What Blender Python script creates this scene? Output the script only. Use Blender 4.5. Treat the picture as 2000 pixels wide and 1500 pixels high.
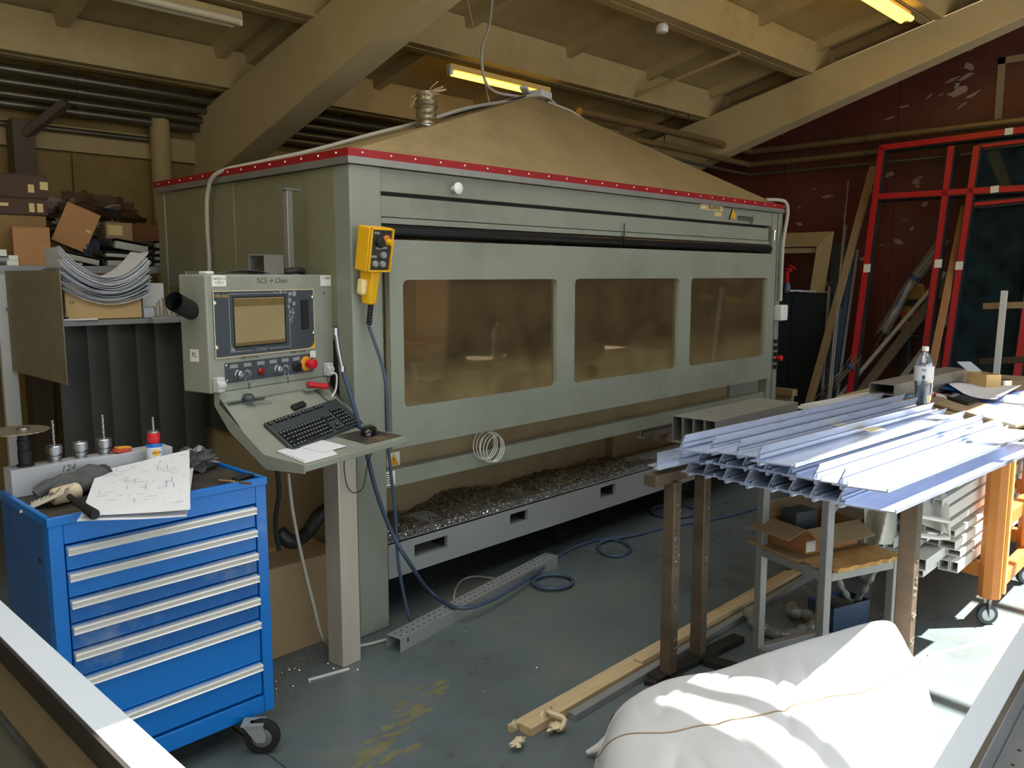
import bpy, bmesh, math, random
from mathutils import Vector, Matrix, Euler, noise
random.seed(7)
for o in list(bpy.data.objects): bpy.data.objects.remove(o)
SC = bpy.context.scene
COL = SC.collection
pi = math.pi

# ------------------------------------------------------------------ camera
FPX = 1620.0
PITCH = math.atan(213 / 1620.0); YAW = math.radians(43.86); EYE = 1.65
CF = Vector((math.cos(YAW) * math.cos(PITCH), math.sin(YAW) * math.cos(PITCH), -math.sin(PITCH)))
CR = Vector((math.sin(YAW), -math.cos(YAW), 0)); CU = CR.cross(CF)
CO = Vector((0, 0, EYE))
cam_data = bpy.data.cameras.new('camera'); cam = bpy.data.objects.new('camera', cam_data); COL.objects.link(cam)
cam_data.sensor_width = 36; cam_data.lens = 36 * FPX / 2000; cam_data.clip_start = 0.02; cam_data.clip_end = 200
mw = Matrix((CR, CU, -CF)).transposed().to_4x4(); mw.translation = CO
cam.matrix_world = mw
SC.camera = cam

# ------------------------------------------------------------------ light
SUN_ENERGY = 30.0
SKY_STRENGTH = 2.7
EXPOSURE = 0.0
SC.view_settings.view_transform = 'Standard'; SC.view_settings.look = 'None'
SC.view_settings.exposure = EXPOSURE; SC.view_settings.gamma = 1.0; SC.view_settings.use_curve_mapping = False
w = bpy.data.worlds.new('sky'); SC.world = w; w.use_nodes = True
nt = w.node_tree; nt.nodes.clear()
bg = nt.nodes.new('ShaderNodeBackground'); wo = nt.nodes.new('ShaderNodeOutputWorld')
bg.inputs[0].default_value = (0.80, 0.90, 1.0, 1); bg.inputs[1].default_value = SKY_STRENGTH
nt.links.new(bg.outputs[0], wo.inputs[0])
sd = bpy.data.lights.new('sun', 'SUN'); sun = bpy.data.objects.new('sun', sd); COL.objects.link(sun)
sd.energy = SUN_ENERGY; sd.angle = math.radians(0.6); sd.color = (1.0, 0.94, 0.84)
SUN_DIR = Vector((-0.75, 0.66, -1.9)).normalized()
sun.rotation_euler = SUN_DIR.to_track_quat('-Z', 'Y').to_euler()
sun.location = (4, -4, 9)

# ------------------------------------------------------------------ placement helpers
def ray(px, py): return CF + CR * ((px - 1000) / FPX) - CU * ((py - 750) / FPX)
def at(px, py, x=None, y=None, z=None):
    """point on a real vertical or level plane of the hall"""
    d = ray(px, py)
    if x is not None: t = x / d.x
    elif y is not None: t = y / d.y
    else: t = (z - EYE) / d.z
    return CO + d * t
def lin(c): 
    c /= 255.0
    return c / 12.92 if c <= 0.04045 else ((c + 0.055) / 1.055) ** 2.4
def rgb(r, g, b): return (lin(r), lin(g), lin(b), 1)

# ------------------------------------------------------------------ materials
MATS = {}
def mat(name, col, rough=0.6, metal=0.0, var=0.12, scale=3.0, bump=0.0, bscale=60.0, dirt=None, dirt_amt=0.5,
        dscale=2.0, stretch=(1, 1, 1), spec=0.5, emit=None, estr=0.0, coat=0.0, rvar=0.0, aniso=0.0):
    if name in MATS: return MATS[name]
    m = bpy.data.materials.new(name); m.use_nodes = True; n = m.node_tree; N = n.nodes; L = n.links
    b = N['Principled BSDF']
    b.inputs['Roughness'].default_value = rough; b.inputs['Metallic'].default_value = metal
    b.inputs['Specular IOR Level'].default_value = spec; b.inputs['Coat Weight'].default_value = coat
    c = rgb(*col)
    tc = N.new('ShaderNodeTexCoord'); mp = N.new('ShaderNodeMapping'); mp.inputs['Scale'].default_value = stretch
    L.new(tc.outputs['Object'], mp.inputs[0])
    nz = N.new('ShaderNodeTexNoise'); nz.inputs['Scale'].default_value = scale; nz.inputs['Detail'].default_value = 6
    nz.inputs['Roughness'].default_value = 0.62
    L.new(mp.outputs[0], nz.inputs[0])
    cr = N.new('ShaderNodeValToRGB')
    cr.color_ramp.elements[0].position = 0.3; cr.color_ramp.elements[1].position = 0.7
    cr.color_ramp.elements[0].color = tuple(max(0, x * (1 - var)) for x in c[:3]) + (1,)
    cr.color_ramp.elements[1].color = tuple(min(1, x * (1 + var)) for x in c[:3]) + (1,)
    L.new(nz.outputs[0], cr.inputs[0]); out = cr.outputs[0]
    if dirt:
        n2 = N.new('ShaderNodeTexNoise'); n2.inputs['Scale'].default_value = dscale; n2.inputs['Detail'].default_value = 9
        n2.inputs['Roughness'].default_value = 0.7; L.new(mp.outputs[0], n2.inputs[0])
        r2 = N.new('ShaderNodeValToRGB'); r2.color_ramp.elements[0].position = 0.5; r2.color_ramp.elements[1].position = 0.72
        r2.color_ramp.elements[0].color = (0, 0, 0, 1); r2.color_ramp.elements[1].color = (dirt_amt,) * 3 + (1,)
        L.new(n2.outputs[0], r2.inputs[0])
        mx = N.new('ShaderNodeMix'); mx.data_type = 'RGBA'
        L.new(r2.outputs[0], mx.inputs[0]); L.new(out, mx.inputs[6]); mx.inputs[7].default_value = rgb(*dirt); out = mx.outputs[2]
    L.new(out, b.inputs['Base Color'])
    if rvar:
        mr = N.new('ShaderNodeMapRange'); mr.inputs[3].default_value = max(0, rough - rvar); mr.inputs[4].default_value = min(1, rough + rvar)
        L.new(nz.outputs[0], mr.inputs[0]); L.new(mr.outputs[0], b.inputs['Roughness'])
    if bump:
        n3 = N.new('ShaderNodeTexNoise'); n3.inputs['Scale'].default_value = bscale; n3.inputs['Detail'].default_value = 4
        L.new(mp.outputs[0], n3.inputs[0]); bp = N.new('ShaderNodeBump'); bp.inputs['Strength'].default_value = bump
        bp.inputs['Distance'].default_value = 0.01
        L.new(n3.outputs[0], bp.inputs['Height']); L.new(bp.outputs[0], b.inputs['Normal'])
    if emit:
        b.inputs['Emission Color'].default_value = rgb(*emit); b.inputs['Emission Strength'].default_value = estr
    MATS[name] = m; return m
def glass(name, tint, gloss=0.12, dust=0.15, dustcol=(120, 112, 96), rough=0.03, low=None):
    m = bpy.data.materials.new(name); m.use_nodes = True; n = m.node_tree; N = n.nodes; L = n.links; N.clear()
    o = N.new('ShaderNodeOutputMaterial'); tr = N.new('ShaderNodeBsdfTransparent'); tr.inputs[0].default_value = rgb(*tint)
    gl = N.new('ShaderNodeBsdfGlossy'); gl.inputs['Roughness'].default_value = rough; gl.inputs[0].default_value = (1, 1, 1, 1)
    fr = N.new('ShaderNodeFresnel'); fr.inputs[0].default_value = 1.5
    mr = N.new('ShaderNodeMath'); mr.operation = 'MULTIPLY'; mr.inputs[1].default_value = gloss / 0.1; mr.use_clamp = True
    L.new(fr.outputs[0], mr.inputs[0])
    m1 = N.new('ShaderNodeMixShader'); L.new(mr.outputs[0], m1.inputs[0]); L.new(tr.outputs[0], m1.inputs[1]); L.new(gl.outputs[0], m1.inputs[2])
    df = N.new('ShaderNodeBsdfDiffuse'); df.inputs[0].default_value = rgb(*dustcol)
    tc = N.new('ShaderNodeTexCoord'); nz = N.new('ShaderNodeTexNoise'); nz.inputs['Scale'].default_value = 5; nz.inputs['Detail'].default_value = 10
    nz.inputs['Roughness'].default_value = 0.75
    L.new(tc.outputs['Object'], nz.inputs[0])
    rp = N.new('ShaderNodeMapRange'); rp.inputs[1].default_value = 0.35; rp.inputs[2].default_value = 0.75; rp.inputs[3].default_value = dust * 0.4; rp.inputs[4].default_value = dust * 1.8
    L.new(nz.outputs[0], rp.inputs[0])
    dout = rp.outputs[0]
    if low:                                   # grime splashed up the lower part
        sp = N.new('ShaderNodeSeparateXYZ'); L.new(tc.outputs['Object'], sp.inputs[0])
        lr = N.new('ShaderNodeMapRange'); lr.inputs[1].default_value = low[1]; lr.inputs[2].default_value = low[0]; lr.inputs[3].default_value = 1.0; lr.inputs[4].default_value = low[2]
        L.new(sp.outputs[2], lr.inputs[0]); mm = N.new('ShaderNodeMath'); mm.operation = 'MULTIPLY'; mm.use_clamp = True
        L.new(dout, mm.inputs[0]); L.new(lr.outputs[0], mm.inputs[1]); dout = mm.outputs[0]
    m2 = N.new('ShaderNodeMixShader'); L.new(dout, m2.inputs[0]); L.new(m1.outputs[0], m2.inputs[1]); L.new(df.outputs[0], m2.inputs[2])
    L.new(m2.outputs[0], o.inputs[0]); MATS[name] = m; return m

# ------------------------------------------------------------------ mesh builder
W = {}
class MB:
    def __init__(s, xf=None): s.v = []; s.f = []; s.xf = xf
    def add(s, vs, fs):
        k = len(s.v); s.v += [Vector(a) for a in vs]; s.f += [tuple(i + k for i in f) for f in fs]; return s
    def box(s, x0, x1, y0, y1, z0, z1):
        return s.add([(x0, y0, z0), (x1, y0, z0), (x1, y1, z0), (x0, y1, z0), (x0, y0, z1), (x1, y0, z1), (x1, y1, z1), (x0, y1, z1)],
                     [(0, 3, 2, 1), (4, 5, 6, 7), (0, 1, 5, 4), (1, 2, 6, 5), (2, 3, 7, 6), (3, 0, 4, 7)])
    def obox(s, c, size, rot=(0, 0, 0)):
        R = Euler(rot).to_matrix(); c = Vector(c); h = Vector(size) / 2
        vs = [c + R @ Vector((sx * h.x, sy * h.y, sz * h.z)) for sz in (-1, 1) for sx, sy in ((-1, -1), (1, -1), (1, 1), (-1, 1))]
        return s.add(vs, [(0, 3, 2, 1), (4, 5, 6, 7), (0, 1, 5, 4), (1, 2, 6, 5), (2, 3, 7, 6), (3, 0, 4, 7)])
    def bar(s, p, q, wd, ht, up=(0, 0, 1)):
        p = Vector(p); q = Vector(q); d = (q - p).normalized(); up = Vector(up)
        a = d.cross(up)
        if a.length < 1e-4: a = d.cross(Vector((1, 0, 0)))
        a.normalize(); b = a.cross(d).normalized(); a *= wd / 2; b *= ht / 2
        return s.add([p - a - b, p + a - b, p + a + b, p - a + b, q - a - b, q + a - b, q + a + b, q - a + b],
                     [(0, 3, 2, 1), (4, 5, 6, 7), (0, 1, 5, 4), (1, 2, 6, 5), (2, 3, 7, 6), (3, 0, 4, 7)])
    def hbar(s, p, q, wd, ht, t=0.003, up=(0, 0, 1)):
        """hollow rectangular tube"""
        p = Vector(p); q = Vector(q); d = (q - p).normalized(); up = Vector(up)
        a = d.cross(up)
        if a.length < 1e-4: a = d.cross(Vector((1, 0, 0)))
        a.normalize(); b = a.cross(d).normalized()
        vs = []
        for e in (p, q):
            for k in (0, t):
                A = a * (wd / 2 - k); B = b * (ht / 2 - k); vs += [e - A - B, e + A - B, e + A + B, e - A + B]
        f = []
        for i in range(4):
            j = (i + 1) % 4
            f += [(i, j, 8 + j, 8 + i), (4 + j, 4 + i, 12 + i, 12 + j), (i, 4 + i, 4 + j, j), (8 + i, 8 + j, 12 + j, 12 + i)]
        return s.add(vs, f)
    def extr(s, poly, vec):
        n = len(poly); poly = [Vector(p) for p in poly]; vec = Vector(vec)
        return s.add(poly + [p + vec for p in poly], [tuple(range(n))[::-1], tuple(range(n, 2 * n))] + [(i, (i + 1) % n, n + (i + 1) % n, n + i) for i in range(n)])
    def tube(s, pts, r, n=8, closed=False, cap=True, rad=None):
        pts = [Vector(p) for p in pts]; m = len(pts); vs = []; prev = None
        for i, p in enumerate(pts):
            if closed: d = pts[(i + 1) % m] - pts[i - 1]
            else: d = pts[min(i + 1, m - 1)] - pts[max(i - 1, 0)]
            d.normalize()
            if prev is None:
                a = d.cross(Vector((0, 0, 1)))
                if a.length < 1e-3: a = d.cross(Vector((1, 0, 0)))
            else: a = prev - d * prev.dot(d)
            a.normalize(); b = d.cross(a); prev = a; rr = rad[i] if rad else r
            vs += [p + (a * math.cos(2 * pi * k / n) + b * math.sin(2 * pi * k / n)) * rr for k in range(n)]
        f = []
        for i in range(m if closed else m - 1):
            i2 = (i + 1) % m
            f += [(i * n + k, i * n + (k + 1) % n, i2 * n + (k + 1) % n, i2 * n + k) for k in range(n)]
        if cap and not closed: f += [tuple(range(n))[::-1], tuple((m - 1) * n + k for k in range(n))]
        return s.add(vs, f)
    def cyl(s, p, q, r, r2=None, n=20):
        return s.tube([p, q], r, n, rad=[r, r if r2 is None else r2])
    def lathe(s, c, prof, n=24, axis=None):
        c = Vector(c); vs = []; A = Matrix.Identity(3)
        if axis is not None: A = Vector(axis).normalized().to_track_quat('Z', 'Y').to_matrix()
        for r, z in prof: vs += [c + A @ Vector((r * math.cos(2 * pi * k / n), r * math.sin(2 * pi * k / n), z)) for k in range(n)]
        f = []
        for i in range(len(prof) - 1): f += [(i * n + k, i * n + (k + 1) % n, (i + 1) * n + (k + 1) % n, (i + 1) * n + k) for k in range(n)]
        f += [tuple(range(n))[::-1], tuple((len(prof) - 1) * n + k for k in range(n))]
        return s.add(vs, f)
    def grid(s, fn, nu, nv, close=False):
        k = len(s.v); s.v += [Vector(fn(i / nu, j / nv)) for i in range(nu + 1) for j in range(nv + 1)]
        s.f += [(k + i * (nv + 1) + j, k + (i + 1) * (nv + 1) + j, k + (i + 1) * (nv + 1) + j + 1, k + i * (nv + 1) + j + 1) for i in range(nu) for j in range(nv)]
        return s
    def sheet(s, fn, nu, nv, t):
        """a curved sheet with thickness t below the surface"""
        s.grid(fn, nu, nv)
        def fb(u, v):
            p = Vector(fn(u, v)); return p - Vector((0, 0, t))
        k = len(s.v); g = MB(); g.grid(fb, nu, nv); s.add(g.v, [f[::-1] for f in g.f])
        n = (nu + 1) * (nv + 1); base = k - n
        ring = [i * (nv + 1) for i in range(nu + 1)] + [nu * (nv + 1) + j for j in range(1, nv + 1)] + [i * (nv + 1) + nv for i in range(nu - 1, -1, -1)] + [j for j in range(nv - 1, 0, -1)]
        for a, b in zip(ring, ring[1:] + ring[:1]): s.f.append((base + b, base + a, k + a, k + b))
        return s
    def build(s, name, m, parent=None, smooth=38, bevel=0.0, seg=2, kind=None, label=None, recalc=True):
        vs = [s.xf @ v for v in s.v] if s.xf else s.v
        o = bpy.data.objects.new(name, None) if False else None
        if parent is None:
            xs = [v.x for v in vs]; ys = [v.y for v in vs]; zs = [v.z for v in vs]
            org = Matrix.Translation(((min(xs) + max(xs)) / 2, (min(ys) + max(ys)) / 2, min(zs)))
            inv = org.inverted()
        else: org = W[parent]; inv = org.inverted()
        me = bpy.data.meshes.new(name); me.from_pydata([inv @ v for v in vs], [], s.f); me.update()
        if recalc:
            b = bmesh.new(); b.from_mesh(me); bmesh.ops.recalc_face_normals(b, faces=b.faces); b.to_mesh(me); b.free()
        if m: me.materials.append(m)
        if smooth:
            me.polygons.foreach_set('use_smooth', [True] * len(me.polygons)); me.set_sharp_from_angle(angle=math.radians(smooth))
        o = bpy.data.objects.new(name, me); COL.objects.link(o)
        if parent is None: o.matrix_world = org; W[o] = org
        else: o.parent = parent; W[o] = W[parent]
        if bevel:
            bv = o.modifiers.new('bevel', 'BEVEL'); bv.width = bevel; bv.segments = seg; bv.limit_method = 'ANGLE'; bv.angle_limit = math.radians(40)
        if kind: o['kind'] = kind
        if label: o['label'] = label
        return o
def tag(o, label, cat, group=None, kind=None):
    o['label'] = label; o['category'] = cat
    if group: o['group'] = group
    if kind: o['kind'] = kind
    return o
def thing(name, label, cat, loc=(0, 0, 0), rz=0.0, group=None):
    o = bpy.data.objects.new(name, None); COL.objects.link(o); o.empty_display_size = 0.1
    m = Matrix.Translation(loc) @ Matrix.Rotation(rz, 4, 'Z'); o.matrix_world = m; W[o] = m
    return tag(o, label, cat, group)
def struct(name, mb, m, parent=None, **k):
    return mb.build(name, m, parent, kind='structure', **k)
def dup(root, loc, rz, label, group=None):
    r = root.copy(); COL.objects.link(r); r.location = loc; r.rotation_euler = (0, 0, rz); r['label'] = label
    if group: r['group'] = group
    for ch in list(root.children):
        c = ch.copy(); COL.objects.link(c); c.parent = r
        for g in list(ch.children):
            d = g.copy(); COL.objects.link(d); d.parent = c
    return r
def frame(origin, xdir, ydir):
    """matrix whose x axis is xdir, y axis ydir (made square), z = x cross y"""
    x = Vector(xdir).normalized(); z = x.cross(Vector(ydir)).normalized(); y = z.cross(x)
    m = Matrix((x, y, z)).transposed().to_4x4(); m.translation = Vector(origin); return m
def text(body, size, fr, m, parent, name='lettering', ext=0.0003, align='CENTER', shear=0.0):
    cu = bpy.data.curves.new(name, 'FONT'); cu.body = body; cu.size = size; cu.extrude = ext; cu.align_x = align; cu.align_y = 'CENTER'; cu.shear = shear
    cu.resolution_u = 3
    t = bpy.data.objects.new('tmp', cu); COL.objects.link(t)
    dg = bpy.context.evaluated_depsgraph_get(); me = bpy.data.meshes.new_from_object(t.evaluated_get(dg)); bpy.data.objects.remove(t)
    me.transform(W[parent].inverted() @ fr); me.materials.clear(); me.materials.append(m)
    o = bpy.data.objects.new(name, me); COL.objects.link(o); o.parent = parent; W[o] = W[parent]; return o
def smooth_path(pts, n=8):
    """Catmull-Rom through the points"""
    P = [Vector(p) for p in pts]; P = [2 * P[0] - P[1]] + P + [2 * P[-1] - P[-2]]; out = []
    for i in range(1, len(P) - 2):
        for k in range(n):
            t = k / n; a, b, c, d = P[i - 1], P[i], P[i + 1], P[i + 2]
            out.append(0.5 * ((2 * b) + (c - a) * t + (2 * a - 5 * b + 4 * c - d) * t * t + (3 * b - a - 3 * c + d) * t ** 3))
    out.append(P[-2]); return out

# palette
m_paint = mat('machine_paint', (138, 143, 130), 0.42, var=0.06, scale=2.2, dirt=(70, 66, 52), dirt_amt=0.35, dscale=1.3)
m_paint_shade = mat('machine_paint_shade', (128, 126, 98), 0.45, var=0.06, scale=1.6, dirt=(80, 72, 50), dirt_amt=0.3, dscale=1.1)  # same machine paint, with dimmer, warmer light put into its colour
m_dust = mat('dusty_sheet', (156, 136, 98), 0.95, var=0.10, scale=2.0, bump=0.15, bscale=90, spec=0.1, dirt=(92, 78, 52), dirt_amt=0.5, dscale=1.2)
m_tan = mat('dusty_tan_steel', (148, 132, 102), 0.8, var=0.10, scale=2.5, spec=0.2, dirt=(100, 82, 54), dirt_amt=0.5)
m_red = mat('red_vinyl_strip', (150, 22, 26), 0.5, var=0.08)
m_alu = mat('bare_aluminium', (176, 180, 184), 0.34, 1.0, var=0.08, scale=4, rvar=0.1)
m_alu_film = mat('aluminium_profile', (214, 224, 243), 0.30, 0.65, var=0.10, scale=5, stretch=(0.4, 6, 6), rvar=0.12)
m_alu_dull = mat('dull_aluminium', (160, 160, 156), 0.5, 0.7, var=0.12, scale=6)
m_white_pvc = mat('white_profile', (222, 222, 218), 0.4, var=0.04)
m_black = mat('black_rubber', (24, 25, 26), 0.6, var=0.2)
m_blackgloss = mat('black_gloss_tube', (20, 22, 25), 0.3, var=0.2)
m_dark = mat('dark_steel', (46, 44, 42), 0.6, 0.3, var=0.2)
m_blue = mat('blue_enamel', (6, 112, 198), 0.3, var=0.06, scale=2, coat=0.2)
m_bluedk = mat('blue_enamel_shade', (26, 90, 158), 0.22, var=0.08, scale=2, coat=0.3)  # same blue enamel, shade of the sides put into a darker colour
m_handle = mat('brushed_handle', (236, 234, 226), 0.36, 0.35, var=0.06, stretch=(0.5, 8, 8), scale=12)
m_screw = mat('bright_screw', (225, 220, 205), 0.25, 0.9, var=0.05)
m_paper = mat('white_paper', (232, 234, 240), 0.7, var=0.02)
m_paper2 = mat('grey_paper', (190, 196, 206), 0.7, var=0.08)
m_card = mat('cardboard', (158, 134, 102), 0.85, var=0.08, scale=5, spec=0.15)
m_card_dk = mat('old_cardboard', (120, 84, 60), 0.9, var=0.12, scale=4, spec=0.1)
m_card_or = mat('orange_cardboard', (176, 132, 90), 0.85, var=0.06, scale=4, spec=0.15)
m_tape = mat('packing_tape', (190, 160, 110), 0.3, var=0.05)
m_grey = mat('grey_steel_paint', (150, 154, 154), 0.45, 0.2, var=0.06)
m_ltgrey = mat('light_grey_paint', (196, 198, 196), 0.5, var=0.05)
m_dkgrey = mat('dark_grey_panel', (62, 70, 76), 0.5, var=0.06)
m_yellow = mat('yellow_plastic', (236, 180, 22), 0.4, var=0.04)
m_orange = mat('orange_steel_paint', (206, 130, 60), 0.45, var=0.05)
m_redplastic = mat('red_plastic', (206, 30, 44), 0.35, var=0.03)
m_bluehose = mat('blue_hose', (64, 82, 106), 0.45, var=0.08)
m_cable = mat('grey_cable', (176, 172, 160), 0.55, var=0.08)
m_white = mat('white_plastic', (226, 226, 222), 0.4, var=0.03)
m_ink = mat('black_ink', (26, 26, 30), 0.7, var=0.1)
m_rust = mat('brown_square_tube', (108, 93, 76), 0.5, 0.35, var=0.18, scale=8, dirt=(60, 48, 38), dirt_amt=0.7, dscale=5)
m_wood = mat('raw_timber', (198, 174, 134), 0.75, var=0.14, scale=9, stretch=(0.5, 9, 9))
m_wood2 = mat('weathered_timber', (150, 126, 92), 0.8, var=0.16, scale=8, stretch=(5, 5, 0.5))
m_mdf = mat('fibreboard', (170, 150, 118), 0.8, var=0.06)
# ================================================================== SETTING
def zr(y): return 4.55 - 0.24 * y          # underside of the roof ribs
m_conc = mat('painted_concrete', (182, 162, 118), 0.85, var=0.07, scale=1.6, bump=0.05, bscale=40, spec=0.2, dirt=(120, 100, 62), dirt_amt=0.4, dscale=1.2)
m_raft = mat('rafter_concrete', (206, 190, 150), 0.85, var=0.06, scale=1.6, bump=0.05, bscale=40, spec=0.2, dirt=(160, 140, 100), dirt_amt=0.4, dscale=1.0)
m_conc_dk = mat('dusty_coffer', (142, 124, 84), 0.9, var=0.08, scale=1.4, spec=0.15, dirt=(100, 84, 54), dirt_amt=0.4)
m_wallb = mat('back_wall_plaster', (150, 128, 82), 0.9, var=0.12, scale=1.2, spec=0.1, dirt=(88, 68, 38), dirt_amt=0.7, dscale=0.9)
m_wallr = mat('maroon_wall_sheet', (94, 46, 40), 0.42, var=0.16, scale=1.0, dirt=(116, 96, 78), dirt_amt=0.35, dscale=1.6)
m_patch = mat('scraped_plaster', (190, 176, 160), 0.9, var=0.1)

# floor: one slab with recessed saw joints
def floor_mat():
    m = bpy.data.materials.new('floor_coating'); m.use_nodes = True; n = m.node_tree; N = n.nodes; L = n.links; b = N['Principled BSDF']
    tc = N.new('ShaderNodeTexCoord'); a = N.new('ShaderNodeTexNoise'); a.inputs['Scale'].default_value = 1.1; a.inputs['Detail'].default_value = 10; a.inputs['Roughness'].default_value = 0.68
    L.new(tc.outputs['Object'], a.inputs[0])
    r = N.new('ShaderNodeValToRGB'); e = r.color_ramp.elements; e[0].position = 0.33; e[0].color = rgb(84, 90, 90); e[1].position = 0.66; e[1].color = rgb(112, 116, 108)
    k = r.color_ramp.elements.new(0.5); k.color = rgb(96, 108, 112)
    L.new(a.outputs[0], r.inputs[0])
    c = N.new('ShaderNodeTexNoise'); c.inputs['Scale'].default_value = 9; c.inputs['Detail'].default_value = 8; L.new(tc.outputs['Object'], c.inputs[0])
    r2 = N.new('ShaderNodeValToRGB'); r2.color_ramp.elements[0].position = 0.55; r2.color_ramp.elements[1].position = 0.75
    r2.color_ramp.elements[0].color = (0, 0, 0, 1); r2.color_ramp.elements[1].color = (0.35, 0.35, 0.35, 1); L.new(c.outputs[0], r2.inputs[0])
    mx = N.new('ShaderNodeMix'); mx.data_type = 'RGBA'; L.new(r2.outputs[0], mx.inputs[0]); L.new(r.outputs[0], mx.inputs[6]); mx.inputs[7].default_value = rgb(92, 88, 74)
    L.new(mx.outputs[2], b.inputs['Base Color'])
    mr = N.new('ShaderNodeMapRange'); mr.inputs[3].default_value = 0.12; mr.inputs[4].default_value = 0.50; L.new(a.outputs[0], mr.inputs[0]); L.new(mr.outputs[0], b.inputs['Roughness'])
    bp = N.new('ShaderNodeBump'); bp.inputs['Strength'].default_value = 0.08; bp.inputs['Distance'].default_value = 0.01; L.new(c.outputs[0], bp.inputs['Height']); L.new(bp.outputs[0], b.inputs['Normal'])
    return m
m_floor = floor_mat()
fl = MB(); g = 0.004
xs = [-6, -2.4, 1.35, 5.1, 9.2]; ys = [-7, -3.3, 0.72, 4.6, 7.0]
for i in range(4):
    for j in range(4): fl.box(xs[i] + g, xs[i + 1] - g, ys[j] + g, ys[j + 1] - g, -0.12, 0)
fl.box(-6, 9.2, -7, 7, -0.2, -0.006)
struct('floor', fl, m_floor, smooth=0)
# yellow worn paint on the floor
m_stain = mat('worn_yellow_paint', (118, 116, 84), 0.6, var=0.2, scale=12)
sm = MB()
for k in range(46):
    c = Vector((1.5 + random.random() * 0.62, 2.28 + random.gauss(0, 0.045), 0.0006)); c.y += (c.x - 1.8) * 0.45
    r = random.uniform(0.008, 0.026); n = 7; a0 = random.random() * 6
    sm.add([c + Vector((math.cos(a0 + 2 * pi * i / n) * r * random.uniform(0.5, 1.3) * 1.8, math.sin(a0 + 2 * pi * i / n) * r * random.uniform(0.5, 1.3), k * 0.00001)) for i in range(n)], [tuple(range(n))])
tag(sm.build('paint_stain', m_stain, smooth=0, recalc=False), 'worn yellow paint mark on the floor in front of the aluminium leg', 'stain', kind='stuff')

# walls
wb = MB(); wb.box(-6, 9.3, 6.8, 7.0, 0, 3.6); back = struct('wall_back', wb, m_wallb)
for x0 in (-3.2, -1.4, 0.45, 2.3, 4.2, 6.1, 8.0):
    p = MB(); p.box(x0 + 0.012, x0 + 1.85, 6.775, 6.7995, 0.01, 2.55); p.build('panel', m_wallb, back, bevel=0.006)
p = MB(); p.box(-5.9, 8.9, 6.74, 6.7995, 2.56, 2.74); p.build('ledge', m_conc, back)
gd = MB(); gd.box(-60, 60, -60, -7.01, -.25, -.02); gd.box(-60, -6.21, -7, 60, -.25, -.02); struct('ground', gd, mat('asphalt_yard', (120, 118, 112), .9))
wl = MB(); wl.box(-6.2, -6.01, -7, 7, 0, 6); struct('wall_left', wl, m_wallb)
wr = MB(); wr.box(9.0, 9.2, -7, 7, 0, 6.5); right = struct('wall_right', wr, m_wallr)
for k, y0 in enumerate((-1.6, -0.4, 0.8, 2.0, 3.2, 4.4, 5.6)):
    p = MB(); p.box(8.985, 8.9995, y0 + 0.008, y0 + 1.2, 0.02, 3.2 + 0.9); p.build('panel', m_wallr, right, bevel=0.003)
# frame outline and bare patches on the maroon wall
p = MB(); a = at(1945, 140, x=8.98); 
p.box(8.97, 8.984, 1.55, 2.32, 3.60, 3.66); p.box(8.97, 8.984, 2.26, 2.32, 3.10, 3.66); p.build('batten', m_tan, right)
pt = MB()
def patch(px, py, sx, sy, ang):
    c = at(px, py, x=8.982); n = 9
    pts = []
    for i in range(n):
        q = 2 * pi * i / n; r = random.uniform(0.45, 1.15); u = math.cos(q) * sx * r; v = math.sin(q) * sy * r
        pts.append((c.x, c.y - (u * math.cos(ang) - v * math.sin(ang)), c.z + u * math.sin(ang) + v * math.cos(ang)))
    pt.add(pts, [tuple(range(n))])
for px, py, sx, sy, an in ((1870, 180, .10, .05, .3), (1885, 150, .10, .03, .5), (1893, 130, .04, .05, .6), (1860, 155, .08, .02, .3), (1900, 185, .08, .02, .5), (1880, 205, .07, .02, .6), (1815, 188, .05, .012, .6), (1765, 208, .06, .015, .1), (1895, 95, .03, .04, .2), (1740, 230, .07, .012, .2), (1838, 185, .04, .01, .5), (1870, 165, .05, .03, .9)):
    patch(px, py, sx, sy, an)
for k in range(26): patch(random.uniform(1560, 1840), random.uniform(320, 560), random.uniform(.02, .08), random.uniform(.008, .03), random.uniform(-.3, .8))
pt.build('bare_patch', mat('scuffed_plaster', (150, 132, 114), .9, var=.25, scale=8), right, kind='stuff', smooth=0, recalc=False)

# rafters
def rafter(x0, idx):
    m = MB(); y0, y1 = -2.2, 6.79
    zt = lambda y: zr(y) - 0.0; zb = lambda y: 4.40 - 0.305 * y + 0.0
    m.extr([(x0, y0, zt(y0)), (x0, y1, zt(y1)), (x0, y1, zb(y1)), (x0, y0, zb(y0) - 0.02)], (0.24, 0, 0))
    return struct('trim_%d' % idx, m, m_raft, bevel=0.012)
rafter(3.25, 1); rafter(8.22, 2); rafter(-1.75, 3)
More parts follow.
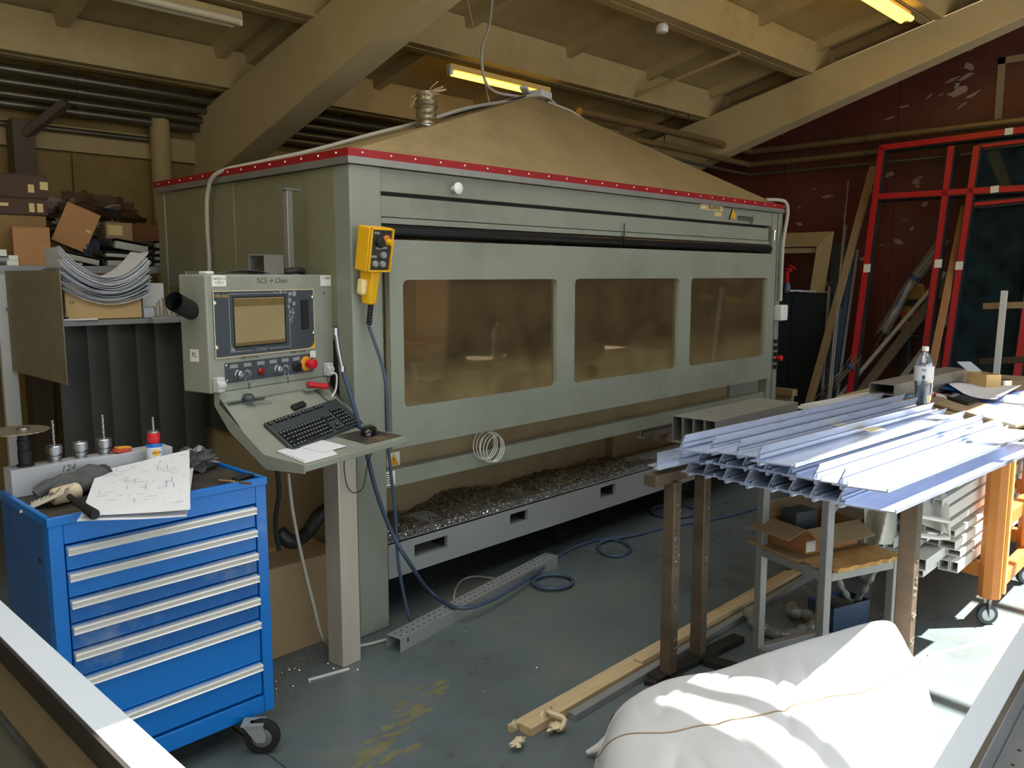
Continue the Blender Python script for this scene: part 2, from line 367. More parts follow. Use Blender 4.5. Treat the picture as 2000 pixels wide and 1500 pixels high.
# roof panels: ribbed concrete slabs resting on the rafters
ceil = bpy.data.objects.new('ceiling', None); COL.objects.link(ceil); ceil['kind'] = 'structure'; W[ceil] = Matrix.Identity(4)
def roof_panel(x0, x1, ya, yb, crosses):
    m = MB(); g = 0.008; ya += g; yb -= g
    H = 0.24
    def slab(xa, xb, y0, y1, d0, d1):
        m.add([(xa, y0, zr(y0) + d0), (xb, y0, zr(y0) + d0), (xb, y1, zr(y1) + d0), (xa, y1, zr(y1) + d0), (xa, y0, zr(y0) + d1), (xb, y0, zr(y0) + d1), (xb, y1, zr(y1) + d1), (xa, y1, zr(y1) + d1)],
              [(0, 3, 2, 1), (4, 5, 6, 7), (0, 1, 5, 4), (1, 2, 6, 5), (2, 3, 7, 6), (3, 0, 4, 7)])
    slab(x0, x1, ya - g, yb + g, H, H + 0.05)
    for yy, s in ((ya, 1), (yb, -1)):          # tapered edge ribs along X
        m.extr([(x0, yy, zr(yy)), (x0, yy + s * 0.09, zr(yy)), (x0, yy + s * 0.16, zr(yy) + H + .02), (x0, yy, zr(yy) + H + .02)], (x1 - x0, 0, 0))
    for xc in crosses:                          # shallower cross ribs along the slope
        wb_, wt = 0.035, 0.075; q = 0.155
        yy0, yy1 = ya + 0.1, yb - 0.1
        m.add([(xc - wb_, yy0, zr(yy0) + q), (xc + wb_, yy0, zr(yy0) + q), (xc + wt, yy0, zr(yy0) + H + .01), (xc - wt, yy0, zr(yy0) + H + .01),
               (xc - wb_, yy1, zr(yy1) + q), (xc + wb_, yy1, zr(yy1) + q), (xc + wt, yy1, zr(yy1) + H + .01), (xc - wt, yy1, zr(yy1) + H + .01)],
              [(0, 1, 5, 4), (1, 2, 6, 5), (2, 3, 7, 6), (3, 0, 4, 7), (0, 3, 2, 1), (4, 5, 6, 7)])
    m.build('roof_panel', m_conc, ceil, smooth=30)
J = [7.37, 6.2, 5.03, 3.86, 2.69, 1.52, 0.35]
m_milky = bpy.data.materials.new('added_milky_sheet'); m_milky.use_nodes = True; _n = m_milky.node_tree; _n.nodes.clear()
_o = _n.nodes.new('ShaderNodeOutputMaterial'); _t = _n.nodes.new('ShaderNodeBsdfTranslucent'); _t.inputs[0].default_value = (.32, .33, .335, 1); _n.links.new(_t.outputs[0], _o.inputs[0])
sky = bpy.data.objects.new('window_1', None); COL.objects.link(sky); sky['kind'] = 'structure'; W[sky] = Matrix.Identity(4)
for yb, ya in zip(J, J[1:]):
    roof_panel(3.30, 8.42, ya, yb, (3.40, 4.60, 5.80, 7.0, 8.17))
    if yb > 2.7: roof_panel(-1.70, 3.30, ya, yb, (-1.6, -0.4, 0.86, 2.06, 3.15))
    else:                                   # unseen milky sheets added in this bay to brighten the trolley side
        for xa in (-1.70, -0.45, 0.80, 2.05):
            b = MB(); xb = xa + 1.26; o_ = .06; h_ = .1 + .004 * (xa > 0) + .003 * (yb > 2); b.add([(xa, ya - o_, zr(ya - o_) + h_), (xb, ya - o_, zr(ya - o_) + h_), (xb, yb + o_, zr(yb + o_) + h_), (xa, yb + o_, zr(yb + o_) + h_)], [(0, 1, 2, 3)])
            b.build('added_roof_sheet', m_milky, sky, smooth=0, recalc=False)
        for xa in (-1.71, -0.46, .79, 2.04, 3.28):
            b = MB(); b.bar((xa, ya, zr(ya) + .06), (xa, yb, zr(yb) + .06), .04, .07); b.build('glazing_bar', m_conc, sky)
    roof_panel(8.44, 9.19, ya, yb, (8.6,))
    roof_panel(-6.0, -1.72, ya, yb, (-4.4, -3.1, -1.85))
m = MB()
for (xa, xb) in ((-6, 9.19),):
    m.add([(xa, -0.05, zr(-.05)), (xb, -0.05, zr(-.05)), (xb, .342, zr(.342)), (xa, .342, zr(.342)), (xa, -0.05, zr(-.05) + .3), (xb, -0.05, zr(-.05) + .3), (xb, .342, zr(.342) + .3), (xa, .342, zr(.342) + .3)],
          [(0, 3, 2, 1), (4, 5, 6, 7), (0, 1, 5, 4), (1, 2, 6, 5), (2, 3, 7, 6), (3, 0, 4, 7)])
m.build('edge_beam', m_conc, ceil)
for (xa, xb, y0, y1) in ((-6, 9.19, 2.70, 7.0), (3.30, 9.19, .2, 2.69), (-6, -1.72, .2, 2.69)):
    m = MB(); q0, q1 = .295, .33
    m.add([(xa, y0, zr(y0) + q0), (xb, y0, zr(y0) + q0), (xb, y1, zr(y1) + q0), (xa, y1, zr(y1) + q0), (xa, y0, zr(y0) + q1), (xb, y0, zr(y0) + q1), (xb, y1, zr(y1) + q1), (xa, y1, zr(y1) + q1)],
          [(0, 3, 2, 1), (4, 5, 6, 7), (0, 1, 5, 4), (1, 2, 6, 5), (2, 3, 7, 6), (3, 0, 4, 7)])
    m.build('roof_deck', m_conc, ceil)
# other half of the roof beyond the skylight
m = MB()
def z2(y): return zr(-2.2) + (y + 2.2) * 0.24
m.add([(-6, -7, z2(-7)), (9.19, -7, z2(-7)), (9.19, -2.2, z2(-2.2)), (-6, -2.2, z2(-2.2)), (-6, -7, z2(-7) + .1), (9.19, -7, z2(-7) + .1), (9.19, -2.2, z2(-2.2) + .1), (-6, -2.2, z2(-2.2) + .1)],
      [(0, 3, 2, 1), (4, 5, 6, 7), (0, 1, 5, 4), (1, 2, 6, 5), (2, 3, 7, 6), (3, 0, 4, 7)])
m.build('roof_slab', m_conc, ceil)
# skylight with glazing bars between the two halves
for k in range(-9, 4):
    x = 5.27 + 1.2 * k
    b = MB(); b.bar((x, -0.05, zr(-.05) + .1), (x, -2.2, zr(-2.2) + .08), 0.06, 0.08); b.build('glazing_bar', m_grey, sky)

b = MB(); b.add([(2.35, -.06, zr(-.06) + .15), (4.0, -.06, zr(-.06) + .15), (4.0, -2.19, zr(-2.19) + .15), (2.35, -2.19, zr(-2.19) + .15), (2.35, -.06, zr(-.06) + .2), (4.0, -.06, zr(-.06) + .2), (4.0, -2.19, zr(-2.19) + .2), (2.35, -2.19, zr(-2.19) + .2)],
      [(0, 3, 2, 1), (4, 5, 6, 7), (0, 1, 5, 4), (1, 2, 6, 5), (2, 3, 7, 6), (3, 0, 4, 7)]); b.build('added_sun_blind', m_conc, sky)  # unseen opaque panel added to keep sun off the left of the sack
# pipes on the walls
pp = [(6.45, 3.02, .035), (6.52, 2.95, .03), (6.60, 2.885, .03), (6.66, 2.83, .035)]
PL = ['uppermost of the four pipes running under the ceiling at the back wall', 'second pipe from the top under the ceiling at the back wall', 'third pipe from the top under the ceiling at the back wall', 'lowest of the four pipes under the ceiling at the back wall']
m_pipe = mat('galvanised_pipe', (120, 114, 98), 0.38, 0.75, var=0.15, scale=3)
m_pipeg = mat('gold_painted_pipe', (146, 126, 90), 0.38, 0.6, var=0.12, scale=3)
for (y, z, r), l in zip(pp, PL):
    t = thing('wall_pipe', l, 'pipe', (0, y, z), group='pipes under the ceiling')
    b = MB(); b.cyl((-5, y, z), (8.8, y, z), r, n=12); b.build('pipe', m_pipe, t)
    for x in (0.9, 2.35, 4.9, 6.9):
        b = MB(); b.cyl((x - .03 + y * .3 - 2, y, z), (x + .03 + y * .3 - 2, y, z), r * 1.18, n=12); b.build('coupling', m_pipe, t)
for (z, r, l, mm) in ((3.03, .036, 'brass coloured upper pipe along the maroon wall', m_pipeg), (2.885, .032, 'brass coloured middle pipe along the maroon wall', m_pipeg), (2.775, .018, 'thin grey lower pipe along the maroon wall', m_pipe)):
    b = MB(); b.tube(smooth_path([(5.75, 4.72, z + .02), (7.4, 4.72, z + .02), (8.62, 4.72, z), (8.8, 4.55, z), (8.8, 3.0, z + .005), (8.8, 0.3, z + .02), (8.8, -2.5, z + .03)], 5), r, 12)
    t = thing('wall_pipe', l, 'pipe', (8.8, 3, z), group='pipes along the maroon wall'); b.build('pipe', mm, t)
    b = MB()
    for y in (3.42, 1.3): b.cyl((8.8, y - .02, z + .004), (8.8, y + .02, z + .004), r * 1.25, n=12); b.bar((8.8, y, z), (9.0, y, z), .02, .02)
    b.build('bracket', m_pipe, t)
b = MB(); b.cyl((-5, 6.7, 2.70), (2.98, 6.7, 2.70), .022, n=10); tag(b.build('wall_pipe', m_pipe), 'thin pipe along the ledge of the back wall above the cartons', 'pipe')
b = MB(); b.cyl((2.93, 6.66, 0), (2.93, 6.66, 2.86), .075, n=16); tag(b.build('drain_pipe', m_conc), 'thick tan vertical pipe in the corner beside the left rafter', 'pipe')
t = thing('steel_column', 'dark steel column with a slanted brace against the back wall', 'column', (1.93, 6.62, 0))
b = MB(); b.box(1.86, 2.0, 6.55, 6.7, 0, 2.72); b.build('post', mat('dusty_brown_steel', (92, 80, 66), .7, var=.15), t, bevel=.005)
b = MB(); b.bar((1.95, 6.56, 2.62), (2.16, 6.36, 2.84), .08, .05); b.build('brace', mat('dusty_brown_steel', (92, 80, 66), .7, var=.15), t)

# lamps
m_lampbody = mat('lamp_housing', (222, 190, 120), .5, var=.04, emit=(255, 190, 70), estr=0.05)
m_tube = mat('glowing_tube', (255, 236, 150), .4, var=0, emit=(255, 205, 70), estr=5.0)
m_tubeoff = mat('unlit_tube', (210, 200, 170), .3, var=.02)
def batten(label, p, q, on, twin=False):
    c = (Vector(p) + Vector(q)) / 2
    t = thing('ceiling_light', label, 'light', c, group='fluorescent battens under the roof ribs')
    p = Vector(p); q = Vector(q)
    b = MB(); b.bar(p, q, .06, .045); b.build('housing', m_lampbody if on else m_conc, t, bevel=.004)
    for k in ((-.04, .04) if twin else (0,)):
        o = Vector((0, k, -.045)); b = MB(); d = (q - p).normalized() * .03
        b.cyl(p + o + d, q + o - d, .024, n=12); b.build('tube', m_tube if on else m_tubeoff, t)
    for e, s in ((p, 1), (q, -1)):
        b = MB(); e2 = e + (q - p).normalized() * s * .02; b.bar(e2 + Vector((0, 0, -.06)), e2 + Vector((0, 0, .01)), .04, .05); b.build('socket', m_white, t)
    return t
def on_roof(px, py, d=0.06):
    r = ray(px, py); t_ = (4.55 - d - 1.65) / (r.z + 0.24 * r.y); return CO + r * t_
a = on_roof(893, 122, .05); b_ = on_roof(1088, 170, .05); a.y = b_.y = 5.1; 
batten('lit fluorescent batten hanging above the dusty machine roof', (a.x, 5.1, zr(5.1) - .04), (b_.x, 5.1, zr(5.1) - .04), True)
a = on_roof(1700, -14, .05); b_ = on_roof(1790, 24, .05)
batten('lit twin fluorescent batten at the upper right above the right rafter', (a.x - .7, 2.72, zr(2.72) - .04), (b_.x, 2.72, zr(2.72) - .04), True, True)
a = on_roof(350, -8, .05); b_ = on_roof(485, 20, .05)
batten('unlit grey batten above the left rafter near the top edge', (a.x - .6, 5.1, zr(5.1) - .04), (b_.x, 5.1, zr(5.1) - .04), False, True)
for (x, y), l in zip(((0.2, 3.9), (-2.9, 3.9), (5.6, .5)), ('under the left bay', 'of the far left bay', 'near the skylight')):
    batten('added warm batten beyond the view ' + l, (x, y, zr(y) - .04), (x + 1.2, y, zr(y) - .04), True)  # unseen battens added to warm the light on the ceiling
# round detector
c = on_roof(1293, 52, .03)
b = MB(); b.lathe((c.x, c.y, c.z - .03), [(.02, -.02), (.045, -.015), (.05, .0), (.05, .03), (.035, .05)], 20); tag(b.build('smoke_detector', m_white), 'small round white detector under a roof rib', 'detector')
# thin rods hanging near the far corner
for k, (px, l) in enumerate(((1300, 'leftmost'), (1323, 'middle'), (1347, 'rightmost'))):
    q = at(px, 170 - k * 6, y=4.95); b = MB(); b.cyl((q.x, q.y, q.z), (q.x, q.y, q.z - .55 + .05 * k), .005, n=6)
    tag(b.build('hanging_rod', m_dark), l + ' of three thin threaded rods hanging by the far roof corner', 'rod')
# hanging slim strut under the ribs
a = at(1225, 195, y=4.5); c = at(1445, 102, y=3.8)
b = MB(); b.tube([on_roof(1222, 196, .0), on_roof(1445, 102, .0)], .018, 8); tag(b.build('roof_strut', m_conc), 'slim pale strut crossing under the roof ribs', 'strut')
# cables from the roof to the machine
q1 = smooth_path([at(965, -60, y=4.1), at(957, 40, y=4.0), at(942, 95, y=3.95), at(945, 150, y=3.92), at(965, 178, y=3.9), at(1010, 188, y=3.88), at(1060, 196, y=3.86)], 8)
b = MB(); b.tube(q1, .009, 8); tag(b.build('power_cable', m_cable), 'grey cable dropping from the roof onto the machine peak', 'cable')
q1 = [at(905, -40, y=4.2), at(940, 130, y=4.05), at(957, 206, y=3.9)]
b = MB(); b.tube(smooth_path(q1, 6), .004, 6); tag(b.build('thin_wire', m_cable), 'thin wire hanging left of the thicker cable', 'wire')
# ================================================================== MACHINE
MX0, MX1, MY0, MY1 = 2.128, 6.15, 3.006, 4.93
mach = thing('machine_enclosure', 'large grey-green machining centre enclosure with a dusty peaked roof and a red edge strip', 'machine', (4.14, 3.97, 0))
def mp(mb, name, m, **k): return mb.build(name, m, mach, **k)
AP = Vector((4.22, 3.86, 2.83)); e = 0.004
b = MB(); zE = 2.172
b.add([(MX0 + e, MY0 + e, zE), (MX1 - e, MY0 + e, zE), (MX1 - e, MY1 - e, zE), (MX0 + e, MY1 - e, zE), AP, (MX0 + .05, MY0 + .05, zE - .03), (MX1 - .05, MY0 + .05, zE - .03), (MX1 - .05, MY1 - .05, zE - .03), (MX0 + .05, MY1 - .05, zE - .03), (4.14, 3.97, zE + .4)],
      [(0, 1, 4), (1, 2, 4), (2, 3, 4), (3, 0, 4), (6, 5, 9), (7, 6, 9), (8, 7, 9), (5, 8, 9), (0, 5, 6, 1), (1, 6, 7, 2), (2, 7, 8, 3), (3, 8, 5, 0)])
mp(b, 'roof', m_dust, smooth=0, label='dusty tan peaked roof')
# red strip, aluminium edging, rivets
def ring(z0, z1, out, m, name, lab=None):
    b = MB(); 
    b.box(MX0 - out, MX1 + out, MY0 - out, MY0 + .006, z0, z1); mp(b, name, m, label=lab)
    b = MB(); b.box(MX0 - out, MX0 + .006, MY0 + .0065, MY1 + out, z0, z1); mp(b, name, m, label=lab)
    b = MB(); b.box(MX1 - .006, MX1 + out, MY0 + .0065, MY1 + out, z0, z1); mp(b, name, m, label=lab)
ring(2.152, 2.186, .010, m_red, 'red_strip', 'red strip along the roof edge')
ring(2.122, 2.1515, .014, m_alu_dull, 'edge_trim')
rv = MB()
for k in range(27):
    x = MX0 + .06 + k * .152 + random.uniform(-.01, .01); rv.lathe((x, MY0 - .0125, 2.17), [(.0065, -.003), (.005, .001), (.002, .003)], 8, axis=(0, -1, 0))
for k in range(14):
    y = MY0 + .08 + k * .137; rv.lathe((MX0 - .0125, y, 2.17), [(.0065, -.003), (.005, .001), (.002, .003)], 8, axis=(-1, 0, 0))
mp(rv, 'rivet', m_screw, kind='stuff')
# corner posts
b = MB(); b.box(MX0, 2.295, MY0, MY0 + .12, 0.0, 2.12); mp(b, 'corner_post', m_paint, bevel=.006)
b = MB(); b.box(6.0, 6.07, MY0 + .005, MY0 + .10, 0.0, 2.12); b.box(6.085, MX1, MY0, MY0 + .12, 0.0, 2.12); mp(b, 'corner_post', m_paint, bevel=.005)
b = MB(); b.box(MX0, MX0 + .1, MY1 - .1, MY1, 0.0, 2.12); mp(b, 'corner_post', m_paint_shade, bevel=.006)
b = MB(); b.box(MX1 - .1, MX1, MY1 - .1, MY1, 0.0, 2.12); mp(b, 'corner_post', m_paint_shade, bevel=.006)
# left side panels (lapped) and side opening with black strips
ysp = [MY0 + .122, 3.36, 4.02, 4.62, MY1 - .102]
for k in range(4):
    b = MB(); b.box(MX0 + .004 + (k % 2) * .004, MX0 + .02 + (k % 2) * .004, ysp[k] + .002, ysp[k + 1] - .002, 1.42, 2.12); mp(b, 'side_panel', m_paint_shade, bevel=.003)
b = MB(); b.box(MX0 + .002, MX0 + .05, MY0 + .122, MY1 - .102, 1.36, 1.418); mp(b, 'side_rail', m_paint_shade, bevel=.004)
k = 0; y = MY0 + .125
while y < MY1 - .2:
    b = MB(); x = MX0 + (.006 if k % 2 else .012); b.box(x, x + .004, y, y + .135, .80, 1.40); mp(b, 'strip', mat('black_pvc_strip', (52, 52, 49), .5, var=.2)); y += .118; k += 1
b = MB(); b.box(MX0 + .03, MX0 + .05, MY0 + .122, MY1 - .102, .06, .95); mp(b, 'lower_side_panel', m_tan)
# right side and back
b = MB(); b.box(MX1 - .02, MX1 - .004, MY0 + .122, MY1 - .102, .9, 2.12); mp(b, 'side_panel', m_paint_shade)
b = MB(); b.box(MX0 + .102, MX1 - .102, MY1 - .03, MY1 - .01, .10, 1.16); mp(b, 'back_panel', m_tan)
b = MB(); b.box(MX0 + .102, MX1 - .102, MY1 - .03, MY1 - .01, 1.161, 2.12); mp(b, 'back_panel', mat('lightened_inner_panel', (206, 182, 128), .8, var=.12, scale=1.5, dirt=(150, 120, 74), dirt_amt=.6, dscale=1.2))  # panel added over the open back, its tan lightened to brighten the panes
for x in (3.5, 5.0):
    b = MB(); b.box(x, x + .08, MY1 - .05, MY1 - .031, 1.161, 2.10); mp(b, 'back_mullion', m_tan)
b = MB(); b.box(5.6, 6.0, 4.2, 4.85, 1.25, 2.0); mp(b, 'tool_magazine', m_dark)
# header above the door
b = MB(); b.box(2.297, 5.998, 3.02, 3.05, 2.018, 2.12); mp(b, 'header_panel', m_paint, bevel=.003)
b = MB(); b.box(2.297, 5.96, 3.026, 3.06, 1.908, 2.000); mp(b, 'header_panel', m_paint, bevel=.003)
b = MB(); b.box(2.297, 5.998, 3.06, 3.08, 1.88, 2.02); mp(b, 'header_back', m_dark)
b = MB(); b.box(2.297, 4.09, 3.018, 3.05, 1.878, 1.904); mp(b, 'header_lip', m_paint, bevel=.002)
b = MB(); b.box(4.098, 5.96, 3.018, 3.05, 1.878, 1.904); mp(b, 'header_lip', m_paint, bevel=.002)
for x0, x1 in ((2.297, 4.088), (4.096, 5.99)):
    b = MB(); b.cyl((x0, 3.035, 1.847), (x1, 3.035, 1.847), .031, n=24); mp(b, 'roller_tube', m_blackgloss)
b = MB(); b.tube([(4.092, 3.003, 1.955), (4.092, 3.003, 1.86)], .004, 6); mp(b, 'cord', m_black)
kn = at(892, 368, y=2.99)
b = MB(); b.lathe((kn.x, 3.02, kn.z), [(.012, 0), (.012, .03), (.026, .034), (.028, .044), (.02, .05)], 18, axis=(0, -1, 0)); mp(b, 'knob', m_white, label='small white round knob on the header')
b = MB(); b.lathe((5.985, 2.99, 1.95), [(.008, -.04), (.008, .02), (.014, .02), (.014, .035)], 10, axis=(0, 0, 1)); mp(b, 'latch', m_screw)
# stickers and maker's lettering on the header
def sticker(x0, x1, z0, z1, m, y=3.0185, parent=mach, name='sticker'):
    s_ = MB(); s_.box(x0, x1, y, y + .001, z0, z1); return s_.build(name, m, parent)
m_st_yel = mat('cream_sticker', (214, 190, 130), .5, var=.05); m_st_w = mat('white_sticker', (232, 232, 222), .5, var=.03)
a = at(1368, 398, y=3.018); c = at(1412, 413, y=3.018); 
sticker(a.x, c.x, c.z, a.z, m_st_yel); sticker(a.x + .012, a.x + .07, c.z + .012, a.z - .014, m_st_w, 3.0178)
text('BLDSMC01', .033, frame(((a.x + c.x) / 2 + .035, 3.0172, (a.z + c.z) / 2), (1, 0, 0), (0, 0, 1)), m_ink, mach)
a = at(1396, 414, y=3.018); c = at(1409, 423, y=3.018); sticker(a.x, c.x, c.z, a.z, m_st_yel)
fr = frame((at(1452, 423, y=3.017).x + .035, 3.0174, 2.060), (1, 0, 0), (0, 0, 1))
text('emmegi', .075, fr, m_ink, mach, ext=.0005)
lg = at(1431, 417, y=3.017); m_logo = mat('amber_logo', (236, 168, 30), .5, var=.03)
def lpoly(pts, m, yy, name='logo'):
    s_ = MB(); s_.extr([(lg.x + u * .1, yy, lg.z + v * .1) for u, v in pts], (0, .0006, 0)); s_.build(name, m, mach, smooth=0)
lpoly([(-.55, -.45), (0.02, .52), (.12, .30), (-.32, -.45)], m_ink, 3.0172)
lpoly([(-.30, -.42), (.05, .42), (.22, .02), (.12, -.18), (-.05, -.28)], m_logo, 3.0168)
lpoly([(.18, -.05), (.42, .12), (.46, -.22), (.26, -.42), (.10, -.30)], m_logo, 3.0168)

# sliding door: frame with three rounded window openings, panes as sub-parts
DX0, DX1, DZ0, DZ1, DY0, DY1 = 2.30, 5.975, .862, 1.806, 2.965, 3.0
wins = [(2.375, 3.440), (3.592, 4.650), (4.793, 5.855)]; WZ0, WZ1 = 1.043, 1.628
b = MB()
b.box(DX0, DX1, DY0, DY1, DZ0, WZ0); b.box(DX0, DX1, DY0, DY1, WZ1, DZ1)
ex = [DX0] + [v for w_ in wins for v in w_] + [DX1]
for k in range(0, 8, 2): b.box(ex[k], ex[k + 1], DY0, DY1, WZ0, WZ1)
for (x0, x1) in wins:
    for cx, sx in ((x0, 1), (x1, -1)):
        for cz, sz in ((WZ0, 1), (WZ1, -1)):
            r = .028; poly = [(cx, DY0, cz)] + [(cx + sx * r * (1 - math.sin(t * pi / 10)), DY0, cz + sz * r * (1 - math.cos(t * pi / 10))) for t in range(0, 6)]
            b.extr(poly, (0, DY1 - DY0, 0))
door = mp(b, 'sliding_door', m_paint, smooth=0)
m_pane = glass('dusty_pane', (246, 236, 210), gloss=.10, dust=.075, dustcol=(164, 146, 108), low=(1.04, 1.26, 5.0))
for (x0, x1) in wins:
    s_ = MB(); s_.box(x0 - .01, x1 + .01, DY1 - .012, DY1 - .008, WZ0 - .01, WZ1 + .01); s_.build('window_pane', m_pane, door, smooth=0)
# smudge ring where hands push
# lower fixed beam: brown dusty sheet above, clean lip below
b = MB(); b.box(2.297, 5.998, 3.10, 3.12, .735, .96); mp(b, 'front_skirt', m_tan)
b = MB(); b.box(2.297, 5.998, 3.03, 3.098, .662, .745); mp(b, 'front_lip', m_paint, bevel=.004)
b = MB(); b.box(5.55, 5.998, 3.08, 3.099, .745, .93); mp(b, 'skirt_end', m_paint)
# tray back sheet and inner posts
b = MB(); b.box(2.30, 5.995, 3.385, 3.40, .25, .95); mp(b, 'tray_back', m_tan)
for x in (4.45, 5.5):
    b = MB(); b.box(x, x + .10, 3.33, 3.384, .25, .95); mp(b, 'inner_post', m_tan)
# base tray with fork pockets
slots = [(2.453, 2.665, .300, .362), (3.116, 3.255, .312, .372), (3.905, 4.055, .300, .372), (4.505, 4.70, .300, .372), (5.3, 5.5, .300, .372)]
b = MB(); z0, z1 = .232, .405; Y0, Y1 = 3.008, 3.03; x = 2.297
for s0, s1, q0, q1 in slots:
    b.box(x, s0, Y0, Y1, z0, z1); b.box(s0, s1, Y0, Y1, z0, q0); b.box(s0, s1, Y0, Y1, q1, z1); x = s1
b.box(x, 5.998, Y0, Y1, z0, z1)
mp(b, 'base_rail', m_grey, smooth=0)
for s0, s1, q0, q1 in slots:
    b = MB(); b.extr([(s0 - .01, 3.031, q0 - .012), (s0 - .01, 3.258, q0 - .012), (s0 - .01, 3.258, q1 + .01), (s0 - .01, 3.252, q1 + .01), (s0 - .01, 3.252, q0 - .004), (s0 - .01, 3.031, q0 - .004)], (s1 - s0 + .02, 0, 0)); mp(b, 'fork_pocket', m_grey, smooth=0)
b = MB(); b.add([(2.297, 3.008, .405), (5.998, 3.008, .405), (5.998, 3.30, .412), (2.297, 3.30, .412), (2.297, 3.008, .398), (5.998, 3.008, .398), (5.998, 3.30, .405), (2.297, 3.30, .405)], [(0, 1, 2, 3), (7, 6, 5, 4), (0, 4, 5, 1), (1, 5, 6, 2), (2, 6, 7, 3), (3, 7, 4, 0)])
mp(b, 'tray_ledge', m_grey)
b = MB(); b.box(2.297, 5.998, 3.27, 3.38, .24, .26); b.box(2.3, 6.0, 3.3, 4.85, .12, .22); mp(b, 'base_frame', m_dark)
for x in (2.6, 4.1, 5.6):
    for y in (3.5, 4.6):
        b = MB(); b.cyl((x, y, 0), (x, y, .12), .05, n=12); mp(b, 'foot', m_dark)
# inside: bed beam with bright rails, spindle column, clamps
b = MB(); b.box(2.22, 6.05, 3.98, 4.30, 1.0, 1.22); mp(b, 'bed_beam', m_tan)
for k in range(4):
    b = MB(); b.box(2.25, 6.0, 3.99 + k * .055, 4.02 + k * .055, 1.2205, 1.24); mp(b, 'guide_rail', mat('warm_guide_rail', (196, 160, 110), .3, .9, var=.1))
b = MB(); b.box(2.25, 6.05, 3.45, 3.979, .97, 1.0); mp(b, 'work_deck', mat('grimy_deck', (84, 78, 66), .55, .3, var=.3, scale=9, dirt=(150, 146, 136), dirt_amt=.6, dscale=6))
b = MB(); b.box(4.62, 4.86, 4.31, 4.6, .3, 2.05); mp(b, 'spindle_column', mat('brown_column', (120, 92, 60), .6, var=.15))
b = MB(); b.box(3.6, 3.72, 4.5, 4.7, 1.2, 2.05); mp(b, 'inner_mullion', m_tan)
for x in (2.9, 3.5, 4.25, 4.95, 5.45, 5.75):
    b = MB(); b.box(x, x + .12, 3.55, 3.75, 1.001, 1.04); b.cyl((x + .06, 3.62, 1.04), (x + .06, 3.62, 1.15), .028, n=14); b.cyl((x + .06, 3.62, 1.15), (x + .06, 3.62, 1.165), .04, n=14)
    mp(b, 'clamp', m_alu_dull)
b = MB(); b.cyl((3.2, 3.16, 1.97), (4.6, 3.16, 1.97), .018, n=12); mp(b, 'added_glow_tube', mat('added_tube_glow', (255, 240, 200), .4, var=0, emit=(255, 214, 140), estr=3.0))  # unseen glowing tube added to brighten the inside of the machine
b = MB(); b.cyl((2.32, 3.2, 1.3), (2.32, 3.2, 1.66), .03, n=10); mp(b, 'inner_hose', m_black)
# door end post and small fittings on the right
b = MB(); b.lathe((6.11, 2.998, at(1525, 697, y=3.0).z), [(.02, 0), (.02, .012), (.012, .014), (.012, .03), (.022, .032), (.022, .05), (.014, .056)], 18, axis=(0, -1, 0)); 
es = mp(b, 'stop_button', m_redplastic, label='red mushroom stop button on the right post')
b = MB(); b.lathe((6.11, 3.003, at(1525, 697, y=3.0).z), [(.026, 0), (.026, .012)], 18, axis=(0, -1, 0)); mp(b, 'button_ring', m_yellow)
for k in range(5):
    b = MB(); b.box(6.08, 6.12, 2.985, 3.004, .92 + k * .05, .95 + k * .05); mp(b, 'chain_link', m_black)
# conduit with junction box
cz = at(1515, 597, y=2.97)
con = thing('cable_conduit', 'pale grey plastic conduit running down the right machine post to a white box', 'conduit', (6.1, 2.98, 1.3))
b = MB(); b.tube(smooth_path([(5.95, 3.05, 2.215), (6.05, 3.0, 2.215), (6.12, 2.975, 2.20), (6.15, 2.97, 2.13), (6.13, 2.975, 2.0), (6.10, 2.975, 1.85), (6.10, 2.975, 1.45)], 6), .013, 10); b.build('tube', m_cable, con)
b = MB(); b.box(6.05, 6.155, 2.935, 3.004, 1.30, 1.42); b.build('junction_box', m_white, con, bevel=.008)
# warning stickers on the skirt, lower left
a = at(756, 886, y=3.099); c = at(778, 915, y=3.099)
s_ = MB(); s_.box(a.x, a.x + .075, 3.098, 3.0995, c.z - .01, a.z); s_.build('warning_sticker', m_st_w, mach)
s_ = MB(); mz = (a.z + c.z) / 2 + .01; s_.extr([(a.x + .008, 3.0972, mz - .03), (a.x + .067, 3.0972, mz - .03), (a.x + .0375, 3.0972, mz + .03)], (0, .0007, 0)); s_.build('warning_triangle', m_logo, mach, smooth=0)
text('!', .036, frame((a.x + .0375, 3.0965, mz - .008), (1, 0, 0), (0, 0, 1)), m_ink, mach)
a = at(750, 922, y=3.03); s_ = MB(); s_.box(2.302, 2.36, 3.028, 3.0297, .675, .742); s_.build('notice_sticker', m_st_w, mach)
for k in range(5): 
    s_ = MB(); s_.box(2.307, 2.307 + random.uniform(.025, .048), 3.0272, 3.0279, .685 + k * .011, .689 + k * .011); s_.build('printed_line', m_ink, mach)
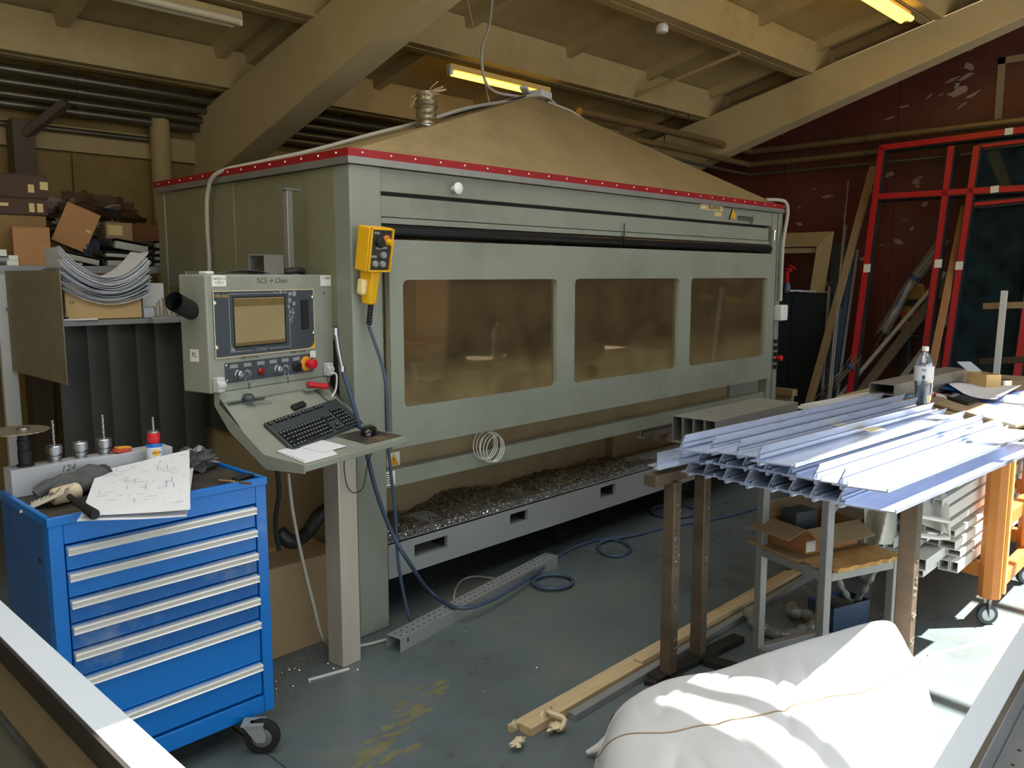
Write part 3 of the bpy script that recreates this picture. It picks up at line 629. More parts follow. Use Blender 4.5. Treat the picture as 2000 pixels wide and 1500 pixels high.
# swarf heap in the tray
HX = [2.2, 2.58, 2.68, 2.83, 2.97, 3.09, 3.29, 3.38, 3.55, 3.78, 3.98, 4.19, 4.41, 4.89, 6.1]; HZ = [0.431, 0.431, 0.396, 0.417, 0.460, 0.453, 0.430, 0.405, 0.423, 0.430, 0.419, 0.418, 0.424, 0.358, .40]
def HB(x):
    for a, b_, za, zb_ in zip(HX, HX[1:], HZ, HZ[1:]):
        if x <= b_: return za + (zb_ - za) * max(0, (x - a) / (b_ - a))
    return HZ[-1]
def swz(x, y):
    f = (y - 3.10) / .28; prof = max(0, min(1, f * 1.15)) ** .8; 
    h = HB(x) - .410 + .02 * noise.noise(Vector((x * 3.3, y * 3.3, 0)))
    return .410 + prof * h + .012 * noise.noise(Vector((x * 22, y * 22, 3))) * (.3 + prof)
b = MB(); b.grid(lambda u, v: (2.30 + u * 3.68, 3.10 + v * .283, swz(2.30 + u * 3.68, 3.10 + v * .283)), 260, 50)
m_swarf = mat('aluminium_swarf', (118, 112, 102), .5, .3, var=.5, scale=55, bump=.8, bscale=150)
hp = tag(b.build('swarf_heap', m_swarf, kind='stuff'), 'long heap of grey metal swarf lying in the open tray under the machine door', 'swarf')
def shards(name, n, fn, m, label, size=(.004, .016)):
    v = []; f = []
    for i in range(n):
        p = Vector(fn()); a = random.random() * 2 * pi; L = random.uniform(*size); h = random.uniform(-.5, .5)
        d = Vector((math.cos(a), math.sin(a), h)) * L; s_ = Vector((-math.sin(a), math.cos(a), random.uniform(-1, 1))) * L * .22
        k = len(v); p.z += abs(h) * L * .6 + .0015
        v += [p - d / 2, p + s_, p + d / 2, p - s_]; f += [(k, k + 1, k + 2, k + 3)]
    mb = MB(); mb.v = v; mb.f = f
    return tag(mb.build(name, m, smooth=0, recalc=False, kind='stuff'), label, 'swarf')
m_bright = mat('bright_chip', (215, 220, 226), .22, 1.0, var=.1); m_dullchip = mat('dull_chip', (150, 142, 128), .35, .7, var=.3, scale=30)
def f1():
    x = random.uniform(2.31, 5.95); y = random.uniform(3.10, 3.38); return (x, y, swz(x, y))
shards('metal_chips', 16000, f1, m_dullchip, 'dull metal chips covering the swarf heap', (.006, .02))
def f2():
    x = random.uniform(2.31, 5.95); y = min(3.30, 3.01 + abs(random.gauss(0, .06))); return (x, y, swz(x, y) if y > 3.10 else .408)
shards('metal_chips', 9000, f2, m_bright, 'bright silvery chips scattered along the tray ledge', (.004, .013))
b = MB()
def f3():
    r = random.random()
    if r < .45: 
        return (random.uniform(1.5, 1.95), 2.93 + random.gauss(0, .07), 0)
    if r < .72: return (random.gauss(3.95, .16), random.gauss(3.30, .10), 0)
    if r < .85: return (random.uniform(2.2, 5.5), random.uniform(2.7, 3.4), 0)
    return (random.uniform(1.9, 4.8), random.uniform(1.6, 3.0), 0)
shards('floor_chips', 1500, f3, m_bright, 'bright metal chips strewn on the floor', (.003, .008))
# wire coil hanging under the door
t = thing('wire_coil', 'coil of thin white wire hanging under the left part of the machine door', 'wire', tuple(at(958, 880, y=3.02)))
c = at(956, 862, y=3.01)
for k in range(6):
    b = MB(); R_ = .075 - .005 * (k % 3); 
    b.tube([(c.x + .012 * (k - 3) + R_ * 1.0 * math.sin(q), 3.015 - .005 * k + .05 * math.cos(q * .5) * 0, c.z - .01 - .006 * k + R_ * math.cos(q) * 1.05) for q in [2 * pi * i / 26 for i in range(26)]], .0022, 6, closed=True); b.build('loop', m_white, t)
# roof fittings
def roof_z(x, y):
    """height of the machine roof at x, y"""
    best = 9
    for (p, q) in (((MX0, MY0), (MX1, MY0)), ((MX1, MY0), (MX1, MY1)), ((MX1, MY1), (MX0, MY1)), ((MX0, MY1), (MX0, MY0))):
        P0 = Vector((p[0], p[1], zE)); n_ = (Vector((q[0], q[1], zE)) - P0).cross(AP - P0)
        best = min(best, P0.z - (n_.x * (x - P0.x) + n_.y * (y - P0.y)) / n_.z)
    return best
dz = roof_z(3.0, 3.52)
t = thing('flexible_duct', 'short stub of corrugated silver duct standing on the left slope of the machine roof', 'duct', (3.0, 3.52, dz))
b = MB(); b.lathe((3.0, 3.52, dz - .045), [(.055 + (.005 if k % 2 else -.003), k * .0155) for k in range(15)], 22); b.build('hose', mat('crumpled_foil', (176, 166, 140), .35, .9, var=.3, scale=20, bump=.6, bscale=40), t)
b = MB(); b.tube([(3.0 + .058 * math.cos(q), 3.52 + .058 * math.sin(q), dz + .0 + .01 * math.sin(q)) for q in [2 * pi * i / 20 for i in range(20)]], .006, 6, closed=True)
b.tube([(3.0 + .06 * math.cos(q), 3.52 + .06 * math.sin(q), dz + .10 + .006 * math.sin(2 * q)) for q in [2 * pi * i / 20 for i in range(20)]], .005, 6, closed=True); b.build('wire_tie', m_alu, t)
b = MB()
for k in range(16):
    a = random.uniform(-.4, .9); p = Vector((3.0 + random.uniform(-.04, .03), 3.52 + random.uniform(-.03, .03), dz + .15))
    d = Vector((math.cos(a) * CR.x, math.cos(a) * CR.y, math.sin(a) * .6 + .25)) * random.uniform(.06, .13) * (1 if k % 3 else -.7); b.tube([p, p + d * .5 + Vector((0, 0, .01)), p + d], .002, 4)
b.build('frayed_wires', m_wood, t, kind='stuff')
jx = AP + Vector((0, -.02, .01))
b = MB(); b.obox(jx + Vector((.05, 0, 0)), (.14, .10, .045), (0, 0, .2)); b.obox(jx + Vector((-.08, .02, .015)), (.10, .05, .02), (0, .2, .5))
tag(b.build('junction_box', m_ltgrey, bevel=.004), 'small grey junction box on the peak of the machine roof', 'box')
ob = [at(1060, 190, y=3.9), at(1010, 196, y=3.85), at(900, 213, y=3.75), at(840, 232, y=3.65), at(760, 255, y=3.5)]
def onroof(x, y, d=.01): return (x, y, roof_z(x, y) + d)
path = [tuple(jx), onroof(3.95, 3.84), onroof(3.5, 3.75, .03), onroof(3.12, 3.66, .02), onroof(2.75, 3.66, .02), onroof(2.45, 3.78), (2.24, 3.95, 2.22), (2.105, 4.12, 2.17), (2.085, 4.20, 2.08), (2.09, 4.235, 1.9), (2.10, 4.25, 1.72), (2.105, 4.28, 1.55)]
b = MB(); b.tube(smooth_path(path, 8), .011, 8); tag(b.build('power_cable', m_cable), 'grey cable lying over the machine roof and hanging down its left side', 'cable')
b = MB(); b.tube(smooth_path([tuple(jx + Vector((.1, 0, .01))), onroof(4.45, 3.80), onroof(4.62, 3.82, .02), onroof(4.72, 3.75), onroof(4.5, 3.74), onroof(4.3, 3.80)], 8), .008, 8); tag(b.build('power_cable', m_cable), 'short grey cable loop on the right of the machine peak', 'cable')
b = MB(); b.tube(smooth_path([onroof(3.3, 3.75, .012), onroof(3.55, 3.76, .012), onroof(3.9, 3.83, .012), tuple(jx)], 6), .006, 6); tag(b.build('thin_wire', m_black), 'thin dark wire lying on the left hip of the machine roof', 'wire')
# ================================================================== CONTROL CONSOLE
AZ = math.radians(14.3)
XC = Matrix.Translation((1.459, 2.994, 0)) @ Matrix.Rotation(AZ, 4, 'Z')
con = thing('control_console', 'grey-green machine control console with screen, switches and sloping keyboard desk', 'control panel', (1.459, 2.994, 0), AZ)
def C_(): return MB(XC)
def cb(mb, name, m, parent=None, **k): return mb.build(name, m, parent or con, **k)
def cfr(x, y, z): return XC @ frame((x, y, z), (1, 0, 0), (0, 0, 1))
m_con = mat('console_paint', (146, 150, 138), 0.42, var=0.05, scale=3, dirt=(92, 88, 70), dirt_amt=0.3, dscale=2.2)
b = C_(); b.box(0, .698, 0, .15, 1.20, 1.652); cb(b, 'housing', m_con, bevel=.006)
bez = C_(); bez.box(.028, .572, -.004, -.0005, 1.332, 1.590)
bezel = cb(bez, 'screen_bezel', m_dkgrey, bevel=.001)
m_cream = mat('cream_line', (214, 196, 160), .5, var=.05)
b = C_(); T = .0035
b.box(.028, .572, -.0052, -.0042, 1.590 - T, 1.590); b.box(.028, .572, -.0052, -.0042, 1.332, 1.332 + T); b.box(.028, .028 + T, -.0052, -.0042, 1.332, 1.59); b.box(.572 - T, .572, -.0052, -.0042, 1.36, 1.59); cb(b, 'cream_line', m_cream, bezel)
b = C_(); T = .0028; X0, X1, Z0, Z1 = .103, .425, 1.350, 1.578
for bx in ((X0, X1, Z1 - T, Z1), (X0, .215, Z0, Z0 + T), (.305, X1, Z0, Z0 + T), (X0, X0 + T, Z0, Z1), (X1 - T, X1, Z0, Z1)): b.box(bx[0], bx[1], -.0052, -.0042, bx[2], bx[3])
cb(b, 'silver_line', m_grey, bezel)
b = C_(); b.box(.122, .402, -.0062, -.0045, 1.366, 1.566); cb(b, 'screen_rim', m_black, bezel, bevel=.002)
m_scr = mat('idle_screen', (152, 136, 98), .12, var=.02, coat=.6)
m_scr2 = mat('idle_screen_bar', (116, 98, 60), .2, var=.15, scale=20)
b = C_(); b.box(.127, .392, -.0072, -.0062, 1.374, 1.560); scr = cb(b, 'screen', m_scr, bezel)
b = C_(); b.box(.128, .391, -.0078, -.0073, 1.528, 1.556); cb(b, 'screen_bar', m_scr2, bezel); b = C_(); b.box(.128, .391, -.0078, -.0073, 1.375, 1.386); cb(b, 'screen_bar', m_scr2, bezel)
o = text('TMB 3000', .016, cfr(.066, -.0048, 1.569), mat('amber_print', (196, 160, 90), .5), bezel)
text('COMAC', .018, cfr(.26, -.0050, 1.3515), m_grey, bezel, shear=.3)
b = C_(); pts = [(.572, 1.3355), (.530, 1.3355)] + [(.530 + .042 * math.sin(q), 1.378 - .042 * math.cos(q)) for q in [pi / 2 * i / 8 for i in range(9)]]
b.extr([(x, -.0056, z) for x, z in pts], (0, .0012, 0)); cb(b, 'amber_corner', m_logo, bezel, smooth=0)
b = C_(); b.extr([(.108, -.0056, 1.355), (.127, -.0056, 1.355), (.108, -.0056, 1.375)], (0, .001, 0)); cb(b, 'silver_corner', m_grey, bezel, smooth=0)
b = C_()
for x, z, r in ((.455, 1.572, .012), (.432, 1.572, .008), (.428, 1.545, .010), (.452, 1.530, .0085), (.421, 1.518, .0065), (.444, 1.508, .0045), (.429, 1.497, .006), (.446, 1.492, .0075), (.424, 1.481, .0035), (.440, 1.475, .0055), (.430, 1.464, .0045), (.440, 1.461, .003), (.434, 1.452, .0035), (.403, 1.579, .0045), (.378, 1.579, .0065), (.356, 1.576, .0045), (.341, 1.580, .0035)):
    b.lathe((x, -.0040, z), [(r, 0), (r, .0012)], 16, axis=(0, -1, 0))
cb(b, 'dot_pattern', mat('silver_dots', (140, 146, 152), .5), bezel)
b = C_(); b.box(.490, .538, -.0055, -.0042, 1.418, 1.545); b.box(.496, .532, -.010, -.0056, 1.424, 1.54); cb(b, 'card_slot', m_black, bezel, bevel=.002)
for x, z in ((.036, 1.543), (.036, 1.374), (.565, 1.555), (.565, 1.400)):
    b = C_(); b.lathe((x, -.004, z), [(.0085, 0), (.0085, .003), (.005, .006), (.001, .0065)], 14, axis=(0, -1, 0)); cb(b, 'screw', m_screw, bezel)
# paper labels
b = C_(); b.box(.030, .098, -.0015, -.0003, 1.607, 1.648); l1 = cb(b, 'paper_label', m_st_w)
text('TASTO 13\n+ [T] +', .014, cfr(.064, -.0018, 1.628), m_ink, l1)
b = C_(); b.box(.622, .688, -.0015, -.0003, 1.602, 1.648); l2 = cb(b, 'paper_label', m_st_w); text('T + SLEEP', .012, cfr(.655, -.0018, 1.636), m_ink, l2)
text('%CS \u2192 Clean', .030, cfr(.335, -.0006, 1.627), mat('faded_pen', (92, 74, 56), .8), con, shear=.3)
text('F200 \u2192 2,5 mm', .015, cfr(.20, -.0006, 1.323), mat('faded_pen', (92, 74, 56), .8), con, shear=.3)
text('F1000 \u2192 5,5 mm', .013, cfr(.47, -.0006, 1.324), m_ink, con, shear=.3)
b = C_(); b.box(-.0012, -.0002, .055, .103, 1.320, 1.368); l3 = cb(b, 'side_label', m_st_w)
text('PL', .026, XC @ frame((-.0016, .079, 1.346), (0, -1, 0), (0, 0, 1)), m_bluehose, l3)
b = C_(); b.lathe((.642, -.0002, 1.570), [(.004, 0), (.004, .0006)], 12, axis=(0, -1, 0)); cb(b, 'hole', m_black)
# switch strip
st = C_(); st.box(.072, .558, -.0035, -.0003, 1.232, 1.311)
strip = cb(st, 'switch_plate', m_dkgrey, bevel=.001)
for x in (.115, .185, .255, .322, .390, .455):
    b = C_(); b.box(x - .020, x + .020, -.0050, -.0036, 1.288, 1.303); cb(b, 'name_tag', m_grey, strip, bevel=.0006)
def knob(x, z, r, m, h=.018, n=18):
    b = C_(); b.lathe((x, -.0035, z), [(r * 1.15, 0), (r * 1.15, .004), (r, .006), (r * .92, h), (r * .7, h + .003)], n, axis=(0, -1, 0)); return cb(b, 'knob', m, strip)
for x in (.135, .345):                                # key switches with a hanging key
    knob(x, 1.262, .017, m_alu, .02)
    b = C_(); b.box(x - .0015, x + .0015, -.045, -.020, 1.255, 1.270); b.lathe((x, -.052, 1.262), [(.013, -.0012), (.013, .0012)], 16, axis=(1, 0, 0)); cb(b, 'key', m_alu, strip)
    b = C_(); b.tube([(x + .012 * math.sin(q), -.054, 1.243 + .014 * math.cos(q)) for q in [2 * pi * i / 16 for i in range(16)]], .001, 6, closed=True); b.box(x + .002, x + .010, -.056, -.054, 1.205, 1.232); cb(b, 'spare_key', m_alu, strip)
for x in (.182, .392): knob(x, 1.262, .014, mat('clear_lamp', (120, 122, 124), .15, .3), .014)
knob(.252, 1.262, .014, mat('dark_red_lamp', (130, 20, 16), .3), .012)
b = C_(); b.lathe((.452, -.0035, 1.262), [(.021, 0), (.021, .006), (.016, .010), (.015, .02)], 20, axis=(0, -1, 0)); b.box(.447, .457, -.034, -.0235, 1.245, 1.279); cb(b, 'selector', m_black, strip)
b = C_(); b.lathe((.512, -.0035, 1.270), [(.032, 0), (.032, .004), (.024, .008)], 28, axis=(0, -1, 0)); cb(b, 'button_collar', mat('amber_collar', (226, 150, 40), .4), strip)
b = C_(); b.lathe((.512, -.0115, 1.270), [(.013, 0), (.013, .018), (.021, .020), (.022, .038), (.018, .044), (.005, .046)], 28, axis=(0, -1, 0)); cb(b, 'stop_button', m_redplastic, strip)
b = C_(); b.box(.538, .572, -.0065, -.005, 1.293, 1.322); cb(b, 'white_tag', m_st_w, strip)
for x, z in ((.079, 1.303), (.079, 1.243), (.550, 1.303)):
    b = C_(); b.lathe((x, -.0036, z), [(.005, 0), (.005, .0018), (.003, .003)], 12, axis=(0, -1, 0)); cb(b, 'screw', m_screw, strip)
# hinges and desk
for x in (.030, .640):
    b = C_(); b.box(x - .018, x + .018, -.030, -.0005, 1.205, 1.262); b.cyl((x - .019, -.020, 1.232), (x + .019, -.020, 1.232), .018, n=16); cb(b, 'hinge', m_ltgrey, bevel=.004)
DP = [(-.004, 1.20), (-.012, 1.162), (-.005, 1.150), (-.235, .982), (-.44, .966), (-.44, .940), (-.245, .950), (-.03, 1.10), (.012, 1.20)]
b = C_(); b.extr([(.028, v, z) for v, z in DP], (.612, 0, 0)); desk = cb(b, 'desk', m_con, bevel=.003)
for x in (.026, .640):
    b = C_(); b.extr([(x, v, z) for v, z in [(.012, 1.20), (-.02, 1.20), (-.012, 1.155), (-.24, .986), (-.442, .968), (-.442, .936), (-.25, .93), (-.06, 1.06), (.012, 1.15)]], (.006, 0, 0)); cb(b, 'desk_cheek', m_con)
b = C_(); b.box(.070, .26, -.018, -.006, 1.1515, 1.1535); cb(b, 'slot', m_black)
sl_n = Vector((0, -(.168 / .23), 1)).normalized()      # normal of the sloping face
def slope(x, s, h=0.0):                                # s = distance down the slope
    d = Vector((0, -.23, -.168)).normalized(); return Vector((x, -.005, 1.150)) + d * s + Vector((0, -sl_n.y * -1 * 0, 0)) + Vector((0, -.5899, .8075)) * h
SF = frame(slope(0, 0), (1, 0, 0), (0, .8075, .5899))  # x along desk, y up the slope, z out of it
text('EMMEGI', .030, XC @ frame(slope(.225, .030, .0006), (1, 0, 0), (0, .8075, .5899)), mat('faint_pen', (104, 106, 94), .8), con)
# arm: pipe stub on the left cheek, rod on top
b = C_(); ax = Vector((-.86, -.30, .32)).normalized(); c0 = Vector((-.002, .080, 1.515))
b.tube([c0, c0 + ax * .12], .036, 22, cap=False); b.tube([c0 + ax * .12, c0 + ax * .11, c0 + ax * .004], .031, 22, cap=False); cb(b, 'pipe_stub', m_black, smooth=60)
b = C_(); b.tube([c0, c0 + ax * .006], .032, 20); cb(b, 'pipe_plug', m_dark)
XL = XC @ Vector((.60, .10, 0))
# leg under the console
b = MB(); b.bar((1.945, 2.868, 0), (1.945, 2.868, .935), .098, .098, up=(-.09, 1, 0)); b.build('support_leg', mat('satin_aluminium', (206, 198, 182), .42, .4, var=.08, scale=1.5, stretch=(8, 8, 1)), con, smooth=0, bevel=.004, label='upright square aluminium leg')
b = MB(); b.tube([(1.90, 2.815, .82), (1.905, 2.812, .78)], .004, 6)
# things on top of the console
def on_c(x, y, z): return XC @ Vector((x, y, z))
b = MB(XC); b.hbar((.305, .05, 1.693), (.445, .085, 1.693), .075, .08, .004); tag(b.build('square_offcut', m_alu_dull, smooth=0), 'short square aluminium offcut standing on top of the console', 'offcut')
b = MB(XC); b.sheet(lambda u, v: (.07 + u * .26, .0 + v * .09, 1.654 + .012 * math.sin(u * 3) * (1 - v) + .004), 14, 3, .0012); tag(b.build('aluminium_sheet', m_alu), 'bent sliver of aluminium sheet lying on top of the console', 'sheet')
b = MB(XC); b.box(.022, .06, .02, .06, 1.653, 1.664); tag(b.build('white_block', m_white, bevel=.002), 'tiny white block at the left end of the console top', 'block')
b = MB(XC); b.tube([(.53 + .055 * math.cos(q), .085 + .05 * math.sin(q), 1.667 + .004 * math.sin(3 * q)) for q in [2 * pi * i / 24 for i in range(24)]], .013, 10, closed=True); tag(b.build('cable_roll', m_black), 'roll of black cable on top of the console', 'cable')
# upright profile with cross plate behind the console
pb = XC @ Vector((.60, .115, 0)); t = thing('upright_profile', 'tall rusty T-shaped metal profile standing behind the console', 'profile', (pb.x, pb.y, 1.2))
b = MB(XC); b.box(.592, .626, .152, .178, 1.25, 2.02); b.build('bar', m_alu_dull, t, bevel=.002)
b = MB(XC); b.box(.582, .68, .150, .182, 2.021, 2.029); b.build('cross_plate', m_alu_dull, t)
# red screwdriver / marker and lead on the desk
p = slope(.565, -.02, .012) + Vector((0, 0, .0))
t = thing('red_tool', 'red handled tool lying on the crease of the console desk', 'tool', tuple(XC @ p))
b = MB(XC); b.lathe(slope(.505, -.012, .030), [(.006, 0), (.013, .008), (.012, .05), (.014, .09), (.006, .1)], 12, axis=(.87, -.42, -.18)); b.build('grip', m_redplastic, t)
b = MB(XC); b.box(.48, .60, -.030, -.010, 1.156, 1.162); b.build('holder', m_con, t)
b = MB(XC); b.tube(smooth_path([slope(.545, 0, .012), slope(.56, .03, .004), slope(.56, .07, .006), slope(.585, .115, .004)], 6), .002, 6); tag(b.build('keyboard_lead', m_black), 'thin black lead running down the sloping desk to the keyboard', 'cable')
b = MB(XC); b.lathe((.165, -.022, 1.1535), [(.022, 0), (.027, .012), (.018, .026), (.006, .03)], 14); tag(b.build('grey_putty', m_dkgrey), 'small grey lump on the left of the desk crease', 'lump')
b = MB(XC); 
BF = XC @ frame(slope(.385, .082, .008), (1, .12, .1), (0, .8075, .5899))
b = MB(BF); b.box(-.040, .040, -.013, .013, -.008, .008); tag(b.build('adapter', m_black, bevel=.003), 'small black adapter block above the keyboard', 'adapter')
# keyboard
kA = slope(.150, .118, .008); kB = slope(.620, .118, .008)
KF = XC @ frame(slope(.382, .198, .012), (1, 0.10, .07), (0, .8075, .5899))
kb = bpy.data.objects.new('keyboard', None); COL.objects.link(kb); kb.matrix_world = KF; W[kb] = KF
tag(kb, 'black computer keyboard lying across the sloping console desk', 'keyboard')
b = MB(KF); b.box(-.235, .235, -.083, .083, -.010, .006); b.build('base', mat('keyboard_plastic', (58, 64, 68), .45, var=.05), kb, bevel=.004)
keys = MB(KF); leg_ = MB(KF)
def key(x, y, wd=.0165):
    keys.add([(x, y, .006), (x + wd, y, .006), (x + wd, y + .0165, .006), (x, y + .0165, .006), (x + .002, y + .002, .0125), (x + wd - .002, y + .002, .0125), (x + wd - .002, y + .0145, .0125), (x + .002, y + .0145, .0125)],
             [(4, 5, 6, 7), (0, 1, 5, 4), (1, 2, 6, 5), (2, 3, 7, 6), (3, 0, 4, 7)])
    leg_.box(x + .0045, x + min(wd - .004, .0125), y + .006, y + .011, .0126, .0129)
P_ = .0185
for r in range(5):
    y = -.075 + r * P_; offs = [0, .0, .0, .0, 0][r]
    x = -.228
    if r == 0: ws = [.022, .018, .018, .108, .018, .018, .018, .022]
    elif r == 1: ws = [.040] + [.0165] * 10 + [.045]
    elif r == 2: ws = [.032] + [.0165] * 11 + [.035]
    elif r == 3: ws = [.026] + [.0165] * 12 + [.022]
    else: ws = [.0165] * 13 + [.034]
    for w_ in ws: key(x, y, w_); x += w_ + .002
    if r in (0,): 
        for k in range(3): key(.055 + k * P_, y)
    if r == 1: key(.055 + P_, y)
    if r in (3, 4):
        for k in range(3): key(.055 + k * P_, y)
    for k in range(4): key(.122 + k * P_ + .0, y, .0165) if not (r == 0 and k == 0) else key(.122, y, .0165)
y = .060
for k in range(1): key(-.228, y)
for g0 in (-.190, -.105, -.020):
    for k in range(4): key(g0 + k * P_, y)
for k in range(3): key(.062 + k * P_, y)
for k in range(4): key(.122 + k * P_, .0178 + .0, .0165)
keys.build('keys', mat('keycaps', (30, 34, 38), .4, var=.05), kb, kind='stuff', smooth=0)
leg_.build('key_legends', mat('key_legend', (140, 142, 140), .5), kb, kind='stuff', smooth=0)
# papers, mouse mat, mouse on the flat shelf
def desk_z(v): return .966 + (.44 + v) / .205 * .016
def flat_sheet(name, pts, z0, lab, m=m_paper, t=.0012, cat='paper', lines=0, xf=XC, curl=0):
    b = MB(xf); P0 = [Vector(p).to_3d() if len(p) == 2 else Vector(p) for p in pts]
    def fn(u, v):
        p = (P0[0] * (1 - u) + P0[1] * u) * (1 - v) + (P0[3] * (1 - u) + P0[2] * u) * v
        return Vector((p.x, p.y, (p.z or 0) + z0(p.x, p.y) + curl * ((u - .5) ** 2 * 4) * v))
    b.sheet(fn, 8, 8, t); o = b.build(name, m, smooth=60); tag(o, lab, cat); return o
dz_ = lambda x, y: desk_z(y) + .003
flat_sheet('paper_sheet', [(.05, -.425), (.225, -.425), (.36, -.205), (.115, -.16)], dz_, 'lower white sheet with numbers on the console shelf')
o = flat_sheet('paper_sheet', [(.20, -.375), (.335, -.375), (.345, -.19), (.20, -.19)], lambda x, y: desk_z(y) + .0055, 'upper white sheet on the console shelf, on top of the numbered sheet')
tb = MB(XC)
for k in range(11): tb.box(.062 + k * .004, .072 + k * .004, -.40 + k * .020, -.394 + k * .020, dz_(0, -.40 + k * .02) + .0002, dz_(0, -.40 + k * .02) + .0006)
tag(tb.build('printed_figures', m_ink, smooth=0), 'row of printed figures on the lower sheet', 'print')
flat_sheet('mouse_mat', [(.425, -.405), (.640, -.415), (.632, -.25), (.44, -.20)], lambda x, y: desk_z(y) + .0035, 'worn black and tan mouse mat on the right end of the console shelf', m=mat('worn_mouse_mat', (52, 48, 44), .8, var=.3, scale=8, dirt=(150, 124, 84), dirt_amt=.8, dscale=4), t=.002, cat='mouse mat')
t = thing('computer_mouse', 'glossy black computer mouse on the mouse mat', 'mouse', tuple(XC @ Vector((.545, -.31, .985))))
b = MB(XC @ Matrix.Translation((.565, -.300, desk_z(-.30) + .0045)) @ Matrix.Rotation(.5, 4, 'Z'))
b.grid(lambda u, v: (.062 * math.sin(v * pi / 2) * math.cos(u * 2 * pi) * 1.0, .036 * math.sin(v * pi / 2) * math.sin(u * 2 * pi), .038 * max(0, math.cos(v * pi / 2)) ** .7), 28, 10); b.build('shell', mat('gloss_black', (14, 12, 12), .12, coat=.5), t, smooth=80)
b = MB(XC @ Matrix.Translation((.565, -.300, desk_z(-.30) + .0045)) @ Matrix.Rotation(.5, 4, 'Z')); b.cyl((.034, -.003, .026), (.034, .003, .026), .010, n=14); b.build('wheel', m_dark, t)
# mouse lead looping over the leg
a = Vector((1.955, 2.808, 0)); 
b = MB(); b.tube(smooth_path([XC @ Vector((.45, -.33, .93)), (1.925, 2.80, .90), (1.93, 2.80, .80), (1.96, 2.795, .755), (2.005, 2.79, .77), (2.03, 2.79, .86), XC @ Vector((.60, -.30, .93))], 8), .0022, 6); tag(b.build('mouse_lead', m_black), 'thin black mouse lead looping in front of the aluminium leg', 'cable')
# ================================================================== PENDANT
pa = at(735, 495, y=2.93)
t = thing('hand_pendant', 'yellow hand-held control pendant hanging on the left machine post', 'pendant', (pa.x, 2.95, pa.z))
HF = frame((2.190, 2.885, 1.755), Vector((.93, .12, 0)), Vector((0.02, -.16, 1)))   # face towards the viewer
def hb(): return MB(HF)
b = hb(); 
b.extr([(-.055, -.115, -.07), (.055, -.115, -.07), (.055, .085, -.07), (-.055, .085, -.07)], (0, 0, .0));
b = hb(); b.box(-.068, .068, -.095, .095, -.075, 0.0); 
body = b.build('body', m_yellow, t, bevel=.006)
b = hb(); b.box(-.066, -.058, -.093, .093, .0, .012); b.box(.058, .066, -.093, .093, .0, .012); b.box(-.066, .066, -.093, -.085, .0, .012); b.box(-.066, .066, .085, .093, .0, .012); b.build('rim', m_yellow, t, bevel=.002)
b = hb(); b.box(-.057, .057, -.084, .084, .0005, .003); face = b.build('face_plate', mat('pendant_face', (44, 44, 40), .5), t)
for x, y, r, m_, h in ((-.012, .032, .022, m_black, .02), (.026, .048, .018, mat('orange_collar', (196, 120, 50), .4), .012), (.032, .036, .015, mat('yellow_button', (226, 170, 30), .35), .035), (.014, -.020, .015, m_grey, .016), (.014, -.058, .014, m_grey, .016), (-.030, -.058, .014, m_grey, .016)):
    b = hb(); b.lathe((x, y, .003), [(r, 0), (r, h * .7), (r * .8, h)], 20); b.build('button', m_, face)
for x, y in ((-.030, .072), (-.012, .008), (.022, .010), (-.034, -.028)):
    b = hb(); b.box(x - .016, x + .016, y - .005, y + .005, .0032, .0042); b.build('name_tag', m_grey, face)
b = hb(); b.add([(-.040, -.096, -.072), (.010, -.096, -.072), (.030, -.096, -.012), (-.02, -.096, -.012), (-.022, -.24, -.062), (.012, -.24, -.062), (.030, -.24, -.020), (-.012, -.24, -.020)], [(0, 3, 2, 1), (4, 5, 6, 7), (0, 1, 5, 4), (1, 2, 6, 5), (2, 3, 7, 6), (3, 0, 4, 7)]); b.build('grip', m_yellow, t, bevel=.006)
b = hb(); b.box(-.052, -.022, -.20, -.13, -.07, -.03); b.build('trigger', mat('pale_trigger', (236, 214, 150), .3), t, bevel=.01)
b = hb(); g0 = Vector((.010, -.24, -.035))
b.lathe(g0, [(.012 + (.002 if k % 2 else -.002), -k * .0065 * -1) for k in range(15)], 14, axis=(0, -1, 0)); b.build('strain_relief', m_black, t)
top = HF @ Vector((.010, -.335, -.035))
b = MB(); b.tube(smooth_path([top, (2.215, 2.90, 1.2), (2.225, 2.90, .9), (2.252, 2.895, .6), (2.262, 2.89, .35), (2.30, 2.88, .12), (2.34, 2.885, .012)], 10), .0075, 8); tag(b.build('pendant_cable', m_bluehose), 'blue-grey cable running from the yellow pendant down to the floor', 'cable')
b = hb(); b.box(-.02, .02, -.03, .04, -.105, -.076); b.build('hook', m_dark, t)
# ================================================================== TOOL TROLLEY
TX0, TX1, TY0, TY1, TZ0, TZ1 = .742, 1.436, 2.566, 3.02, .100, .955
tr = thing('tool_trolley', 'blue tool trolley with seven drawers and brushed metal handles', 'tool trolley', (1.09, 2.79, 0))
def tb_(mb, name, m, parent=None, **k): return mb.build(name, m, parent or tr, **k)
b = MB(); b.box(TX0, TX0 + .04, TY0, TY0 + .05, TZ0, TZ1 - .015); b.box(TX1 - .04, TX1, TY0, TY0 + .05, TZ0, TZ1 - .015)
b.box(TX0 + .04, TX1 - .04, TY0, TY0 + .03, .868, TZ1 - .015); b.box(TX0 + .04, TX1 - .04, TY0, TY0 + .03, TZ0, .165); tb_(b, 'front_frame', m_blue, bevel=.003)
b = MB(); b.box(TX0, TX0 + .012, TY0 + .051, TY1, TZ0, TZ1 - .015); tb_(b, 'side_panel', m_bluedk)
b = MB(); b.box(TX1 - .012, TX1, TY0 + .051, TY1, TZ0, TZ1 - .015); tb_(b, 'side_panel', m_bluedk)
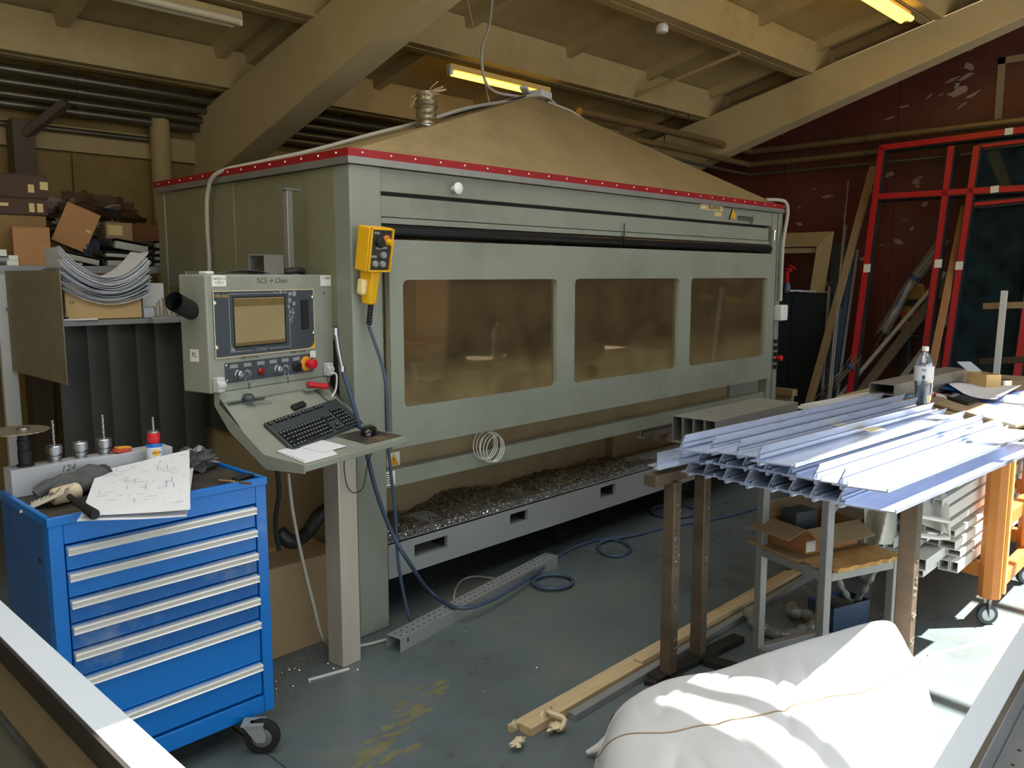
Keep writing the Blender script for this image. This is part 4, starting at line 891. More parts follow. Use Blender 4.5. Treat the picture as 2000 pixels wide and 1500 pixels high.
b = MB(); b.box(TX0 + .013, TX1 - .013, TY1 - .012, TY1, TZ0, TZ1 - .015); b.box(TX0 + .013, TX1 - .013, TY0 + .06, TY1 - .013, TZ0, TZ0 + .01); b.box(TX0 + .045, TX1 - .045, TY0 + .045, TY0 + .055, TZ0, .86); tb_(b, 'carcass', m_bluedk)
b = MB(); b.box(TX0 - .004, TX1 + .004, TY0 - .004, TY0 + .012, TZ1 - .028, TZ1); b.box(TX0 - .004, TX1 + .004, TY1 - .012, TY1 + .004, TZ1 - .028, TZ1); b.box(TX0 - .004, TX0 + .012, TY0, TY1, TZ1 - .028, TZ1); b.box(TX1 - .012, TX1 + .004, TY0, TY1, TZ1 - .028, TZ1); tb_(b, 'top_rim', m_blue, bevel=.003)
b = MB(); b.box(TX0 + .012, TX1 - .012, TY0 + .012, TY1 - .012, TZ1 - .022, TZ1 - .012); tb_(b, 'top_mat', mat('grimy_rubber_mat', (58, 52, 46), .7, var=.25, scale=8, dirt=(110, 92, 70), dirt_amt=.4))
zh = [.860, .780, .697, .617, .535, .448, .292, .168]
m_scuff = mat('scuffed_blue', (20, 96, 170), .35, var=.08, scale=3, dirt=(150, 160, 170), dirt_amt=.75, dscale=3.5)
for k in range(7):
    z1 = zh[k] + .002; z0 = zh[k + 1] + .006
    b = MB(); b.box(TX0 + .044, TX1 - .044, TY0 + .004, TY0 + .03, z0, z1); dr = tb_(b, 'drawer', m_scuff if k in (2, 3, 4) else m_blue, bevel=.002)
    b = MB(); zt = z1 - .004
    b.extr([(TX0 + .046, TY0 + .003, zt), (TX0 + .046, TY0 - .013, zt - .001), (TX0 + .046, TY0 - .016, zt - .006), (TX0 + .046, TY0 - .012, zt - .020), (TX0 + .046, TY0 - .016, zt - .023), (TX0 + .046, TY0 - .008, zt - .025), (TX0 + .046, TY0 + .003, zt - .012)], (TX1 - TX0 - .092, 0, 0)); b.build('handle', m_handle, dr, smooth=20)
for i, (x, y, a) in enumerate(((TX1 - .07, TY0 - .03, 1.9), (TX0 + .07, TY0 + .06, .3), (TX1 - .07, TY1 - .07, .4), (TX0 + .07, TY1 - .07, 1.2))):
    wx = Vector((math.cos(a), math.sin(a), 0)); c = Vector((x, y, .062))
    if i == 0: c = Vector((1.345, 2.495, .062)); wx = Vector((.75, -.66, 0)).normalized()
    ax = Vector((-wx.y, wx.x, 0))
    b = MB(); b.lathe(c - ax * .014, [(.045, 0), (.060, .003), (.062, .014), (.060, .025), (.045, .028)], 28, axis=ax); wh = tb_(b, 'caster', m_black)
    b = MB(); b.lathe(c - ax * .018, [(.012, 0), (.034, .004), (.044, .006), (.044, .030), (.034, .032), (.012, .036)], 24, axis=ax); b.build('hub', mat('grey_hub', (140, 140, 136), .3, .6), wh)
    tp = c - wx * (.03 if i else .028)
    b = MB()
    for s_ in (-1, 1):
        q = ax * s_ * .024
        b.extr([c + q + Vector((0, 0, -.012)) + wx * .012, c + q + wx * .016 + Vector((0, 0, .01)), tp + q + wx * .035 + Vector((0, 0, .052)), tp + q - wx * .035 + Vector((0, 0, .052)), c + q - wx * .016 + Vector((0, 0, -.012))], ax * .003)
    b.bar(tp - wx * .038 + Vector((0, 0, .052)), tp + wx * .038 + Vector((0, 0, .052)), .06, .004); b.cyl(tp + Vector((0, 0, .054)), tp + Vector((0, 0, .100 - .062 + .0)) + Vector((0, 0, .0)), .012, n=10); b.build('fork', m_grey, wh)
b = MB(); b.box(TX0 - .002, TX0 + .001, TY0 + .09, TY0 + .10, .80, .815); tb_(b, 'keyhole', m_black)
# black inside gap behind top drawer frame
# ---- on the trolley: aluminium block with drills
ZT = TZ1 - .011
bk = thing('tool_holder_block', 'long solid grey aluminium block standing on the back of the tool trolley', 'tool block', (1.02, 2.96, ZT))
b = MB(); b.box(.752, 1.272, 2.925, 3.005, ZT, 1.035); b.build('block', mat('milled_aluminium', (178, 181, 186), .5, .0, var=.12, scale=4), bk, bevel=.002)
text('124\n 3/8', .03, frame((.92, 2.9245, 1.0), (1, 0, 0), (0, 0, 1)), mat('pencil', (90, 92, 96), .6), bk, shear=.2)
BT = 1.0355
def collet(x, y, lab, drill=True, h=1.0):
    t = thing('collet_chuck', lab, 'collet', (x, y, BT), group=None)
    b = MB(); b.lathe((x, y, BT), [(.020, 0), (.020, .004), (.015, .006), (.015, .014), (.022, .016), (.022, .020), (.017, .022), (.017, .026), (.025, .028), (.0255, .052), (.023, .055), (.010, .055), (.009, .048)], 28); b.build('nut', m_alu, t)
    if drill:
        b = MB(); n = 34; pts = []
        for i in range(n + 1):
            q = i / n; pts.append((x, y, BT + .05 + q * .085 * h))
        for s_ in (0, pi): b.tube([(x + .0022 * math.cos(i * .9 + s_), y + .0022 * math.sin(i * .9 + s_), BT + .05 + i / n * .088 * h) for i in range(n + 1)], .0024, 6)
        b.build('drill_bit', m_alu, t)
    return t
def bx(px): return at(px, 880, y=2.965).x
collet(bx(106), 2.965, 'collet chuck with a drill bit, left of three on the aluminium block')
collet(bx(157), 2.965, 'empty collet chuck in the middle of the aluminium block', False)
collet(bx(204), 2.965, 'collet chuck with a fluted drill bit beside the orange eraser', True)
x = bx(48); t = thing('saw_arbor', 'black toolholder carrying a large flat saw blade at the left of the block', 'toolholder', (x, 2.965, BT))
b = MB(); b.lathe((x, 2.965, BT), [(.026, 0), (.026, .006), (.020, .008), (.0215, .05), (.019, .052), (.0205, .086), (.018, .088), (.018, .117)], 28); b.build('shank', m_black, t)
b = MB(); n = 60; b.extr([(x - .02 + (.093 + (.004 if k % 2 else 0)) * math.cos(2 * pi * k / n), 2.965 + (.093 + (.004 if k % 2 else 0)) * math.sin(2 * pi * k / n), BT + .117 + .0) for k in range(n)], (0, 0, .003)); b.build('saw_blade', mat('rusty_blade', (150, 140, 120), .4, .7, var=.25, scale=14), t)
b = MB(); b.lathe((x, 2.965, BT + .1205), [(.02, 0), (.02, .006), (.012, .008)], 20); b.build('flange_nut', m_alu, t)
ex_ = bx(236); t = thing('eraser', 'red and orange wedge lying on the right of the aluminium block', 'wedge', (ex_, 2.96, BT))
EF = Matrix.Translation((ex_, 2.955, BT + .008)) @ Euler((0, .12, .3)).to_matrix().to_4x4()
b = MB(EF); b.box(-.030, .030, -.015, .015, -.008, .004); b.build('red_half', mat('red_rubber', (190, 70, 60), .7), t, bevel=.002); b = MB(EF); b.box(-.022, .030, -.014, .014, .0045, .012); b.build('orange_half', mat('orange_rubber', (224, 150, 60), .7), t, bevel=.002)
# spray can
sx = at(302, 890, z=1.0); sx = Vector((1.185, 2.875, 0)); sx = at(303, 905, y=2.875)
t = thing('spray_can', 'blue and white spray can with a red cap behind the papers', 'spray can', (sx.x, 2.875, ZT))
b = MB(); b.lathe((sx.x, 2.875, ZT), [(.024, 0), (.026, .003), (.026, .118), (.024, .124)], 28); b.build('can', mat('can_label', (206, 214, 226), .35), t)
b = MB(); b.lathe((sx.x, 2.875, ZT + .112), [(.0266, 0), (.0266, .010), (.0245, .012)], 28); b.build('blue_band', m_blue, t)
b = MB(); b.box(sx.x - .014, sx.x + .004, 2.848, 2.850, ZT + .082, ZT + .104); b.build('emblem', m_logo, t)
text('WD-40', .011, frame((sx.x - .004, 2.8475, ZT + .093), (1, 0, 0), (0, 0, 1)), m_ink, t)
b = MB(); b.lathe((sx.x, 2.875, ZT + .1245), [(.020, 0), (.020, .004), (.0215, .006), (.0215, .034), (.019, .037)], 28); b.build('cap', m_redplastic, t)
b = MB(); b.lathe((sx.x, 2.875, ZT + .162), [(.021, 0), (.021, .005), (.017, .007)], 24); b.build('metal_rim', m_alu, t)
b = MB(); 
for s_ in (0, pi): b.tube([(sx.x + .0022 * math.cos(i * .9 + s_), 2.875 + .0022 * math.sin(i * .9 + s_), ZT + .168 + i * .0016) for i in range(30)], .0022, 6)
b.build('drill_bit', m_alu, t)
# work glove
t = thing('work_glove', 'crumpled dark grey work glove on the trolley top', 'glove', (.93, 2.85, ZT))
def blob(mb, c, r, s=(1, 1, 1), seed=0, amp=.25, n=18, freq=3.0):
    c = Vector(c)
    def fn(u, v):
        a = u * 2 * pi; bb = v * pi; d = Vector((math.sin(bb) * math.cos(a), math.sin(bb) * math.sin(a), -math.cos(bb)))
        k = 1 + amp * noise.noise(d * freq * .5 + Vector((seed, seed * 2, 0)))
        return c + Vector((d.x * s[0], d.y * s[1], d.z * s[2])) * r * k
    return mb.grid(fn, n, n // 2)
m_glove = mat('grey_glove', (84, 86, 86), .9, var=.15, scale=20, bump=.3, bscale=120)
b = MB(); blob(b, (.895, 2.84, ZT + .036), .070, (1.1, .75, .52), 3); blob(b, (.965, 2.86, ZT + .045), .055, (1.1, .7, .75), 5); b.build('palm', m_glove, t, smooth=80)
for k, (dx, dy, L) in enumerate(((-.095, -.015, .045), (-.085, .022, .04), (-.07, .05, .035), (-.055, -.055, .04))):
    b = MB(); b.tube(smooth_path([(.885, 2.84, ZT + .045), (.885 + dx * .6, 2.84 + dy * .7, ZT + .040), (.885 + dx, 2.84 + dy, ZT + .022)], 5), .017, 10, rad=None); b.build('finger', m_glove, t, smooth=80)
b = MB(); b.tube([(1.005 + .028 * math.cos(q) * .7, 2.845 + .014 * math.sin(q), ZT + .045 + .028 * math.sin(q)) for q in [2 * pi * i / 20 for i in range(20)]], .009, 8, closed=True); b.build('cuff', mat('dark_cuff', (52, 54, 56), .8), t, smooth=80)
# mallet
t = thing('mallet', 'worn cream rubber mallet with a black handle lying on the papers', 'mallet', (.90, 2.72, ZT))
mc = Vector((.905, 2.735, ZT + .030)); hx = Vector((.93, .34, .05)).normalized(); hy = Vector((.35, -.92, -.02)).normalized()
m0 = at(100, 972, z=.972); m1 = at(156, 957, z=.978); hx = (m1 - m0).normalized(); LM = (m1 - m0).length
b = MB(); b.lathe(m0, [(.020, 0), (.026, .006), (.028, LM / 2), (.026, LM - .006), (.020, LM)], 22, axis=hx); b.build('head', mat('worn_cream_rubber', (206, 190, 160), .6, var=.15, scale=12, dirt=(120, 104, 80), dirt_amt=.6, dscale=12), t, bevel=.003)
hs = at(136, 970, z=.990); he = at(186, 1006, z=.992); hy = (he - hs).normalized(); hl_ = (he - hs).length

b = MB(); b.tube([hs, hs + hy * hl_ * .25, hs + hy * hl_ * .28, hs + hy * hl_ * .65, hs + hy * hl_ * .96, he], .012, 12, rad=[.009, .009, .013, .0125, .0155, .011]); b.build('handle', m_black, t)
# torn printed card box at the left edge
t = thing('folded_leaflet', 'cream folded leaflet with printed lines leaning on the left edge of the trolley', 'leaflet', (.80, 2.73, ZT))
LF = Matrix.Translation((.800, 2.745, ZT + .024)) @ Euler((.35, -.35, -.95)).to_matrix().to_4x4()
b = MB(LF); b.sheet(lambda u, v: (-.085 + u * .17, -.032 + v * .064, .006 * math.sin(v * 6) + .012 * u * u), 10, 8, .001); b.build('sheet', mat('cream_paper', (214, 206, 188), .7), t, smooth=70)
b = MB(LF)
for k in range(8): b.box(-.07 + k * .016, -.067 + k * .016, -.02, .02, .0135, .0145)
b.build('printed_line', m_dkgrey, t, kind='stuff')
# drawings: two big crumpled sheets
def dz1(x, y): return 0
PZ = ZT + .003
def bigsheet(pts, z, lab, amp, seed):
    P0 = [Vector(p) for p in pts]; b = MB()
    def fn(u, v):
        p = (P0[0] * (1 - u) + P0[1] * u) * (1 - v) + (P0[3] * (1 - u) + P0[2] * u) * v
        return Vector((p.x, p.y, p.z + z + amp * (.5 + .5 * noise.noise(Vector((u * 2 + seed, v * 2, seed))))))
    b.sheet(fn, 18, 18, .0008); return tag(b.build('drawing_sheet', m_paper, smooth=70), lab, 'paper')
ra = [at(190, 925, z=.985), at(370, 882, z=1.03), at(372, 1000, z=.975), at(158, 1012, z=.968)]
P4 = [Vector((v.x, v.y, v.z)) for v in ra]
bigsheet([P4[3], P4[2], P4[1], P4[0]], .004, 'large white technical drawing propped over the right part of the trolley top', .006, 1.3)
P5 = [at(150, 1020, z=.962), at(365, 1010, z=.962), at(378, 915, z=.985), at(196, 950, z=.965)]
bigsheet(P5, .000, 'lower white drawing sheet under the large drawing on the trolley', .004, 4.3)
ln_ = MB(); n_ = 0
def onP(u, v): 
    p = (P4[3] * (1 - u) + P4[2] * u) * (1 - v) + (P4[0] * (1 - u) + P4[1] * u) * v; return p
m_blueink = mat('blue_ink', (90, 104, 140), .6); 
pr_ = MB()
for k in range(60):
    u, v = random.uniform(.05, .93), random.uniform(.06, .93); a = random.random() < .6; L = random.uniform(.02, .12)
    p = onP(u, v) + Vector((0, 0, .0125)); q = onP(min(.98, u + (L if a else 0)), min(.98, v + (0 if a else L))) + Vector((0, 0, .0125)); pr_.bar(p, q, .0012, .0004)
tag(pr_.build('pencil_notes', m_blueink, smooth=0, kind='stuff'), 'faint blue pen lines and dimensions on the large drawing', 'print')
# plastic bag of parts and drill bit on the right
t = thing('plastic_bag', 'crumpled clear plastic bag of small parts on the right of the trolley top', 'bag', (1.30, 2.85, ZT))
m_bag = glass('clear_bag', (190, 196, 196), gloss=.3, dust=.35, dustcol=(110, 116, 118), rough=.15)
b = MB(); blob(b, (1.325, 2.88, ZT + .038), .075, (1.0, .8, .55), 9, amp=.8, n=28, freq=6); b.build('film', m_bag, t, smooth=60)
b = MB(); 
for k in range(10): b.obox((1.32 + random.gauss(0, .02), 2.88 + random.gauss(0, .02), ZT + .012 + random.random() * .02), (.018, .012, .01), (random.random(), random.random(), random.random()))
b.build('part', m_alu_dull, t, kind='stuff')
b = MB(); p = at(425, 938, z=ZT + .01); q = at(490, 944, z=ZT + .01)
for s_ in (0, pi): b.tube([p.lerp(q, i / 30 * .55) + Vector((0, .003 * math.cos(i * .8 + s_), .003 * math.sin(i * .8 + s_))) for i in range(31)], .0035, 6)
b.cyl(p.lerp(q, .55), q, .0045, n=10); tag(b.build('drill_bit', mat('bronze_steel', (170, 140, 100), .35, .9), smooth=60), 'bronze twist drill lying on the right front of the trolley top', 'drill bit')
b = MB(); b.obox((1.385, 2.63, ZT + .008), (.08, .03, .012), (0, 0, .3)); tag(b.build('black_grip', m_black, bevel=.004), 'small black grip lying in front of the twist drill', 'grip')
# ================================================================== LEFT RACK
rk = thing('storage_rack', 'grey steel storage rack with two shelves left of the machine', 'rack', (1.4, 5.3, 0))
b = MB(); b.box(1.30, 1.375, 5.05, 5.09, 0, 1.70); b.build('upright', m_ltgrey, rk, bevel=.004)
b = MB(); b.box(-.6, -.53, 5.05, 5.09, 0, 1.70); b.build('upright', m_ltgrey, rk, bevel=.004)
b = MB(); b.box(3.2, 3.27, 5.05, 5.09, 0, 1.70); b.build('upright', m_ltgrey, rk, bevel=.004)
b = MB(); b.box(-1.0, 3.4, 5.045, 5.95, 1.685, 1.70); b.box(-1.0, 3.4, 5.042, 5.048, 1.66, 1.7005); b.build('shelf', m_grey, rk)
b = MB(); b.box(1.355, 2.10, 4.30, 5.04, 1.412, 1.430); b.box(1.355, 2.10, 4.294, 4.30, 1.405, 1.431); b.build('shelf', m_grey, rk)
b = MB(); b.box(2.06, 2.10, 4.9, 4.94, 0, 1.41); b.build('upright', m_grey, rk)
pl = thing('steel_plate', 'dull brown sheet metal plate hung on the left end of the lower shelf', 'plate', (1.345, 4.65, 1.14))
b = MB(); b.box(1.343, 1.347, 4.20, 5.04, 1.135, 1.672); b.build('plate', mat('brown_sheet_steel', (138, 128, 106), .55, .0, var=.12, scale=3, dirt=(84, 76, 60), dirt_amt=.5), pl)
b = MB(); b.cyl((1.33, 5.02, 1.47), (1.36, 5.02, 1.47), .008, n=8); b.build('bolt', m_alu, pl)
cu = thing('strip_curtain', 'black vertical strip curtain hanging under the lower shelf', 'curtain', (1.7, 4.35, .3))
x = 1.36; k = 0
while x < 2.06:
    b = MB(); y = 4.34 + (.008 if k % 2 else 0); b.extr([(x, y + .012, .35), (x + .03, y, .35), (x + .11, y, .35), (x + .138, y + .012, .35), (x + .138, y + .016, .35), (x, y + .016, .35)], (0, 0, 1.05)); b.build('strip', mat('black_pvc_strip', (52, 52, 49), .5, var=.2), cu, smooth=25); x += .118; k += 1
# cartons and bags on the upper shelf
SZ = 1.7005
def pxb(x0, y0, x1, y1, Y):
    a = at(x0, y1, y=Y); c = at(x1, y0, y=Y); return a.x, c.x, max(SZ, a.z), c.z
def carton(label, x0, x1, y0, y1, z0, z1, m, rot=None, labels=(), tape=True, group='cartons on the upper shelf'):
    c = Vector(((x0 + x1) / 2, (y0 + y1) / 2, z0)); t = thing('carton', label, 'box', c, group=group)
    xf = Matrix.Translation(c) @ (rot.to_matrix().to_4x4() if rot else Matrix.Identity(4)); hx, hy, hz = (x1 - x0) / 2, (y1 - y0) / 2, z1 - z0
    b = MB(xf); b.box(-hx, hx, -hy, hy, 0, hz); b.build('body', m, t, bevel=.004)
    b = MB(xf); b.box(-hx * .995, hx * .995, -hy * .995, -.002, hz + .0002, hz + .004); b.build('flap', m, t); b = MB(xf); b.box(-hx * .995, hx * .995, .002, hy * .995, hz + .0002, hz + .004); b.build('flap', m, t)
    if tape: b = MB(xf); b.box(-hx, hx, -.02, .02, hz + .0045, hz + .0052); b.build('tape', m_tape, t)
    for (u0, u1, w0, w1) in labels:
        b = MB(xf); b.box(-hx + u0 * 2 * hx, -hx + u1 * 2 * hx, -hy - .0012, -hy - .0003, w0 * hz, w1 * hz); b.build('label', m_st_yel, t)
    return t
m_purp = mat('dark_purple_carton', (82, 64, 54), .85, var=.12, scale=5); m_tanbag = mat('tan_carton', (140, 112, 72), .85, var=.1, scale=4)
a = pxb(-40, 424, 90, 480, 5.30); carton('brown carton behind the front orange carton, at the bottom of the left stack', a[0], a[1], 5.30, 5.7, SZ, a[3], m_tanbag)
zz = a[3] + .007
a = pxb(-40, 391, 92, 424, 5.30); carton('dark carton with two paper labels, lower of the two dark cartons', a[0], a[1], 5.30, 5.75, zz, a[3], m_purp, labels=((.72, .80, .2, .75), (.84, .93, .2, .75), (.28, .42, .5, .7))); zz = a[3] + .007
a = pxb(-40, 345, 92, 391, 5.32); carton('dark carton on top of the left stack, with two small notes', a[0], a[1], 5.32, 5.75, zz, a[3], m_purp, labels=((.70, .79, .25, .6), (.88, 1.0, .4, .75)))
a = pxb(37, 446, 102, 514, 5.10); t = carton('orange striped carton standing at the front edge of the upper shelf', a[0], a[1], 5.10, 5.26, SZ, a[3], m_card_or, rot=Euler((0, 0, -.22)))
a = pxb(90, 466, 128, 512, 5.34); carton('brown carton seen between the orange carton and the tilted one', a[0], a[1], 5.34, 5.6, SZ, a[3], m_card_dk)
a = pxb(115, 474, 190, 505, 5.38); carton('low brown carton behind the binders', a[0], a[1], 5.38, 5.6, SZ, a[3], m_card_dk)
zz = a[3]
a = pxb(104, 380, 166, 460, 5.26); carton('orange carton tilted on its corner above the binders', a[0], a[1], 5.28, 5.36, SZ + .115, SZ + .115 + (a[3] - a[2]) * .98, m_card_or, rot=Euler((0, math.radians(24), -.28)), labels=((.78, .92, .5, .56),))
a = pxb(208, 437, 258, 478, 5.36); carton('tan carton with a cream label behind the binders', a[0], a[1], 5.36, 5.62, SZ, a[3], m_card, labels=((.08, .62, .72, .95),))
zz = a[3]
a = pxb(258, 440, 300, 480, 5.45); carton('dark brown carton right of the labelled tan carton', a[0], a[1] + .08, 5.45, 5.8, SZ, a[3], m_card_dk)
t = thing('plastic_sack', 'dark brown crumpled plastic sack piled on the cartons', 'sack', (2.05, 5.7, 1.9))
b = MB(); blob(b, (2.02, 5.70, 2.02), .20, (1.25, .8, .62), 2, amp=.9, n=40, freq=6); b.build('film', mat('brown_plastic_film', (88, 68, 50), .35, var=.2, scale=6, bump=.5, bscale=12), t, smooth=50)
b = MB(); blob(b, (1.86, 5.52, 1.93), .11, (1.4, .8, .5), 12, amp=.9, n=34, freq=7); tag(b.build('plastic_sack', mat('grey_plastic_film', (120, 108, 88), .35, var=.2, scale=6, bump=.5, bscale=14), smooth=50), 'greyish crumpled film bag left of the dark brown sack', 'sack')
b = MB(); blob(b, (2.06, 5.55, 2.03), .06, (1.6, .5, .7), 22, amp=.5, n=20, freq=4); tag(b.build('dark_cloth', m_black, smooth=60), 'black cloth peeping out of the brown sack', 'cloth')
b = MB(); blob(b, (1.86, 5.30, 1.79), .075, (.8, .7, 1.15), 31, amp=.6, n=26, freq=5); tag(b.build('jacket', mat('dark_blue_cloth', (50, 54, 70), .9, var=.2), smooth=60), 'crumpled dark blue cloth standing behind the binders', 'cloth')
# binders
m_cover = mat('binder_cover', (58, 58, 58), .6, var=.15); m_pages = mat('binder_pages', (176, 176, 168), .8, var=.06, stretch=(1, 1, 30), scale=6)
def binder(label, x0, x1, z, th, rot=0.0, tilt=0.0, Y=5.12, d=.25, flip=False):
    c = Vector(((x0 + x1) / 2, Y + d / 2, z)); t = thing('ring_binder', label, 'binder', c, group='ring binders on the upper shelf')
    xf = Matrix.Translation(c) @ Matrix.Rotation(rot, 4, 'Z') @ Matrix.Rotation(tilt, 4, 'Y'); h = (x1 - x0) / 2; s = -1 if flip else 1
    n = 10; prof = [(h, .0), (-h + th / 2, .0)] + [(-h + th / 2 - th / 2 * math.sin(pi * i / n), th / 2 - th / 2 * math.cos(pi * i / n)) for i in range(1, n)] + [(-h + th / 2, th), (h, th), (h, th - .003), (-h + th / 2, th - .003)] + [(-h + th / 2 - (th / 2 - .003) * math.sin(pi * i / n), th / 2 + (th / 2 - .003) * math.cos(pi * i / n)) for i in range(1, n)] + [(-h + th / 2, .003), (h, .003)]
    b = MB(xf); b.extr([(x * s, -d / 2, z_) for x, z_ in prof], (0, d, 0)); b.build('cover', m_cover, t, smooth=40)
    b = MB(xf); b.box(min(s * (-h + .03), s * (h - .012)), max(s * (-h + .03), s * (h - .012)), -d / 2 + .004, d / 2 - .004, .004, th - .004 - .2 * th * (th > .03)); b.build('pages', m_pages, t)
    return t
def bx5(px, Y=5.12): return at(px, 500, y=Y).x
binder('flat binder lying lowest beside the orange carton', bx5(100), bx5(165), SZ, .022)
binder('binder slanting down over the flat one beside the orange carton', bx5(113), bx5(197), SZ + .024, .045, tilt=.22)
binder('thick binder at the bottom of the middle pile', bx5(200), bx5(272), SZ, .048)
binder('grey curled binder second in the middle pile', bx5(195), bx5(270), SZ + .050, .034, tilt=.05, Y=5.10)
binder('bulging binder on top of the middle pile', bx5(214), bx5(292), SZ + .092, .060, tilt=.16, Y=5.11)
for k, (l, z_) in enumerate((('bottom', 0), ('second', .036), ('third', .072), ('top', .110))):
    binder(l + ' binder of the right pile against the machine', bx5(289 + k), bx5(289 + k) + .24, SZ + z_, .032 if k < 3 else .045, Y=5.08)
b = MB(); blob(b, (bx5(281), 5.10, SZ + .02), .020, (1, .8, .9), 7, amp=.4, n=14); tag(b.build('paper_ball', m_paper2, smooth=60), 'small pale paper ball between the binder piles', 'paper')
# left edge small things
b = MB(); a = pxb(-6, 478, 12, 492, 5.10); b.box(a[0], a[1], 5.10, 5.2, SZ + .05, SZ + .085); tag(b.build('small_box', m_st_w, bevel=.002), 'small white box at the far left end of the upper shelf', 'box')
b = MB(); b.cyl((a[0], 5.13, SZ + .03), (a[1] + .03, 5.13, SZ + .03), .020, n=18); tag(b.build('paper_roll', m_grey), 'grey paper roll under the small white box', 'roll')
b = MB(); a = pxb(14, 492, 35, 512, 5.10); b.box(a[0], a[1], 5.10, 5.18, SZ, SZ + .028); b.box(a[0] + .01, a[1], 5.10, 5.18, SZ + .029, SZ + .055); tag(b.build('small_boxes', m_st_w, bevel=.002), 'two small white boxes stacked left of the orange carton', 'box')
# ---- lower shelf
LZ = 1.4315
pb_ = thing('open_carton', 'open tan carton overflowing with old papers on the lower shelf', 'box', (1.62, 4.4, LZ))
A0 = at(128, 608, y=4.32).x; A1 = at(277, 625, y=4.32).x; zt = at(277, 575, y=4.32).z
b = MB(); T = .005; z1 = LZ + .105
b.box(A0, A1, 4.315, 4.32, LZ + .001, z1); b.box(A0, A1, 4.56, 4.565, LZ + .001, z1); b.box(A0, A0 + T, 4.32, 4.56, LZ + .001, z1 + .05); b.box(A1 - T, A1, 4.32, 4.56, LZ + .001, z1); b.box(A0, A1, 4.315, 4.565, LZ + .0005, LZ + .004)
b.extr([(A0, 4.3148, z1), (A0 + .10, 4.3148, z1), (A0 + .05, 4.3148, z1 + .07), (A0, 4.3148, z1 + .08)], (0, .005, 0))
b.build('body', mat('tan_carton_front', (198, 168, 116), .85, var=.05), pb_, smooth=0)
text('CF', .022, frame((A0 + .03, 4.3142, LZ + .085), (1, 0, 0), (0, 0, 1)), m_ink, pb_)
n = 22
ORD = ['bottom', 'second', 'third', 'fourth', 'fifth', 'sixth', 'seventh', 'eighth', 'ninth', 'tenth', 'eleventh', 'twelfth', 'thirteenth', 'fourteenth', 'fifteenth', 'sixteenth', 'seventeenth', 'eighteenth', 'nineteenth', 'twentieth', 'last but one', 'topmost']
for k in range(n):
    w0 = -.03 + .002 * k; z0 = LZ + .075 + k * .0062; L = (A1 - A0) + .06; sk = random.uniform(-.012, .012)
    lift0 = .065 + .003 * k + random.uniform(-.01, .01); lift1 = .055 + .004 * k + random.uniform(-.012, .012); yo = random.uniform(-.012, .008)
    def fn(u, v, z0=z0, l0=lift0, l1=lift1, yo=yo, sk=sk, k=k):
        c = abs(2 * u - 1.05); z = z0 + (l0 if u < .52 else l1) * min(1.3, c) ** 2.0 + .004 * math.sin(6 * v + k)
        x = A0 - .015 + u * L + sk
        return (x, 4.296 + yo + v * .23, z)
    b = MB(); b.sheet(fn, 16, 4, .0022); o = b.build('paper_bundle', m_paper if k > 12 or k % 4 == 0 else m_paper2, smooth=60)
    tag(o, ORD[k] + (' sheaf' if k > 19 else ' sheaf from below') + ' of the bent papers heaped in the open tan carton', 'paper', 'bent papers heaped in the open carton')
def small(label, px0, px1, py0, py1, Y, d, m, name='small_box', cat='box', z0=None):
    a = at(px0, py1, y=Y); c = at(px1, py0, y=Y); b = MB(); b.box(a.x, c.x, Y, Y + d, z0 if z0 is not None else a.z, c.z); return tag(b.build(name, m, bevel=.002), label, cat)
small('white open box right of the carton of papers', 279, 319, 553, 596, 4.45, .2, m_white, z0=LZ + .001)
small('flat stack of white forms under the white box at the right of the lower shelf', 282, 345, 600, 622, 4.33, .1, m_paper2, name='form_stack', cat='paper', z0=LZ + .0005)
a = at(331, 560, x=2.06); c = at(362, 529, x=2.06); b = MB(); b.box(2.06, 2.134, c.y, a.y, a.z, c.z); tag(b.build('relay_box', m_alu_dull, bevel=.004), 'small beige relay box on the machine side behind the console', 'box')
t = thing('parts_tray', 'grey plastic tray of drill bits at the right end of the lower shelf', 'tray', (1.9, 4.26, 1.40))
a = at(300, 628, y=4.22); c = at(352, 610, y=4.22)
b = MB(); b.box(a.x, c.x, 4.22, 4.293, 1.405, 1.435); b.build('tray', m_grey, t, bevel=.004)
b = MB()
for k in range(9): p = Vector((a.x + .02 + k * .014, 4.25, 1.436)); b.cyl(p, p + Vector((random.uniform(-.02, .02), 0, random.uniform(.05, .10))), .0035, n=6)
b.build('drill_bit', m_tan, t, kind='stuff')
b = MB(); a = at(126, 618, y=4.285); b.hbar((a.x + .01, 4.30, LZ + .012), (a.x + .01, 4.50, LZ + .012), .03, .022, .003); tag(b.build('square_offcut', m_alu_dull, smooth=0), 'short hollow profile end at the left of the lower shelf', 'offcut')
for k, (x0, y0, x1, y1, l) in enumerate(((128, 634, 168, 630, 'longest'), (162, 636, 180, 631, 'shortest'), (166, 626, 194, 633, 'rightmost'))):
    a = at(x0, y0, y=4.27); c = at(x1, y1, y=4.27); b = MB(); b.bar((a.x, 4.30, LZ + .005), (c.x, 4.285, LZ + .005), .012, .008); tag(b.build('white_strip', m_white_pvc), l + ' of three white plastic strips at the edge of the lower shelf', 'strip')
# carton with film on the floor between trolley and leg
cf = carton('large brown carton wrapped in film on the floor behind the aluminium leg', 1.52, 2.10, 3.10, 3.55, 0, .40, m_card, group=None)
